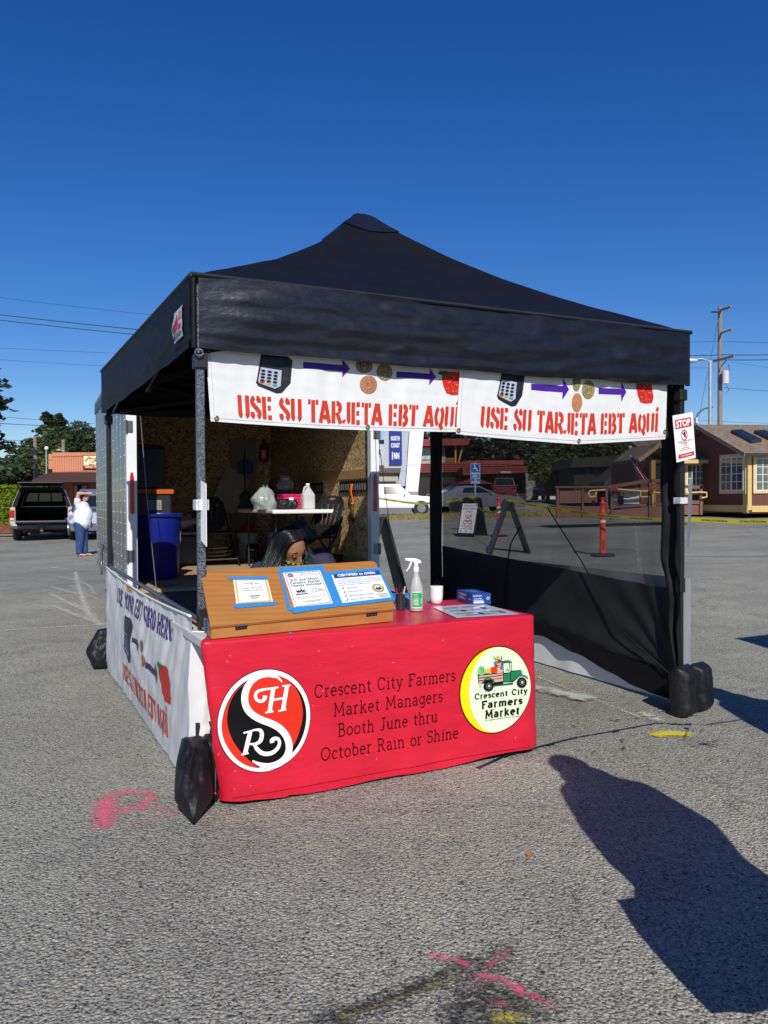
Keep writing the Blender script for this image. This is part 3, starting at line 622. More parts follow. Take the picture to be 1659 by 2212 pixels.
# maker's patch on the left valance
def mpatch(u, v):
    b = 0.285 - 0.18 * u; z = 2.095 + 0.145 * v + 0.005 * (u - 0.5)
    p = Vector(valance(3)((S - b) / S, (ZE - z) / (ZE - ZV))); return p + Vector((-0.007, 0, 0))
pm = MB(); shape(pm, mpatch, [(0, 0), (1, 0), (1, 1), (0, 1)], 0.12); pt = part('maker_patch', pm, ink('C9CBD2'), TENT, recalc=False)
def mup(mp, n): return lambda u, v: mp(u, v) + n
pm = MB(); q = mup(mpatch, Vector((-0.002, 0, 0)))
shape(pm, q, [(0.1, 0.28), (0.62, 0.3), (0.68, 0.55), (0.55, 0.85)], 0.1); shape(pm, q, [(0.66, 0.28), (0.92, 0.3), (0.9, 0.45), (0.72, 0.45)], 0.1); part('red_emblem', pm, ink('C2202A'), pt, recalc=False)
pm = MB()
for k in range(3): ribbon(pm, q, [(0.7, 0.62 + 0.09 * k), (0.95, 0.62 + 0.09 * k)], 0.05, 0.1)
part('emblem_stripes', pm, ink('D7803A'), pt, recalc=False)
pm = MB(); sans(pm, q, 'ABCCANOPY', 0.06, 0.94, 0.06, 0.22, 0.02)
for k in range(3): shape(pm, q, [(0.12 + 0.12 * k, 0.28), (0.2 + 0.12 * k, 0.28), (0.2 + 0.12 * k, 0.5 + 0.06 * k), (0.12 + 0.12 * k, 0.48 + 0.06 * k)])
part('patch_lettering', pm, ink('15151A'), pt, recalc=False)
# corner ring, velcro tabs
pm = MB(); pm.tube([(0.0 + 0.018 * cos(a), -0.034, 2.0 + 0.016 * sin(a)) for a in [i * 2 * pi / 12 for i in range(13)]], 0.004, 6, caps=False); part('corner_ring', pm, CHRM, TENT, smooth=60)

# ------------------------------------------------------------ banners
VINYL = M('white_vinyl', (0.80, 0.80, 0.79), 0.38, var=0.03, vs=3, spec=0.4, transl=0.14)
VEDGE = M('white_vinyl_hem', (0.76, 0.76, 0.74), 0.45, var=0.04, vs=12, spec=0.4)
BRASS = M('brass', (0.45, 0.30, 0.10), 0.3, 1.0, var=0.15)
ORG_RED, PURP = ink('C03A26'), ink('4A2391')
def card_reader(mp, k):        # picture of a card reader in unit square u right, v up; k lifts mp
    A, B, Cc, D_, E_ = MB(), MB(), MB(), MB(), MB()
    m1, m2, m3 = k(1), k(2), k(3)
    shape(A, m1, [(0.16, 1.0), (0.86, 1.0), (1.0, 0.9), (0.93, 0.3), (0.7, 0.03), (0.55, 0.0), (0.06, 0.16), (0.0, 0.24), (0.08, 0.6)], 0.1)
    shape(B, m2, [(0.19, 0.95), (0.78, 0.97), (0.72, 0.72), (0.17, 0.7)], 0.15)
    shape(Cc, m2, [(0.14, 0.66), (0.7, 0.62), (0.66, 0.2), (0.5, 0.12), (0.08, 0.24), (0.05, 0.3)], 0.15)
    for r in range(4):
        for c in range(3):
            x, y = 0.2 + c * 0.17 - r * 0.012, 0.57 - r * 0.085 - c * 0.012
            ellipse(D_, m3, x, y, 0.062, 0.032, 10)
    return A, B, Cc, D_
def strawberry(mp, x0, x1, y0, y1, cut=1.0):
    A, B, Cc = MB(), MB(), MB()
    P = lambda u, v: (x0 + (x1 - x0) * u, y0 + (y1 - y0) * v)
    shape(A, mp(1), [P(*q) for q in [(0.22, 0.95), (0.6, 1.0), (0.85, 0.98), (0.9, 0.7), (1.0, 0.25), (0.94, 0.04), (0.6, 0.0), (0.36, 0.06), (0.2, 0.35), (0.1, 0.7)]], 0.02)
    shape(B, mp(2), [P(*q) for q in [(0.0, 0.98), (0.3, 1.0), (0.42, 0.92), (0.26, 0.86), (0.16, 0.66), (0.12, 0.82), (-0.1, 0.86)]], 0.02)
    rn = random.Random(3)
    for _ in range(26):
        u, v = rn.uniform(0.25, 0.85), rn.uniform(0.1, 0.85); ellipse(Cc, mp(2), *P(u, v), (x1 - x0) * 0.014, (y1 - y0) * 0.018, 6)
    return A, B, Cc
def arrow(mb, mp, x0, x1, y, w, h, hl):
    shape(mb, mp, [(x0, y - w / 2), (x1 - hl, y - w / 2), (x1 - hl, y - h / 2), (x1, y), (x1 - hl, y + h / 2), (x1 - hl, y + w / 2), (x0, y + w / 2)], 0.02)
def coin(mp, cx, cy, rx, ry, col, parent, uc=1.0):
    A, B = MB(), MB(); ellipse(A, mp(1), cx, cy, rx, ry, 20)
    ribbon(B, mp(2), arc(cx, cy, rx * 0.93, ry * 0.93, 0, 360, 20), 0.002); ribbon(B, mp(2), arc(cx, cy, rx * 0.5, ry * 0.5, 0, 360, 16), 0.004)
    for k in range(14):
        a = k * 360 / 14; ribbon(B, mp(2), [(cx + rx * 0.62 * cos(radians(a)), cy + ry * 0.62 * sin(radians(a))), (cx + rx * 0.82 * cos(radians(a)), cy + ry * 0.82 * sin(radians(a)))], rx * 0.16)
    sans(B, mp(2), '$1', cx - rx * 0.3, cx + rx * 0.3, cy - ry * 0.22, cy + ry * 0.24, 0.02)
    c = part('coin_picture', A, ink('A5896B'), parent, recalc=False); part('coin_lettering', B, ink(col), c, recalc=False)
def banner(label, cs, seed, lay, btm):
    TL, TR, BR_, BL_ = [Vector(c) for c in cs]
    def base(u, v, off=0.0):
        p = BL_.lerp(BR_, u).lerp(TL.lerp(TR, u), v)
        p.z += btm(u) * (1 - v)
        w = 0.006 * N(u * 9, v * 1.2, seed) + 0.005 * N(u * 22, v * 2, seed + 5) * (0.4 + v) + 0.0025 * N(u * 14 + v * 9, v * 12, seed + 9)
        w += lay.get('fold', lambda u, v: 0)(u, v)
        p.y += w - off; return p
    k = lambda i: (lambda u, v: base(u, v, 0.0022 * i))
    t = thing('hanging_banner', label, 'banner', TF, (TL.x, TL.y, 0), None)
    b = MB(); b.grid(lambda u, v: base(u, v), 110, 24)
    sh = part('vinyl_sheet', b, VINYL, t, smooth=180)
    h = MB(); ribbon(h, k(1), [(0.0, 0.045), (1.0, 0.045)], 0.006, 0.02); ribbon(h, k(1), [(0.014, 0), (0.014, 1)], 0.0022, 0.05)
    part('hem_stitching', h, ink('B9BBBE'), sh, recalc=False)
    x = MB(); strokes(x, k(1), STEN, 'USE SU TARJETA EBT AQU\u00cd', lay['t0'], lay['t1'], lay['ty'], lay['th'], 0.215, 0.05)
    part('red_lettering', x, ORG_RED, t, recalc=False)
    x = MB()
    for a in lay['arrows']: arrow(x, k(1), *a)
    part('purple_arrow', x, PURP, t, recalc=False)
    rx0, rx1, ry0, ry1 = lay['reader']
    def kk(i): return lambda u, v: base(rx0 + (rx1 - rx0) * u, ry0 + (ry1 - ry0) * v, 0.0022 * i)
    A, B, Cc, D_ = card_reader(None, kk)
    rd = part('card_reader_picture', A, ink('23252B'), t, recalc=False); part('screen_picture', B, ink('24333A'), rd, recalc=False); part('keypad_picture', Cc, ink('A9AEC0'), rd, recalc=False); part('key_picture', D_, ink('1C1D28'), rd, recalc=False)
    for col, x_ in (('B5282A', 0.16), ('C9A020', 0.33), ('25A078', 0.5)):
        q = MB(); ellipse(q, kk(3), x_, 0.27 - (x_ - 0.16) * 0.18, 0.07, 0.03, 10); part('key_picture', q, ink(col), rd, recalc=False)
    sx = lay['straw']
    A, B, Cc = strawberry(k, *sx); st = part('strawberry_picture', A, ink('C22A22'), t, recalc=False); part('strawberry_leaf_picture', B, ink('2E5A2A'), st, recalc=False); part('strawberry_seed_picture', Cc, ink('E0B070'), st, recalc=False)
    for c in lay['coins']: coin(k, *c, t)
    g_ = MB()
    for u, v in lay['grom']:
        p = base(u, v, 0.004)
        g_.lathe([(0.006, 0), (0.011, 0), (0.012, 0.003), (0.008, 0.004), (0.006, 0.002)], p, 12, Matrix.Rotation(pi / 2, 3, 'X'), caps=False)
    part('grommet', g_, BRASS, t, smooth=60)
    return t
pbq = lambda x, y, b=0.035: TF.pb(x, y, b)
def up(c, dz): return Vector((c.x, c.y, c.z + dz))
cs = [up(pbq(443, 758), 0.03), up(pbq(1000, 790), 0.0), pbq(989, 933), pbq(455, 910)]
banner('white vinyl banner hanging from the front truss next to the left leg, red lettering', cs, 2.0, dict(
    t0=0.10, t1=1.0, ty=0.075, th=0.30, reader=(0.17, 0.305, 0.43, 0.93), arrows=[(0.345, 0.525, 0.83, 0.085, 0.24, 0.03), (0.715, 0.885, 0.80, 0.085, 0.24, 0.03)],
    straw=(0.9, 1.0, 0.55, 0.9), coins=[(0.6, 0.63, 0.035, 0.13, 'B8552A'), (0.665, 0.82, 0.034, 0.12, '4A7038'), (0.58, 0.88, 0.033, 0.1, '35402E')],
    grom=[(0.02, 0.045), (0.6, 0.045)]), lambda u: -0.012 * sin(pi * u))
cs = [up(pbq(993, 790, 0.025), 0.02), up(pbq(1440, 820, 0.025), 0.02), pbq(1437, 945, 0.025), pbq(985, 937, 0.025)]
banner('creased white vinyl banner sagging from the front truss next to the right leg', cs, 7.0, dict(
    t0=0.10, t1=0.955, ty=0.125, th=0.29, reader=(0.165, 0.285, 0.44, 0.98), arrows=[(0.315, 0.495, 0.73, 0.085, 0.29, 0.03), (0.64, 0.785, 0.73, 0.085, 0.29, 0.026)],
    straw=(0.82, 0.925, 0.56, 0.93), coins=[(0.535, 0.56, 0.024, 0.13, 'D0702A'), (0.588, 0.74, 0.032, 0.13, '4E7A3C'), (0.53, 0.83, 0.018, 0.12, '4E7A3C')],
    grom=[(0.008, 0.05), (0.55, 0.045), (0.992, 0.12)], fold=lambda u, v: 0.016 * abs((u - 0.53)) * -1.0 * v + 0.006 * sin(u * 19) * v), lambda u: -0.048 * (1 - abs(u - 0.54) / 0.54) ** 0.8 if abs(u - 0.54) < 0.54 else 0.0)

# side banner along the left, wrapped round the front leg
LB0 = 2.865
def lbase(b, z, off=0.0):              # b along the side, z height
    t = b / LB0
    w = 0.025 * sin(pi * min(1, max(0, z / 0.8))) * sin(pi * t) + 0.012 * N(b * 9 + z * 4, z * 1.6, 3.0) * (0.35 + z) + 0.010 * N(b * 3 - z * 5, z * 3, 8.0) + 0.006 * N(b * 22 + z * 12, z * 3, 5)
    w += 0.05 * (1 - z / 0.8) * max(0, 0.6 - t)
    top = 0.79 + 0.025 * t - 0.02 * sin(pi * t)
    return Vector((-0.035 - w - off, b, z))
def ltop(b): return 0.787 + 0.03 * (b / LB0) - 0.035 * sin(pi * b / LB0)
lb = thing('side_banner', 'wrinkled white vinyl banner tied low along the left side of the tent', 'banner', TF, (-0.04, 1.4, 0))
x = MB(); x.grid(lambda u, v: lbase(LB0 * u + 0.0, 0.012 + (ltop(LB0 * u) - 0.012) * v) , 130, 30)
sh = part('vinyl_sheet', x, VINYL, lb, smooth=180)
def fold(u, v):
    z = 0.02 + 0.70 * v; w = 0.085 * sm(0, 0.5, v) ** 0.7
    return lbase(0.0, z).lerp(Vector((-0.035 + w, -0.035, z)), u) + Vector((0, -0.02 * sin(u * pi) + 0.008 * N(u * 3, v * 14, 2) * u, 0))
x = MB(); x.grid(fold, 12, 40); part('folded_edge', x, VINYL, sh, smooth=180)
x = MB(); x.tube([(-0.04, b, ltop(b)) for b in [LB0 * i / 30 for i in range(31)]], 0.006, 6); part('top_hem', x, VEDGE, sh, smooth=180)
lk = lambda i: (lambda s, z: lbase(LB0 - s, z, 0.002 * i))     # s runs from the back leg to the front leg
x = MB(); strokes(x, lk(1), STEN, 'USE YOUR EBT CARD HERE', LB0 - 2.2, LB0 - 0.40, 0.605, 0.11, 0.2); part('purple_lettering', x, ink('3A2275'), lb, recalc=False)
x = MB(); strokes(x, lk(1), STEN, 'USE SU TARJETA EBT AQU\u00cd', LB0 - 1.98, LB0 - 0.46, 0.105, 0.125, 0.2); part('red_lettering', x, ORG_RED, lb, recalc=False)
def lkk(i): return lambda u, v: lbase(1.86 - 0.34 * u, 0.28 + 0.29 * v, 0.002 * i)
A, B, Cc, D_ = card_reader(None, lkk)
rd = part('card_reader_picture', A, ink('23252B'), lb, recalc=False); part('screen_picture', B, ink('24333A'), rd, recalc=False); part('keypad_picture', Cc, ink('6E7FA8'), rd, recalc=False); part('key_picture', D_, ink('1C1D28'), rd, recalc=False)
x = MB(); arrow(x, lk(1), LB0 - 1.48, LB0 - 1.26, 0.46, 0.03, 0.1, 0.05); arrow(x, lk(1), LB0 - 1.02, LB0 - 0.70, 0.385, 0.035, 0.13, 0.06); part('purple_arrow', x, ink('3A2B4E'), lb, recalc=False)
A, B, Cc = strawberry(lk, LB0 - 0.66, LB0 - 0.36, 0.29, 0.47); st = part('strawberry_picture', A, ink('C22A22'), lb, recalc=False); part('strawberry_leaf_picture', B, ink('3A6A30'), st, recalc=False)
coin(lk, LB0 - 1.16, 0.47, 0.05, 0.035, '4A7038', lb); coin(lk, LB0 - 1.08, 0.40, 0.05, 0.035, 'B8552A', lb)
x = MB(); shape(x, lk(1), [(LB0 - 1.86, 0.765), (LB0 - 1.62, 0.765), (LB0 - 1.62, 0.735), (LB0 - 1.86, 0.725)], 0.04); part('orange_label', x, ink('C98A45'), lb, recalc=False)
# rail the banner hangs on
x = MB(); x.tube([(0.015, 0.04, 0.76), (0.015, 2.98, 0.80)], 0.013, 8); solo('banner_rail', 'grey metal rail carrying the low left banner between two legs', 'rail', x, GREYM, TF, (0.015, 0.04, 0), smooth=60)

# ------------------------------------------------------------ right sidewall
def mesh_mat():
    m = bpy.data.materials.new('mosquito_mesh'); m.use_nodes = True; t = m.node_tree; L = t.links.new; b = t.nodes['Principled BSDF']
    b.inputs['Base Color'].default_value = (0.02, 0.02, 0.022, 1); b.inputs['Roughness'].default_value = 0.6
    tc = nd(t, 'ShaderNodeTexCoord'); n = nd(t, 'ShaderNodeTexNoise', Scale=4.0, Detail=3.0); mp = nd(t, 'ShaderNodeMapping'); mp.inputs['Scale'].default_value = (1, 1, 0.3)
    L(tc.outputs['Object'], mp.inputs[0]); L(mp.outputs[0], n.inputs['Vector'])
    mr = nd(t, 'ShaderNodeMapRange'); mr.inputs[1].default_value = 0.3; mr.inputs[2].default_value = 0.7; mr.inputs[3].default_value = 0.60; mr.inputs[4].default_value = 0.70; L(n.outputs[0], mr.inputs[0])
    tp = nd(t, 'ShaderNodeBsdfTransparent'); mx = nd(t, 'ShaderNodeMixShader'); L(mr.outputs[0], mx.inputs[0]); L(tp.outputs[0], mx.inputs[1]); L(b.outputs[0], mx.inputs[2])
    L(mx.outputs[0], t.nodes['Material Output'].inputs[0]); return m
MESHM = mesh_mat()
SWF = M('black_sidewall_fabric', (0.030, 0.030, 0.034), 0.5, var=0.2, vs=4, spec=0.4, transl=0.35)
SWD = M('black_sidewall_hem', (0.006, 0.006, 0.008), 0.6, var=0.2, vs=6, spec=0.2)
AX = S + 0.01
sw = thing('mesh_sidewall', 'black sidewall with a see-through mesh window on the right of the tent', 'sidewall', TF, (AX, 1.5, 0))
def ztop(b): return 0.735 + 0.048 * b            # bottom of the window
def zseam(b): return 0.20 + 0.13 * sm(0.1, 1.4, b)
def zbot(b): return 0.03 + 0.21 * sm(0.1, 1.6, b)
def swx(b, z):
    d = sqrt((b - 0.1) ** 2 + (z - 0.22) ** 2); an = atan2(z - 0.22, b - 0.1)
    return AX + 0.012 * N(b * 3, z * 3, 1.0) - 0.010 * sin(an * 17) * max(0, 1 - d / 1.3) * min(1, d * 4) + 0.02 * N(b * 5, z * 9, 6) * max(0, 1 - z / 0.6)
x = MB(); x.grid(lambda u, v: (AX + 0.004 * N(u * 4, v * 3, 4), 0.13 + 2.87 * u, ztop(0.13 + 2.87 * u) + (2.10 - ztop(0.13 + 2.87 * u)) * v), 20, 10); part('mesh_window', x, MESHM, sw, smooth=180)
x = MB(); x.grid(lambda u, v: (swx(0.06 + 2.95 * u, zseam(0.06 + 2.95 * u) + (ztop(0.06 + 2.95 * u) - zseam(0.06 + 2.95 * u)) * v), 0.06 + 2.95 * u, zseam(0.06 + 2.95 * u) + (ztop(0.06 + 2.95 * u) - zseam(0.06 + 2.95 * u)) * v), 110, 34); part('lower_panel', x, SWF, sw, smooth=180)
x = MB(); x.grid(lambda u, v: (AX - 0.012 + 0.02 * N(u * 12, v * 2, 3), 0.05 + 2.96 * u, zbot(0.05 + 2.96 * u) + 0.012 * N(u * 18, 0, 2) + (zseam(0.05 + 2.96 * u) + 0.01 - zbot(0.05 + 2.96 * u)) * v), 80, 8); part('lower_hem', x, SWD, sw, smooth=180)
def bord(u, v):
    z = 0.16 + 1.9 * v; pinch = sm(0.0, 0.42, v)
    b = 0.0 + (0.04 + 0.125 * pinch) * u
    return (AX - 0.03 - 0.02 * sin(u * 9 + N(0, v * 5, 0) * 3) + 0.012 * N(u * 4, v * 9, 2), b, z)
x = MB(); x.grid(bord, 24, 60); part('front_border', x, SWD, sw, smooth=180)
def gath(c, z0, z1, r0):
    y = MB()
    def f(u, v):
        a = 2 * pi * u; z = z0 + (z1 - z0) * v; r = r0 * (1 + 0.22 * N(cos(a) * 1.5, sin(a) * 1.5, z * 2.2) + 0.12 * sin(a * 5 + z * 2)) * (1.0 + 0.5 * max(0, 0.35 - z))
        return (c[0] + r * cos(a), c[1] + r * sin(a), z)
    y.grid(f, 26, 50, wrap=True); return y
part('gathered_end', gath((S - 0.05, S - 0.02), 0.10, 2.05, 0.055), SWD, sw, smooth=180)
x = MB()
for b0, z0, b1, z1 in ((0.16, 0.745, 1.02, 1.62), (0.1, 0.3, 0.95, 0.78)): pass
x.tube([(AX - 0.02, 1.95, 0.40), (AX - 0.02, 1.93, 0.7), (AX - 0.02, 1.86, 0.95), (AX - 0.02, 1.72, 1.10)], 0.006, 6); x.tube([(AX - 0.03, 1.35, 1.25), (AX - 0.03, 0.95, 0.86), (AX - 0.03, 0.55, 0.42), (AX - 0.03, 0.1, 0.2)], 0.005, 6)
part('tie_cord', x, SWD, sw, smooth=180)
# white banner tied outside the right side
x = MB(); x.grid(lambda u, v: (S + 0.035 + 0.012 * N(u * 14, v * 2, 5), -0.02 + 2.95 * u, 0.015 + 0.80 * v), 90, 12)
rb = thing('side_banner', 'plain white vinyl banner tied low outside the right side of the tent', 'banner', TF, (S + 0.08, 1.5, 0)); part('vinyl_sheet', x, VINYL, rb, smooth=180)

# ------------------------------------------------------------ sandbags
BAG = M('black_bag_nylon', (0.006, 0.006, 0.0075), 0.55, var=0.25, vs=20, bump=0.35, bs=22, spec=0.4)
def pillow(mb, c, X, Y, Z, seed=0.0, pin=0.25, n=22, rough=0.12, tip=0.0, bx=2.3):
    c, X, Y, Z = Vector(c), Vector(X), Vector(Y), Vector(Z)
    for sgn in (1, -1):
        def f(u, v):
            s, t = 2 * u - 1, 2 * v - 1
            th = (max(0, 1 - abs(s) ** bx) ** 0.6) * (max(0, 1 - abs(t) ** (bx * 1.1)) ** 0.6)
            k = 1 - pin * (t * t) * abs(s) * 0.6
            ss = s * (1 - tip * max(0, (-t - 0.45) / 0.55)) * (1 - pin * 0.5 * sm(0.3, 1, t))
            w = rough * N(s * 2.2, t * 2.2, seed + sgn) - rough * 1.1 * abs(N(s * 3 + t, t * 3 - s, seed + sgn * 3)) + 0.1 * rough
            return c + X * ss * k + Y * t + Z * sgn * th * (1 + w * 1.8) + Z * 0.25 * w * th
        mb.grid(f, n, n)
    return mb
def sandbag(label, pouches, fr=TF, org=(0, 0, 0), strap=None):
    t = thing('sandbag', label, 'sandbag', fr, org, 'black sandbags weighing down the tent legs')
    for i, a in enumerate(pouches):
        part('pouch', pillow(MB(), *a[:4], seed=i * 5.3 + org[0], **(a[4] if len(a) > 4 else {})), BAG, t, smooth=180, merge=0.0005)
    if strap: part('strap', strap, SEAM, t, smooth=60)
    return t
st = MB(); st.box(-0.03, 0.05, -0.035, -0.03, 0.10, 0.3); st.tube([(0.045, -0.03, 0.34), (0.06, -0.04, 0.42), (0.05, -0.03, 0.48), (0.035, -0.02, 0.40)], 0.006, 6)
sandbag('slumped black twin-pouch sandbag at the foot of the front left leg', [
    ((-0.085, -0.24, 0.12), (0.082, -0.01, -0.004), (0.06, 0.235, 0.105), (-0.012, -0.045, 0.075), dict(tip=0.95, rough=0.2)),
    ((-0.005, -0.12, 0.115), (0.05, -0.02, 0.0), (0.01, 0.12, 0.125), (0.01, -0.045, 0.05), dict(tip=0.4, rough=0.2))], TF, (-0.03, -0.1, 0), st)
sandbag('black sandbag lying half hidden behind the low left banner', [((-0.04, 3.0, 0.16), (0.02, 0.05, 0.15), (0.13, -0.04, 0.02), (0.02, -0.06, 0.02), dict(tip=0.9, pin=0.1, rough=0.35))], TF, (-0.05, 3.0, 0))
sandbag('upright black twin-pouch sandbag at the foot of the right front leg', [
    ((2.925, -0.115, 0.145), (0.08, 0.03, 0), (0.0, 0.01, 0.155), (-0.03, 0.06, 0.0), dict(pin=0.0, rough=0.09, bx=6.0)),
    ((3.095, -0.075, 0.145), (0.08, 0.03, 0), (-0.01, 0.0, 0.15), (-0.03, 0.065, 0.0), dict(pin=0.0, rough=0.09, bx=6.0))], TF, (S, -0.08, 0))
sandbag('black sandbag hanging on the back right leg', [((S - 0.06, 2.95, 0.30), (0.10, 0.03, 0), (0.0, 0.0, 0.3), (-0.03, 0.06, 0.0), dict(pin=0.9))], TF, (S - 0.06, 2.95, 0))

# ------------------------------------------------------------ signs on the legs
def quad_map(P, nrm, off=0.0):
    a, b, c, d = [Vector(p) for p in P]   # bottom-left, bottom-right, top-right, top-left
    return lambda u, v: a.lerp(b, u).lerp(d.lerp(c, u), v) + nrm * off
PAPER = M('white_paper', (0.82, 0.82, 0.82), 0.6, var=0.02, vs=8)
def sheet(mb, P, nrm, th=0.0012):
    nrm = Vector(nrm)
    P = [Vector(p) for p in P]; mb.add(P + [p - nrm * th for p in P], [(0, 1, 2, 3), (7, 6, 5, 4), (0, 4, 5, 1), (1, 5, 6, 2), (2, 6, 7, 3), (3, 7, 4, 0)])
NF = Vector((0, -1, 0))
P = [TF.pb(1462, 999, -0.05), TF.pb(1503, 988, -0.05), TF.pb(1496, 890, -0.05), TF.pb(1453, 898, -0.05)]
ss = thing('stop_sign', 'white paper reading STOP with a red header, taped to the right front leg', 'sign', TF, (S, -0.05, 0))
x = MB(); sheet(x, P, NF, 0.003); part('sheet', x, PAPER, ss)
k = lambda i: quad_map(P, NF, 0.0012 * i)
x = MB(); shape(x, k(1), [(0.08, 0.70), (0.9, 0.70), (0.88, 0.90), (0.08, 0.90)]); shape(x, k(1), [(0.1, 0.06), (0.93, 0.06), (0.92, 0.15), (0.1, 0.15)]); ribbon(x, k(1), arc(0.49, 0.54, 0.155, 0.105, 0, 360, 24), 0.028); ribbon(x, k(2), [(0.38, 0.61), (0.6, 0.47)], 0.025)
for i, (s, w) in enumerate([('PLEASE DO NOT ENTER', 0.74), ('FEVER', 0.2), ('COUGH', 0.22), ('SORE THROAT', 0.4), ('SHORTNESS OF BREATH', 0.6)]):
    y = 0.395 - (0.02 if i else 0) - i * 0.04; sans(x, k(1), s, 0.5 - w / 2, 0.5 + w / 2, y, y + (0.03 if i == 0 else 0.024), 0.012)
part('red_print', x, ink('C03236'), ss, recalc=False)
x = MB(); sans(x, k(2), 'STOP', 0.13, 0.83, 0.725, 0.875, 0.03); sans(x, k(2), 'COVID-19 PREVENTION', 0.22, 0.8, 0.09, 0.122, 0.015); part('white_lettering', x, ink('F4F4F4'), ss, recalc=False)
x = MB(); ellipse(x, k(1), 0.52, 0.53, 0.05, 0.045, 10)
for i, a in enumerate((125, 105, 88, 70, 35)): ribbon(x, k(1), [(0.52, 0.53), (0.52 + 0.1 * cos(radians(a)), 0.53 + 0.085 * sin(radians(a)))], 0.02)
sans(x, k(1), 'If you experience:', 0.3, 0.7, 0.362, 0.39, 0.01); part('black_hand', x, ink('1A1A1C'), ss, recalc=False)
def tape_band(label, c, z0, z1, r=0.031, col='C9CACB'):
    x = MB(); x.box(c[0] - r, c[0] + r, c[1] - r, c[1] + r, z0, z1); return x
P2 = [TF.pb(1480, 1180, -0.0), TF.pb(1488, 1178, 0.05), TF.pb(1496, 1020, 0.05), TF.pb(1488, 1018, 0)]
x = MB(); sheet(x, [TF.pb(1484, 1182, 0.0), TF.pb(1489, 1180, 0.06), TF.pb(1497, 1036, 0.06), TF.pb(1489, 1034, 0.0)], Vector((1, 0, 0)), 0.002)
lp_ = thing('paper_notice', 'clear-sleeved notice seen edge-on, taped to the right front leg', 'notice', TF, (S + 0.04, 0.03, 0)); part('sheet', x, M('plastic_sleeve', (0.15, 0.19, 0.25), 0.2, var=0.1), lp_)
x = tape_band('', (S - 0.015, 0.015), 1.285, 1.325); part('tape', x, M('printed_white_tape', (0.62, 0.62, 0.64), 0.4, var=0.5, vs=90), lp_, bevel=0.003)
x = MB(); sheet(x, [TF.pb(428.5, 1160, 0.03), TF.pb(447, 1181, -0.06), TF.pb(446, 1045, -0.06), TF.pb(428.5, 1035, 0.03)], Vector((1, 0, 0)), 0.003)
lp_ = thing('paper_notice', 'white notice seen edge-on, taped to the speckled front left leg', 'notice', TF, (0.03, 0.0, 0)); part('sheet', x, PAPER, lp_)
x = tape_band('', (0.015, 0.015), 1.275, 1.325); part('tape', x, MATS['printed_white_tape'], lp_, bevel=0.003)

# ------------------------------------------------------------ red table
CL = M('red_vinyl_cloth', (0.60, 0.012, 0.034), 0.33, var=0.10, vs=3.5, bump=0.22, bs=9, spec=0.5, stretch=(1, 1, 2.5))
TX0, TX1, TY0, TY1, TZ = -0.075, 1.66, -0.335, 0.44, 0.722
ct = thing('cloth_covered_table', 'long table under a red vinyl cloth printed with the market name and two round emblems', 'table', TF, (0.78, 0.05, 0))
x = MB(); x.box(TX0 + 0.03, TX1 - 0.03, TY0 + 0.03, TY1 - 0.03, TZ - 0.05, TZ - 0.006); part('tabletop', x, M('table_plastic', (0.6, 0.6, 0.58), 0.5), ct, bevel=0.006)
for sx in (TX0 + 0.18, TX1 - 0.18):
    for sy in (TY0 + 0.12, TY1 - 0.12):
        x = MB(); x.tube([(sx, sy, 0), (sx, sy, TZ - 0.05)], 0.014, 8); part('leg', x, GREYM, ct, smooth=60)
def cw(a, z): 
    k = (TZ - z) / TZ
    return 0.014 * k * sin(a * 3.1 + 0.5) + 0.010 * N(a * 2.2, z * 1.5, 3.3) * (0.2 + k) + 0.007 * N(a * 3.4 + z * 6, z * 4 - a * 3, 7) * (0.25 + k) + 0.010 * k + 0.006 * N(a * 9, z * 2.0, 2) * k
def csurf(u, v):      # u round the edge (from back left, along left, front, right, back), v hem to top edge
    r = 0.045; 
    z = 0.02 + (TZ - 0.02) * v
    k = 1 - v
    x0, x1 = TX0 + 0.07 * k, TX1 + 0.055 * k
    L1, L2 = TY1 - TY0, x1 - x0; tot = 2 * L1 + 2 * L2; s = u * tot
    rr = r * (0.5 + 2.2 * k)
    if s < L1: p, n = Vector((x0, TY1 - s, 0)), Vector((-1, 0, 0)); e = L1 - s
    elif s < L1 + L2: p, n = Vector((x0 + s - L1, TY0, 0)), Vector((0, -1, 0)); e = min(s - L1, L1 + L2 - s)
    elif s < 2 * L1 + L2: p, n = Vector((x1, TY0 + s - L1 - L2, 0)), Vector((1, 0, 0)); e = s - L1 - L2
    else: p, n = Vector((x1 - (s - 2 * L1 - L2), TY1, 0)), Vector((0, 1, 0)); e = 1
    # rounded corners
    for cx, sx in ((x0, 1), (x1, -1)):
        if abs(p.x - cx) < rr and abs(p.y - TY0) < rr:
            o = Vector((cx + sx * rr, TY0 + rr, 0)); d = (p - o); m = max(abs(d.x), abs(d.y)); d.normalize(); p = o + d * rr; n = d
    if n.y < -0.5: w = cw(p.x, z)
    else: w = 0.012 * k * sin(s * 14) + 0.008 * N(s * 3, z * 2, 1)
    p = p + n * (w if n.y < -0.5 else w * min(1, e * 6))
    rt = 0.012                                   # rolled top edge
    if z > TZ - rt:
        q = (z - (TZ - rt)) / rt; p = p - n * (rt * (1 - sqrt(max(0, 1 - q * q)))); z = TZ - rt + rt * q
    hem = (0.010 * sin(s * 3.0) + 0.006 * sin(s * 9)) * k
    p.x += 0.125 * sm(TY0, -0.06, p.y) * (1 - (p.x - x0) / (x1 - x0))
    if p.x < x0 + 0.3: hem += -0.008 * k
    p.z = max(0.008, z + hem); return p
nv = 44; vv = [i / 40 * (1 - 0.014 / TZ) for i in range(41)] + [1 - 0.008 / TZ, 1 - 0.004 / TZ, 1 - 0.001 / TZ, 1.0]
x = MB(); nu = 220
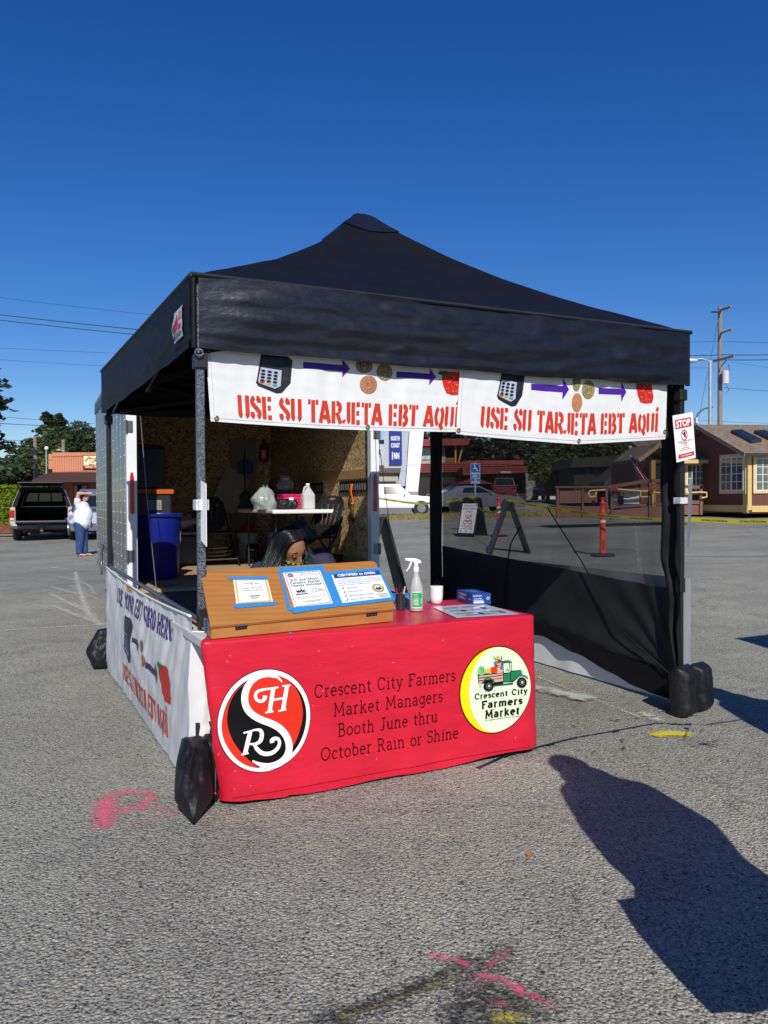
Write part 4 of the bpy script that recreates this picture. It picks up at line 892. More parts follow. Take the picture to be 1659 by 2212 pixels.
x.grid(lambda u, v: csurf(u % 1.0, vv[int(round(v * (len(vv) - 1)))]), nu, len(vv) - 1, wrap=True)
rim = [Vector(x.v[(len(vv) - 1) * nu + i]) for i in range(nu)]
cen = Vector(((TX0 + TX1) / 2, (TY0 + TY1) / 2, TZ))
prev = [(len(vv) - 1) * nu + i for i in range(nu)]
for ring in range(1, 9):
    k = ring / 8
    new = []
    for p in rim:
        q = p.lerp(cen, k * 0.985); q.z = TZ + 0.0025 * N(q.x * 5, q.y * 5, 2) * min(1, k * 3) ; x.v.append(tuple(q)); new.append(len(x.v) - 1)
    for i in range(nu): x.f.append((prev[i], prev[(i + 1) % nu], new[(i + 1) % nu], new[i])); x.m.append(0)
    prev = new
x.f.append(tuple(prev)); x.m.append(0)
cloth = part('cloth', x, CL, ct, smooth=50)
def cf(i): return lambda a, z: Vector((a, TY0 - cw(a, z) - 0.002 * i, z))
# hem stitch
x = MB(); ribbon(x, cf(1), [(0.05, 0.045), (1.62, 0.045)], 0.0025, 0.03); part('hem_stitching', x, ink('8E0A1C'), cloth, recalc=False)
INKB = ink('1A0507')
x = MB()
for s, a0, a1, z0, h in [('Crescent City Farmers', 0.432, 1.176, 0.432, 0.056), ('Market Managers', 0.524, 1.103, 0.338, 0.056), ('Booth June thru', 0.546, 1.074, 0.243, 0.056), ('October Rain or Shine', 0.458, 1.194, 0.146, 0.056)]:
    strokes(x, cf(1), SLAB, s, a0, a1, z0, h, 0.1, 0.1, 0.3)
part('slab_lettering', x, INKB, cloth, recalc=False)
x = MB(); rn = random.Random(4)
for _ in range(36): a0, z0, an, ln = rn.uniform(-0.04, 1.6), rn.uniform(0.05, 0.7), rn.uniform(-1, 1), rn.uniform(0.002, 0.010); ribbon(x, cf(1), [(a0, z0), (a0 + ln * cos(an), z0 + ln * sin(an))], rn.uniform(0.0012, 0.0028))
part('scuffs', x, ink('E0A0A4'), cloth, recalc=False)
# red, black and white emblem
def em(i):
    f = cf(i)
    return lambda X, Y: f(0.2005 + (X - 525) / 455 * 0.2125, 0.360 - (Y - 690 + 0.10 * (X - 525)) / 495 * 0.2235)
def emu(i):
    f = cf(i); return lambda u, v: f(0.2005 + u * 0.2125, 0.360 + v * 0.2235)
B_, W_, R_ = MB(), MB(), MB()
ellipse(B_, emu(1), 0, 0, 1.0, 1.0, 64); ellipse(W_, emu(2), 0, 0, 0.985, 0.985, 64)
e1 = part('emblem_rim', B_, ink('16100F'), cloth, recalc=False); part('emblem_ring', W_, ink('F2F0EE'), e1, recalc=False)
B_ = MB(); ellipse(B_, emu(3), 0, 0, 0.9, 0.895, 64); part('emblem_black', B_, ink('0C0A0B'), e1, recalc=False)
Sp = [(690, 318), (650, 275), (600, 258), (540, 250), (470, 262), (405, 300), (360, 355), (332, 430), (328, 505), (350, 575), (400, 630), (480, 678), (560, 710), (640, 752), (700, 810), (735, 875), (748, 950), (735, 1015), (695, 1072), (635, 1108), (570, 1124), (505, 1118), (440, 1095), (388, 1066)]
def dense(P, n=4):
    out = []
    for i in range(len(P) - 1):
        p0, p1, p2, p3 = P[max(0, i - 1)], P[i], P[i + 1], P[min(len(P) - 1, i + 2)]
        for j in range(n):
            t = j / n
            out.append(tuple(0.5 * (2 * p1[c] + (p2[c] - p0[c]) * t + (2 * p0[c] - 5 * p1[c] + 4 * p2[c] - p3[c]) * t * t + (3 * p1[c] - p0[c] - 3 * p2[c] + p3[c]) * t ** 3) for c in (0, 1)))
    return out + [P[-1]]
R_ = MB()
blob = dense(Sp[3:18]) + dense([(735, 1015), (800, 930), (860, 800), (895, 660), (885, 520), (840, 400), (770, 320), (680, 265), (600, 245), (540, 250)])
shape(R_, em(4), blob)
cres = dense([(360, 318), (270, 380), (190, 480), (140, 590), (112, 700), (118, 820), (160, 930), (240, 1040), (340, 1110), (460, 1143)]) + dense([(460, 1143), (385, 1085), (290, 990), (210, 870), (168, 740), (165, 620), (195, 500), (260, 400), (360, 318)])
shape(R_, em(4), cres)
part('emblem_red', R_, ink('D8301E'), e1, recalc=False)
W_ = MB()
ribbon(W_, em(5), dense(Sp), [10, 30, 44, 56, 64, 66, 66, 66, 68, 68, 68, 66, 62, 44, 14])
Hs = [([(770, 352), (700, 360)], 18), ([(735, 358), (700, 590)], 44), ([(665, 598), (728, 584)], 18), ([(655, 372), (575, 604)], 0)]
ribbon(W_, em(5), [(738, 355), (695, 592)], 40); ribbon(W_, em(5), [(605, 372), (562, 605)], 40)
ribbon(W_, em(5), [(690, 357), (772, 350)], 16); ribbon(W_, em(5), [(648, 600), (728, 584)], 16); ribbon(W_, em(5), [(520, 612), (600, 600)], 16)
ribbon(W_, em(5), [(585, 495), (715, 470)], 20)
ribbon(W_, em(5), dense([(655, 368), (580, 380), (500, 392), (448, 410), (430, 450), (445, 490), (485, 502), (515, 480), (522, 448)]), [14, 20, 24, 28, 30, 30, 30, 36, 44])
ribbon(W_, em(5), [(372, 790), (318, 995)], 40); ribbon(W_, em(5), [(285, 1003), (352, 990)], 16); ribbon(W_, em(5), [(308, 800), (380, 782)], 16)
ribbon(W_, em(5), dense([(375, 783), (425, 772), (470, 780), (482, 825), (465, 880), (420, 905), (355, 905)]), [14, 20, 34, 40, 38, 26, 14])
ribbon(W_, em(5), dense([(405, 905), (430, 950), (470, 990), (520, 1006), (580, 998), (630, 960), (652, 910), (640, 868), (605, 862), (580, 880), (582, 902)]), [24, 38, 42, 42, 40, 36, 32, 32, 36, 44, 40])
part('emblem_letters', W_, ink('F4F2F0'), e1, recalc=False)
# crescent and truck emblem
def tm(i):
    f = cf(i)
    return lambda X, Y: f(1.4135 + (X - 830) / 585 * 0.2155, 0.361 - (Y - 890 + 0.12 * (X - 830)) / 720 * 0.222)
def tmu(i):
    f = cf(i); return lambda u, v: f(1.4135 + u * 0.2155, 0.361 + v * 0.222)
x = MB(); ellipse(x, tmu(1), 0, 0, 1, 1, 56); e2 = part('emblem_rim', x, INKB, cloth, recalc=False)
x = MB(); ellipse(x, tmu(2), 0, 0, 0.975, 0.975, 56); part('emblem_crescent', x, ink('F2DC16'), e2, recalc=False)
x = MB(); shape(x, tmu(3), [(cos(t), sin(t)) for t in []] or [(0.965 * cos(radians(a)), 0.965 * sin(radians(a))) for a in range(-90, 91, 5)] + [(-0.74 * cos(radians(a)) , 0.965 * sin(radians(a))) for a in range(85, -90, -5)]); part('emblem_field', x, ink('DDEBCB'), e2, recalc=False)
TP_ = {}
def tk(col, lvl, *polys):
    key = (col, lvl); TP_.setdefault(key, MB())
    for p in polys: shape(TP_[key], tm(lvl), p)
def tl_(col, lvl, w, *lines):
    TP_.setdefault((col, lvl), MB())
    for l in lines: ribbon(TP_[(col, lvl)], tm(lvl), l, w)
def te(col, lvl, cx, cy, rx, ry, n=20):
    TP_.setdefault((col, lvl), MB()); ellipse(TP_[(col, lvl)], tm(lvl), cx, cy, rx, ry, n)
tk('1A1512', 4, [(530, 640), (945, 605), (945, 790), (1100, 770), (1105, 800), (800, 835), (780, 760), (545, 800)], [(900, 420), (1035, 400), (1090, 430), (1090, 575), (1240, 560), (1245, 640), (1110, 760), (945, 770), (945, 610), (935, 600), (915, 440)])
tk('D7A795', 5, [(545, 660), (938, 618), (938, 640), (545, 690)], [(545, 705), (938, 655), (938, 690), (545, 735)], [(545, 752), (620, 740), (590, 790), (548, 795)], [(780, 720), (938, 700), (938, 745), (800, 765)], [(840, 548), (938, 535), (938, 605), (840, 622)])
tk('1E7A4E', 5, [(950, 630), (1055, 615), (1055, 750), (950, 762)], [(1068, 590), (1235, 570), (1238, 640), (1180, 655), (1110, 730), (1066, 745)], [(930, 425), (1035, 408), (1085, 435), (1080, 560), (1062, 600), (1048, 600), (1048, 440), (930, 445)], [(800, 815), (1095, 785), (1098, 800), (800, 832)])
tk('DDEBCB', 6, [(940, 455), (1035, 445), (1045, 600), (950, 608)], [(1052, 445), (1072, 445), (1070, 560), (1055, 590)])
tl_('1E7A4E', 6, 22, arc(700, 800, 100, 105, 190, 340, 10), arc(1240, 750, 120, 105, 200, 330, 10))
for cx, cy in ((702, 822), (1238, 762)):
    te('0E0E10', 7, cx, cy, 82, 86); te('C8C8C8', 8, cx, cy, 20, 22, 10)
    for a in range(0, 360, 45): te('6A6A6A', 8, cx + 42 * cos(radians(a)), cy + 45 * sin(radians(a)), 11, 12, 8)
tk('D83A22', 5, [(735, 520), (790, 510), (845, 500), (850, 600), (760, 615), (735, 590)])
tk('C9C24A', 5, [(640, 560), (690, 530), (735, 540), (745, 590), (720, 615), (640, 622)])
te('7FC98A', 5, 585, 575, 58, 78, 14); tl_('1E6A3E', 6, 8, [(560, 530), (590, 560), (570, 610)], [(610, 520), (620, 570), (600, 620)])
tk('23703F', 5, [(765, 330), (800, 360), (840, 415), (815, 400)], [(920, 300), (922, 370), (905, 440), (895, 420), (905, 350)])
for cx, cy, col in ((850, 355, 'E8C62A'), (870, 420, 'A02A55'), (815, 445, '3A9AC8'), (870, 485, 'E8C62A'), (930, 470, '5A3A90'), (830, 480, 'C83030'), (910, 520, '3A8AC0')):
    te(col, 6, cx, cy, 32, 34, 10); te('30281A', 7, cx, cy, 8, 8, 6)
tl_('1A1512', 7, 10, [(970, 590), (1010, 545), (1030, 590)]); te('C8C8C8', 7, 1255, 590, 14, 50, 10); te('C8C8C8', 7, 575, 815, 18, 24, 8)
tr_ = None
for (col, lvl), mb_ in TP_.items():
    o_ = part('truck_picture' if tr_ is None else 'truck_colour', mb_, ink(col), tr_ or cloth, recalc=False); tr_ = tr_ or o_
x = MB()
for s, a0, a1, z0, h, w in [('Crescent City', 1.288, 1.600, 0.326, 0.026, 0.25), ('Farmers', 1.330, 1.570, 0.276, 0.033, 0.27), ('Market', 1.350, 1.556, 0.224, 0.036, 0.27)]:
    strokes(x, cf(4), SLAB, s, a0, a1, z0, h, w * 0.9, 0.16, 0.3)
sans(x, cf(4), 'A Program of Rural Human Services', 1.35, 1.556, 0.207, 0.216, 0.015); part('emblem_lettering', x, INKB, e2, recalc=False)
# ------------------------------------------------------------ wooden slant-top box on the table
def wood_mat(name, c1, c2, sc=(1.2, 14, 14), rough=0.45):
    m = bpy.data.materials.new(name); m.use_nodes = True; t = m.node_tree; L = t.links.new; b = t.nodes['Principled BSDF']
    tc = nd(t, 'ShaderNodeTexCoord'); mp = nd(t, 'ShaderNodeMapping'); mp.inputs['Scale'].default_value = sc; mp.inputs['Rotation'].default_value = (0, 0, radians(-5)); L(tc.outputs['Object'], mp.inputs[0])
    w = nd(t, 'ShaderNodeTexWave', Scale=1.4, Distortion=4.0, Detail=4.0); w.bands_direction = 'Y'; w.inputs['Detail Scale'].default_value = 1.2; L(mp.outputs[0], w.inputs[0])
    n = nd(t, 'ShaderNodeTexNoise', Scale=3.0, Detail=6.0, Roughness=0.65); L(mp.outputs[0], n.inputs['Vector'])
    ad = nd(t, 'ShaderNodeMath', operation='MULTIPLY_ADD'); ad.inputs[1].default_value = 0.22; L(w.outputs[1], ad.inputs[0]); L(n.outputs[0], ad.inputs[2])
    r = nd(t, 'ShaderNodeValToRGB'); r.color_ramp.elements[0].position = 0.35; r.color_ramp.elements[1].position = 0.85
    r.color_ramp.elements[0].color = (*c1, 1); r.color_ramp.elements[1].color = (*c2, 1); L(ad.outputs[0], r.inputs[0]); L(r.outputs[0], b.inputs['Base Color'])
    b.inputs['Roughness'].default_value = rough
    bp = nd(t, 'ShaderNodeBump', Strength=0.12, Distance=0.01); L(ad.outputs[0], bp.inputs['Height']); L(bp.outputs[0], b.inputs['Normal']); return m
WOOD = wood_mat('varnished_pine', (0.46, 0.205, 0.058), (0.37, 0.145, 0.036), (1.0, 7, 7))
Pf0, Pf1 = TF.pb(455, 1353, -0.315), TF.pb(856, 1314, -0.215)
Pb0, Pb1 = TF.pb(433, 1233, 0.045), TF.pb(811, 1211, 0.145)
e1_, e2_ = (Pf1 - Pf0), (Pb0 - Pf0)
LN = e1_.cross(e2_).normalized()
bx = thing('slant_top_box', 'varnished wooden box with a propped sloping lid covered in taped notices', 'box', TF, (0.44, -0.1, 0.722))
zt = TZ + 0.003; zc = Pf0.z - 0.008; th = 0.018
fl, fr_, bl, br_ = [Vector((p.x, p.y, 0)) for p in (Pf0 + Vector((0.006, 0.012, 0)), Pf1 + Vector((-0.012, 0.012, 0)), Pb0 + Vector((0.006, -0.01, 0)), Pb1 + Vector((-0.012, -0.01, 0)))]
x = MB()
def wall_(a, b, inw):
    d = inw.normalized() * th
    x.add([a + Vector((0, 0, zt)), b + Vector((0, 0, zt)), b + d + Vector((0, 0, zt)), a + d + Vector((0, 0, zt)), a + Vector((0, 0, zc)), b + Vector((0, 0, zc + (Pf1.z - Pf0.z) * (1 if b in (fr_,) else 0))), b + d + Vector((0, 0, zc)), a + d + Vector((0, 0, zc))],
          [(0, 3, 2, 1), (4, 5, 6, 7), (0, 1, 5, 4), (1, 2, 6, 5), (2, 3, 7, 6), (3, 0, 4, 7)])
wall_(fl, fr_, Vector((0, 1, 0))); part('front_panel', x, WOOD, bx, bevel=0.002)
x = MB(); wall_(fl + Vector((0, th + 0.001, 0)), bl, Vector((1, 0, 0))); part('side_panel', x, WOOD, bx, bevel=0.002)
x = MB(); wall_(fr_ + Vector((0, th + 0.001, 0)), br_, Vector((-1, 0, 0))); part('side_panel', x, WOOD, bx, bevel=0.002)
x = MB(); wall_(bl + Vector((th + .001, 0, 0)), br_ - Vector((th + .001, 0, 0)), Vector((0, -1, 0))); part('back_panel', x, WOOD, bx)
x = MB(); x.box(fl.x + 0.03, fr_.x - 0.04, -0.19, 0.06, zt + 0.001, zt + 0.008); part('bottom_panel', x, WOOD, bx)
x = MB(); h = LN * 0.016; cc = [Pf0, Pf1, Pb1, Pb0]
rc = []
for i, (p, q) in enumerate(((Pb1, Pf1), )): pass
top = [Pf0, Pf1, Pb1.lerp(Pf1, 0.06), Pb1.lerp(Pb0, 0.012).lerp(Pf1, 0.015), Pb1.lerp(Pb0, 0.03), Pb0]
n = len(top); x.add([p for p in top] + [p - h for p in top], [tuple(range(n)), tuple(range(2 * n - 1, n - 1, -1))] + [(i, n + i, n + (i + 1) % n, (i + 1) % n) for i in range(n)])
lid = part('lid', x, WOOD, bx, bevel=0.0025)
x = MB(); x.bar(Vector((bl.x + 0.25, bl.y + 0.03, zt)), Pb0.lerp(Pb1, 0.27) - h * 1.4, 0.03, 0.02); x.bar(Vector((bl.x + 0.7, bl.y + 0.06, zt)), Pb0.lerp(Pb1, 0.74) - h * 1.4, 0.03, 0.02); part('lid_prop', x, WOOD, bx)
def lid_at(px, py, off=0.0):
    r = ray(px, py); o = TF.W(*Pf0) - C0; nw = TF.ex * LN.x + TF.ey * LN.y + Vector((0, 0, LN.z))
    return TF.L(C0 + r * (o.dot(nw) / r.dot(nw))) + LN * off
for px, py, px2, py2 in ((662, 1345, 706, 1340), (794, 1330, 820, 1325)):
    pass
def front_pt(px, py, off=0.0):
    d = (fr_ - fl).normalized(); nn = Vector((d.y, -d.x, 0))
    r = ray(px, py); o = TF.W(*fl) - C0; nw = TF.ex * nn.x + TF.ey * nn.y
    return TF.L(C0 + r * (o.dot(nw) / r.dot(nw))) + nn * off
for a, b in (((508, 1345), (533, 1361)), ((791, 1316), (814, 1332))):
    p = [front_pt(a[0], b[1] - 0, 0.003), front_pt(b[0], b[1] - 3, 0.003), front_pt(b[0], a[1] - 2, 0.003), front_pt(a[0], a[1], 0.003)]
    hx = MB(); sheet(hx, p, Vector((0, -1, 0)), 0.0025); hg = part('hinge', hx, BLKM, bx)
    hx = MB(); hx.tube([p[3].lerp(p[0], 0.45) + Vector((0, -0.003, 0)), p[2].lerp(p[1], 0.45) + Vector((0, -0.003, 0))], 0.0045, 8)
    for k in range(3):
        for v in (0.2, 0.8): hx.ball(p[3].lerp(p[2], 0.18 + 0.32 * k).lerp(p[0].lerp(p[1], 0.18 + 0.32 * k), v) + Vector((0, -0.001, 0)), 0.0028, 6, 4)
    part('hinge_pin', hx, GREYM, hg, smooth=60)
BTAPE = M('blue_masking_tape', (0.03, 0.24, 0.56), 0.6, var=0.15, vs=60)
c8 = lambda x, y: ((750 + x * 0.8439) / 1.8228, (2150 + y * 0.844) / 1.8228)
def notice(label, corners, tapes, fill):
    P = [lid_at(*c8(*c), 0.0022) for c in corners]
    o = (P[0] + P[2]) / 2
    t = thing('taped_notice', label, 'notice', TF, tuple(o), None)
    x = MB(); sheet(x, P, LN, 0.0008); sh = part('sheet', x, PAPER, t)
    for i, q in enumerate(tapes):
        x = MB(); Q = [lid_at(*c8(*c), 0.0036 + 0.0004 * i) for c in q]
        Qs = []
        for a, b in zip(Q, Q[1:] + Q[:1]):
            Qs.append(a)
        n = len(Qs); x.add(Qs + [p - LN * 0.0005 for p in Qs], [tuple(range(n)), tuple(range(2 * n - 1, n - 1, -1))] + [(i, n + i, n + (i + 1) % n, (i + 1) % n) for i in range(n)])
        part('tape_strip', x, BTAPE, t)
    k = lambda i: quad_map(P, LN, 0.0009 * i)
    fill(k, sh, t)
def f1(k, sh, t):
    x = MB(); ribbon(x, k(1), [(0.06, 0.06), (0.94, 0.06), (0.94, 0.94), (0.06, 0.94), (0.06, 0.06)], 0.055); part('yellow_border', x, ink('E3B04A'), sh, recalc=False)
    x = MB(); sans(x, k(1), 'market', 0.26, 0.46, 0.76, 0.81, 0.01); sans(x, k(1), 'match', 0.58, 0.74, 0.76, 0.82, 0.01)
    sans(x, k(1), 'Pandemic EBT (P-EBT)', 0.2, 0.8, 0.57, 0.63, 0.008); sans(x, k(1), 'Accepted and Matched', 0.2, 0.8, 0.48, 0.54, 0.008)
    ribbon(x, k(1), [(0.4, 0.29), (0.68, 0.29)], 0.035); sans(x, k(1), 'Foodshare', 0.4, 0.56, 0.345, 0.37); ribbon(x, k(1), [(0.4, 0.23), (0.66, 0.23)], 0.012); ribbon(x, k(1), [(0.42, 0.19), (0.6, 0.19)], 0.012)
    part('lettering', x, ink('55555A'), sh, recalc=False)
    x = MB(); ribbon(x, k(1), arc(0.52, 0.80, 0.035, 0.04, 30, 330, 12), 0.025); part('swirl_mark', x, ink('C86A30'), sh, recalc=False)
notice('small white notice with a yellow border about emergency benefit cards, taped on the box lid', [(215, 277), (385, 264), (358, 152), (198, 153)],
       [[(170, 152), (178, 146), (362, 144), (360, 160), (190, 160)], [(195, 284), (212, 272), (390, 262), (408, 268), (392, 278), (215, 293)]], f1)
def f2(k, sh, t):
    x = MB(); ribbon(x, k(1), [(0.045, 0.06), (0.955, 0.06), (0.955, 0.965), (0.045, 0.965), (0.045, 0.06)], 0.012)
    for i, (s, a, b) in enumerate([('State of California', 0.45, 0.8), ('Department of Public Health', 0.38, 0.9), ('Department of Food and Agriculture', 0.3, 0.94)]): sans(x, k(1), s, a, b, 0.915 - i * 0.03, 0.935 - i * 0.03)
    for s, a, b, y in (('WIC and Senior', 0.12, 0.88, 0.735), ("Farmers' Market", 0.1, 0.9, 0.655), ('Checks Welcome', 0.1, 0.9, 0.575)): strokes(x, k(1), SLAB, s, a, b, y, 0.06, 0.17, 0.14, 0.4)
    sans(x, k(1), 'wic', 0.16, 0.42, 0.40, 0.50, 0.05); ribbon(x, k(1), [(0.14, 0.365), (0.46, 0.365)], 0.025); ellipse(x, k(1), 0.31, 0.525, 0.018, 0.014, 8)
    sans(x, k(1), 'Cheques del Programa de WIC y de personas', 0.1, 0.9, 0.275, 0.30, 0.005); sans(x, k(1), 'mayores son aceptados aqui', 0.25, 0.75, 0.235, 0.26, 0.005)
    ribbon(x, k(1), [(0.25, 0.17), (0.78, 0.17)], 0.008); ribbon(x, k(1), [(0.32, 0.14), (0.7, 0.14)], 0.008)
    part('lettering', x, ink('1B1B1D'), sh, recalc=False)
    x = MB(); sans(x, k(1), 'cdfa', 0.66, 0.9, 0.385, 0.475, 0.0)
    ribbon(x, k(1), arc(0.66, 0.43, 0.07, 0.055, 20, 300, 12), 0.01)
    for a in range(40, 260, 30): ribbon(x, k(1), [(0.66 + 0.09 * cos(radians(a)), 0.43 + 0.07 * sin(radians(a))), (0.66 + 0.12 * cos(radians(a)), 0.43 + 0.095 * sin(radians(a)))], 0.01)
    part('grey_logo', x, ink('7D8086'), sh, recalc=False)
    x = MB(); ellipse(x, k(1), 0.17, 0.895, 0.085, 0.055, 20); s_ = part('seal', x, ink('A8782E'), sh, recalc=False); x = MB(); ellipse(x, k(2), 0.17, 0.895, 0.06, 0.038, 16); part('seal_centre', x, ink('5E7F92'), s_, recalc=False)
    x = MB(); shape(x, k(3), [(0.11, 0.875), (0.23, 0.875), (0.2, 0.89), (0.17, 0.883), (0.14, 0.897)]); part('seal_hills', x, ink('B9B4A0'), s_, recalc=False)
notice('white notice welcoming farmers market checks, framed in blue tape mid-lid', [(488, 298), (668, 273), (603, 113), (430, 125)],
       [[(405, 108), (418, 106), (470, 300), (452, 305), (430, 200)], [(412, 104), (600, 93), (614, 92), (616, 114), (420, 127)], [(600, 96), (618, 92), (697, 280), (672, 290)], [(460, 300), (480, 290), (690, 268), (692, 284), (482, 318)]], f2)
def f3(k, sh, t):
    x = MB(); shape(x, k(1), [(0.03, 0.82), (0.985, 0.82), (0.985, 0.985), (0.03, 0.985)]); 
    for i, (s, b) in enumerate([('Signs Posted', 0.40), ('Physical Distancing', 0.47), ('Enhanced Sanitation Practices', 0.66), ('Employee Health and Training', 0.64)]):
        y = 0.44 - 0.125 * i; sans(x, k(1), s, 0.19, b, y, y + 0.05, 0.006); ribbon(x, k(1), [(0.09, y + 0.04), (0.11, y + 0.0), (0.14, y + 0.07)], 0.014)
    for i, s in enumerate(['The COVID-19 Operations Plan of this location has been', 'reviewed and approved by Del Norte County Public Health.', 'Based upon the following mitigation measures included in', 'the plan, this location is certified to open:']):
        y = 0.73 - 0.06 * i; sans(x, k(1), s, 0.06, (0.93, 0.96, 0.95, 0.68)[i], y, y + 0.042, 0.004)
    for i, (a, b) in enumerate(((0.72, 0.96), (0.76, 0.92), (0.74, 0.95))): ribbon(x, k(1), [(a, 0.17 - 0.045 * i), (b, 0.17 - 0.045 * i)], 0.016)
    part('blue_print', x, ink('274A8E'), sh, recalc=False)
    x = MB(); strokes(x, k(2), SLAB, 'CI', 0.0, 0.001, 0, 0.001, 0.01); x = MB(); sans(x, k(2), 'CERTIFIED to OPEN', 0.11, 0.88, 0.865, 0.945, 0.035); part('white_lettering', x, ink('F4F4F6'), sh, recalc=False)
    x = MB(); ellipse(x, k(1), 0.80, 0.37, 0.12, 0.15, 24); s_ = part('seal', x, ink('B99A3C'), sh, recalc=False); x = MB(); ellipse(x, k(2), 0.80, 0.37, 0.08, 0.1, 20); part('seal_centre', x, ink('C9D3DC'), s_, recalc=False)
    x = MB(); shape(x, k(3), [(0.73, 0.34), (0.77, 0.40), (0.80, 0.36), (0.83, 0.42), (0.87, 0.34), (0.80, 0.29)]); part('seal_hills', x, ink('2F4468'), s_, recalc=False)
notice('white notice headed CERTIFIED to OPEN in a blue band, taped right on the lid', [(708, 270), (945, 244), (880, 113), (655, 130)],
       [[(628, 128), (650, 122), (712, 278), (690, 284)], [(628, 124), (870, 104), (876, 116), (640, 138)], [(872, 106), (880, 104), (952, 250), (940, 252)], [(690, 272), (950, 240), (952, 256), (700, 286)]], f3)
x = MB(); sheet(x, [front_pt(452, 1372, 0.004) + Vector((-0.01, 0.05, 0)), front_pt(462, 1368, .004) + Vector((-0.01, 0.08, 0)), front_pt(462, 1340, .004) + Vector((-0.01, 0.08, 0)), front_pt(452, 1342, .004) + Vector((-0.01, 0.05, 0))], Vector((-1, 0, 0)), 0.001)
solo('tape_strip', 'short strip of blue tape stuck at the left end of the wooden box', 'tape', x, BTAPE, TF, (Pf0.x, Pf0.y, zt))

# ------------------------------------------------------------ things on the red table
HD = M('milky_plastic', (0.75, 0.76, 0.74), 0.3, var=0.04, transl=0.35)
WP = M('white_plastic', (0.82, 0.82, 0.82), 0.3, var=0.02)
def mpx(px, py, z): return TF.pz(px, py, z)
sp = mpx(905, 1322, TZ); sp = Vector((sp.x, sp.y + 0.03, TZ + 0.003))
t = thing('spray_bottle', 'translucent spray bottle with a white trigger head and green label', 'spray bottle', TF, tuple(sp))
x = MB(); x.lathe([(0.0, 0.0), (0.034, 0.0), (0.0375, 0.006), (0.0375, 0.11), (0.036, 0.125), (0.028, 0.155), (0.018, 0.185), (0.0135, 0.205), (0.0125, 0.222)], sp, 24, caps=False); part('bottle', x, M('milky_bottle', (0.62, 0.63, 0.60), 0.25, var=0.05, transl=0.3), t, smooth=60)
x = MB(); x.lathe([(0.0379, 0.018), (0.0381, 0.019), (0.0381, 0.1), (0.0379, 0.101)], sp, 24, caps=False)
GRN = M('green_label', (0.015, 0.36, 0.11), 0.4, var=0.05)
fv = [(v, f) for v, f in [(None, None)]]
lab = MB()
def labp(off): return lambda u, v: sp + Vector((( 0.0384 + off) * cos(radians(-100 + 85 * (u - 0.5) )), (0.0384 + off) * sin(radians(-100 + 85 * (u - 0.5))), 0.018 + 0.082 * v))
def gridshape(mp, nu, nv): 
    m_ = MB(); m_.grid(lambda u, v: mp(u, v), nu, nv); return m_
vcam = C0 - TF.W(*sp); va = atan2(vcam.dot(TF.ey), vcam.dot(TF.ex))
def labp(off): return lambda u, v: sp + Vector(((0.0380 + off) * cos(va + radians(95 * (u - 0.42))), (0.0380 + off) * sin(va + radians(95 * (u - 0.42))), 0.02 + 0.085 * v))
lo = part('label_border', gridshape(labp(0), 12, 2), ink('E8EAE4'), t, smooth=180)
l2 = labp(0.0004); part('green_label', gridshape(lambda u, v: l2(0.06 + 0.9 * u, 0.05 + 0.9 * v), 12, 2), GRN, lo, smooth=180)
x = MB(); l3 = labp(0.0008); sans(x, l3, 'Sanisoy', 0.16, 0.55, 0.78, 0.86, 0.03); sans(x, l3, 'Tempest', 0.16, 0.6, 0.66, 0.72, 0.02)
for i in range(5): ribbon(x, l3, [(0.16, 0.56 - 0.09 * i), (0.66 - 0.05 * (i % 2), 0.56 - 0.09 * i)], 0.035, 0.1)
ribbon(x, l3, [(0.86, 0.25), (0.86, 0.6)], 0.05, 0.1); part('label_lettering', x, ink('DCEBDD'), lo, recalc=False)
hz = sp.z + 0.222; rx = TF.L(C0 + Vector((1, 0, 0))) - TF.L(C0); rx.z = 0
LX = -rx                       # towards picture left
x = MB(); x.lathe([(0.0155, -0.012), (0.0155, 0.012), (0.011, 0.016), (0.009, 0.03)], Vector((sp.x, sp.y, hz)), 16); nk = part('collar', x, WP, t, smooth=50)
hb = Vector((sp.x, sp.y, hz + 0.03))
hw = rx.cross(Vector((0, 0, 1))).normalized()
prof = [(-0.030, 0.004), (-0.024, 0.018), (-0.006, 0.026), (0.020, 0.030), (0.046, 0.030), (0.050, 0.026), (0.048, 0.016), (0.034, 0.014), (0.012, 0.010), (0.008, -0.006), (-0.010, -0.006), (-0.012, 0.004)]
def hp(a, b, w): return hb + LX * a + Vector((0, 0, b)) + hw * w
x = MB(); n = len(prof); x.add([hp(a, b, -0.008) for a, b in prof] + [hp(a, b, 0.008) for a, b in prof], [tuple(range(n)), tuple(range(2 * n - 1, n - 1, -1))] + [(i, n + i, n + (i + 1) % n, (i + 1) % n) for i in range(n)]); part('spray_head', x, WP, t, bevel=0.002)
x = MB(); x.tube([hp(0.026, 0.014, 0), hp(0.030, -0.004, 0), (hp(0.038, -0.022, 0)), hp(0.052, -0.040, 0)], [0.006, 0.0065, 0.006, 0.004], 8); part('trigger', x, WP, t, smooth=60)
x = MB(); x.tube([hp(0.046, 0.023, 0), hp(0.057, 0.023, 0)], 0.008, 8); part('nozzle', x, WP, t, smooth=40)
x = MB(); x.tube([sp + Vector((0, 0, 0.02)), sp + Vector((0.003, 0, 0.2))], 0.003, 6); part('dip_tube', x, WP, t, smooth=60)
cp = mpx(936, 1302, TZ); cp = Vector((cp.x - 0.01, min(cp.y, 0.3), TZ + 0.003))
x = MB(); x.lathe([(0.0, 0.001), (0.026, 0.001), (0.034, 0.012), (0.038, 0.035), (0.039, 0.085), (0.0395, 0.088), (0.0395, 0.098), (0.037, 0.1), (0.0, 0.1)], cp, 24, caps=False)
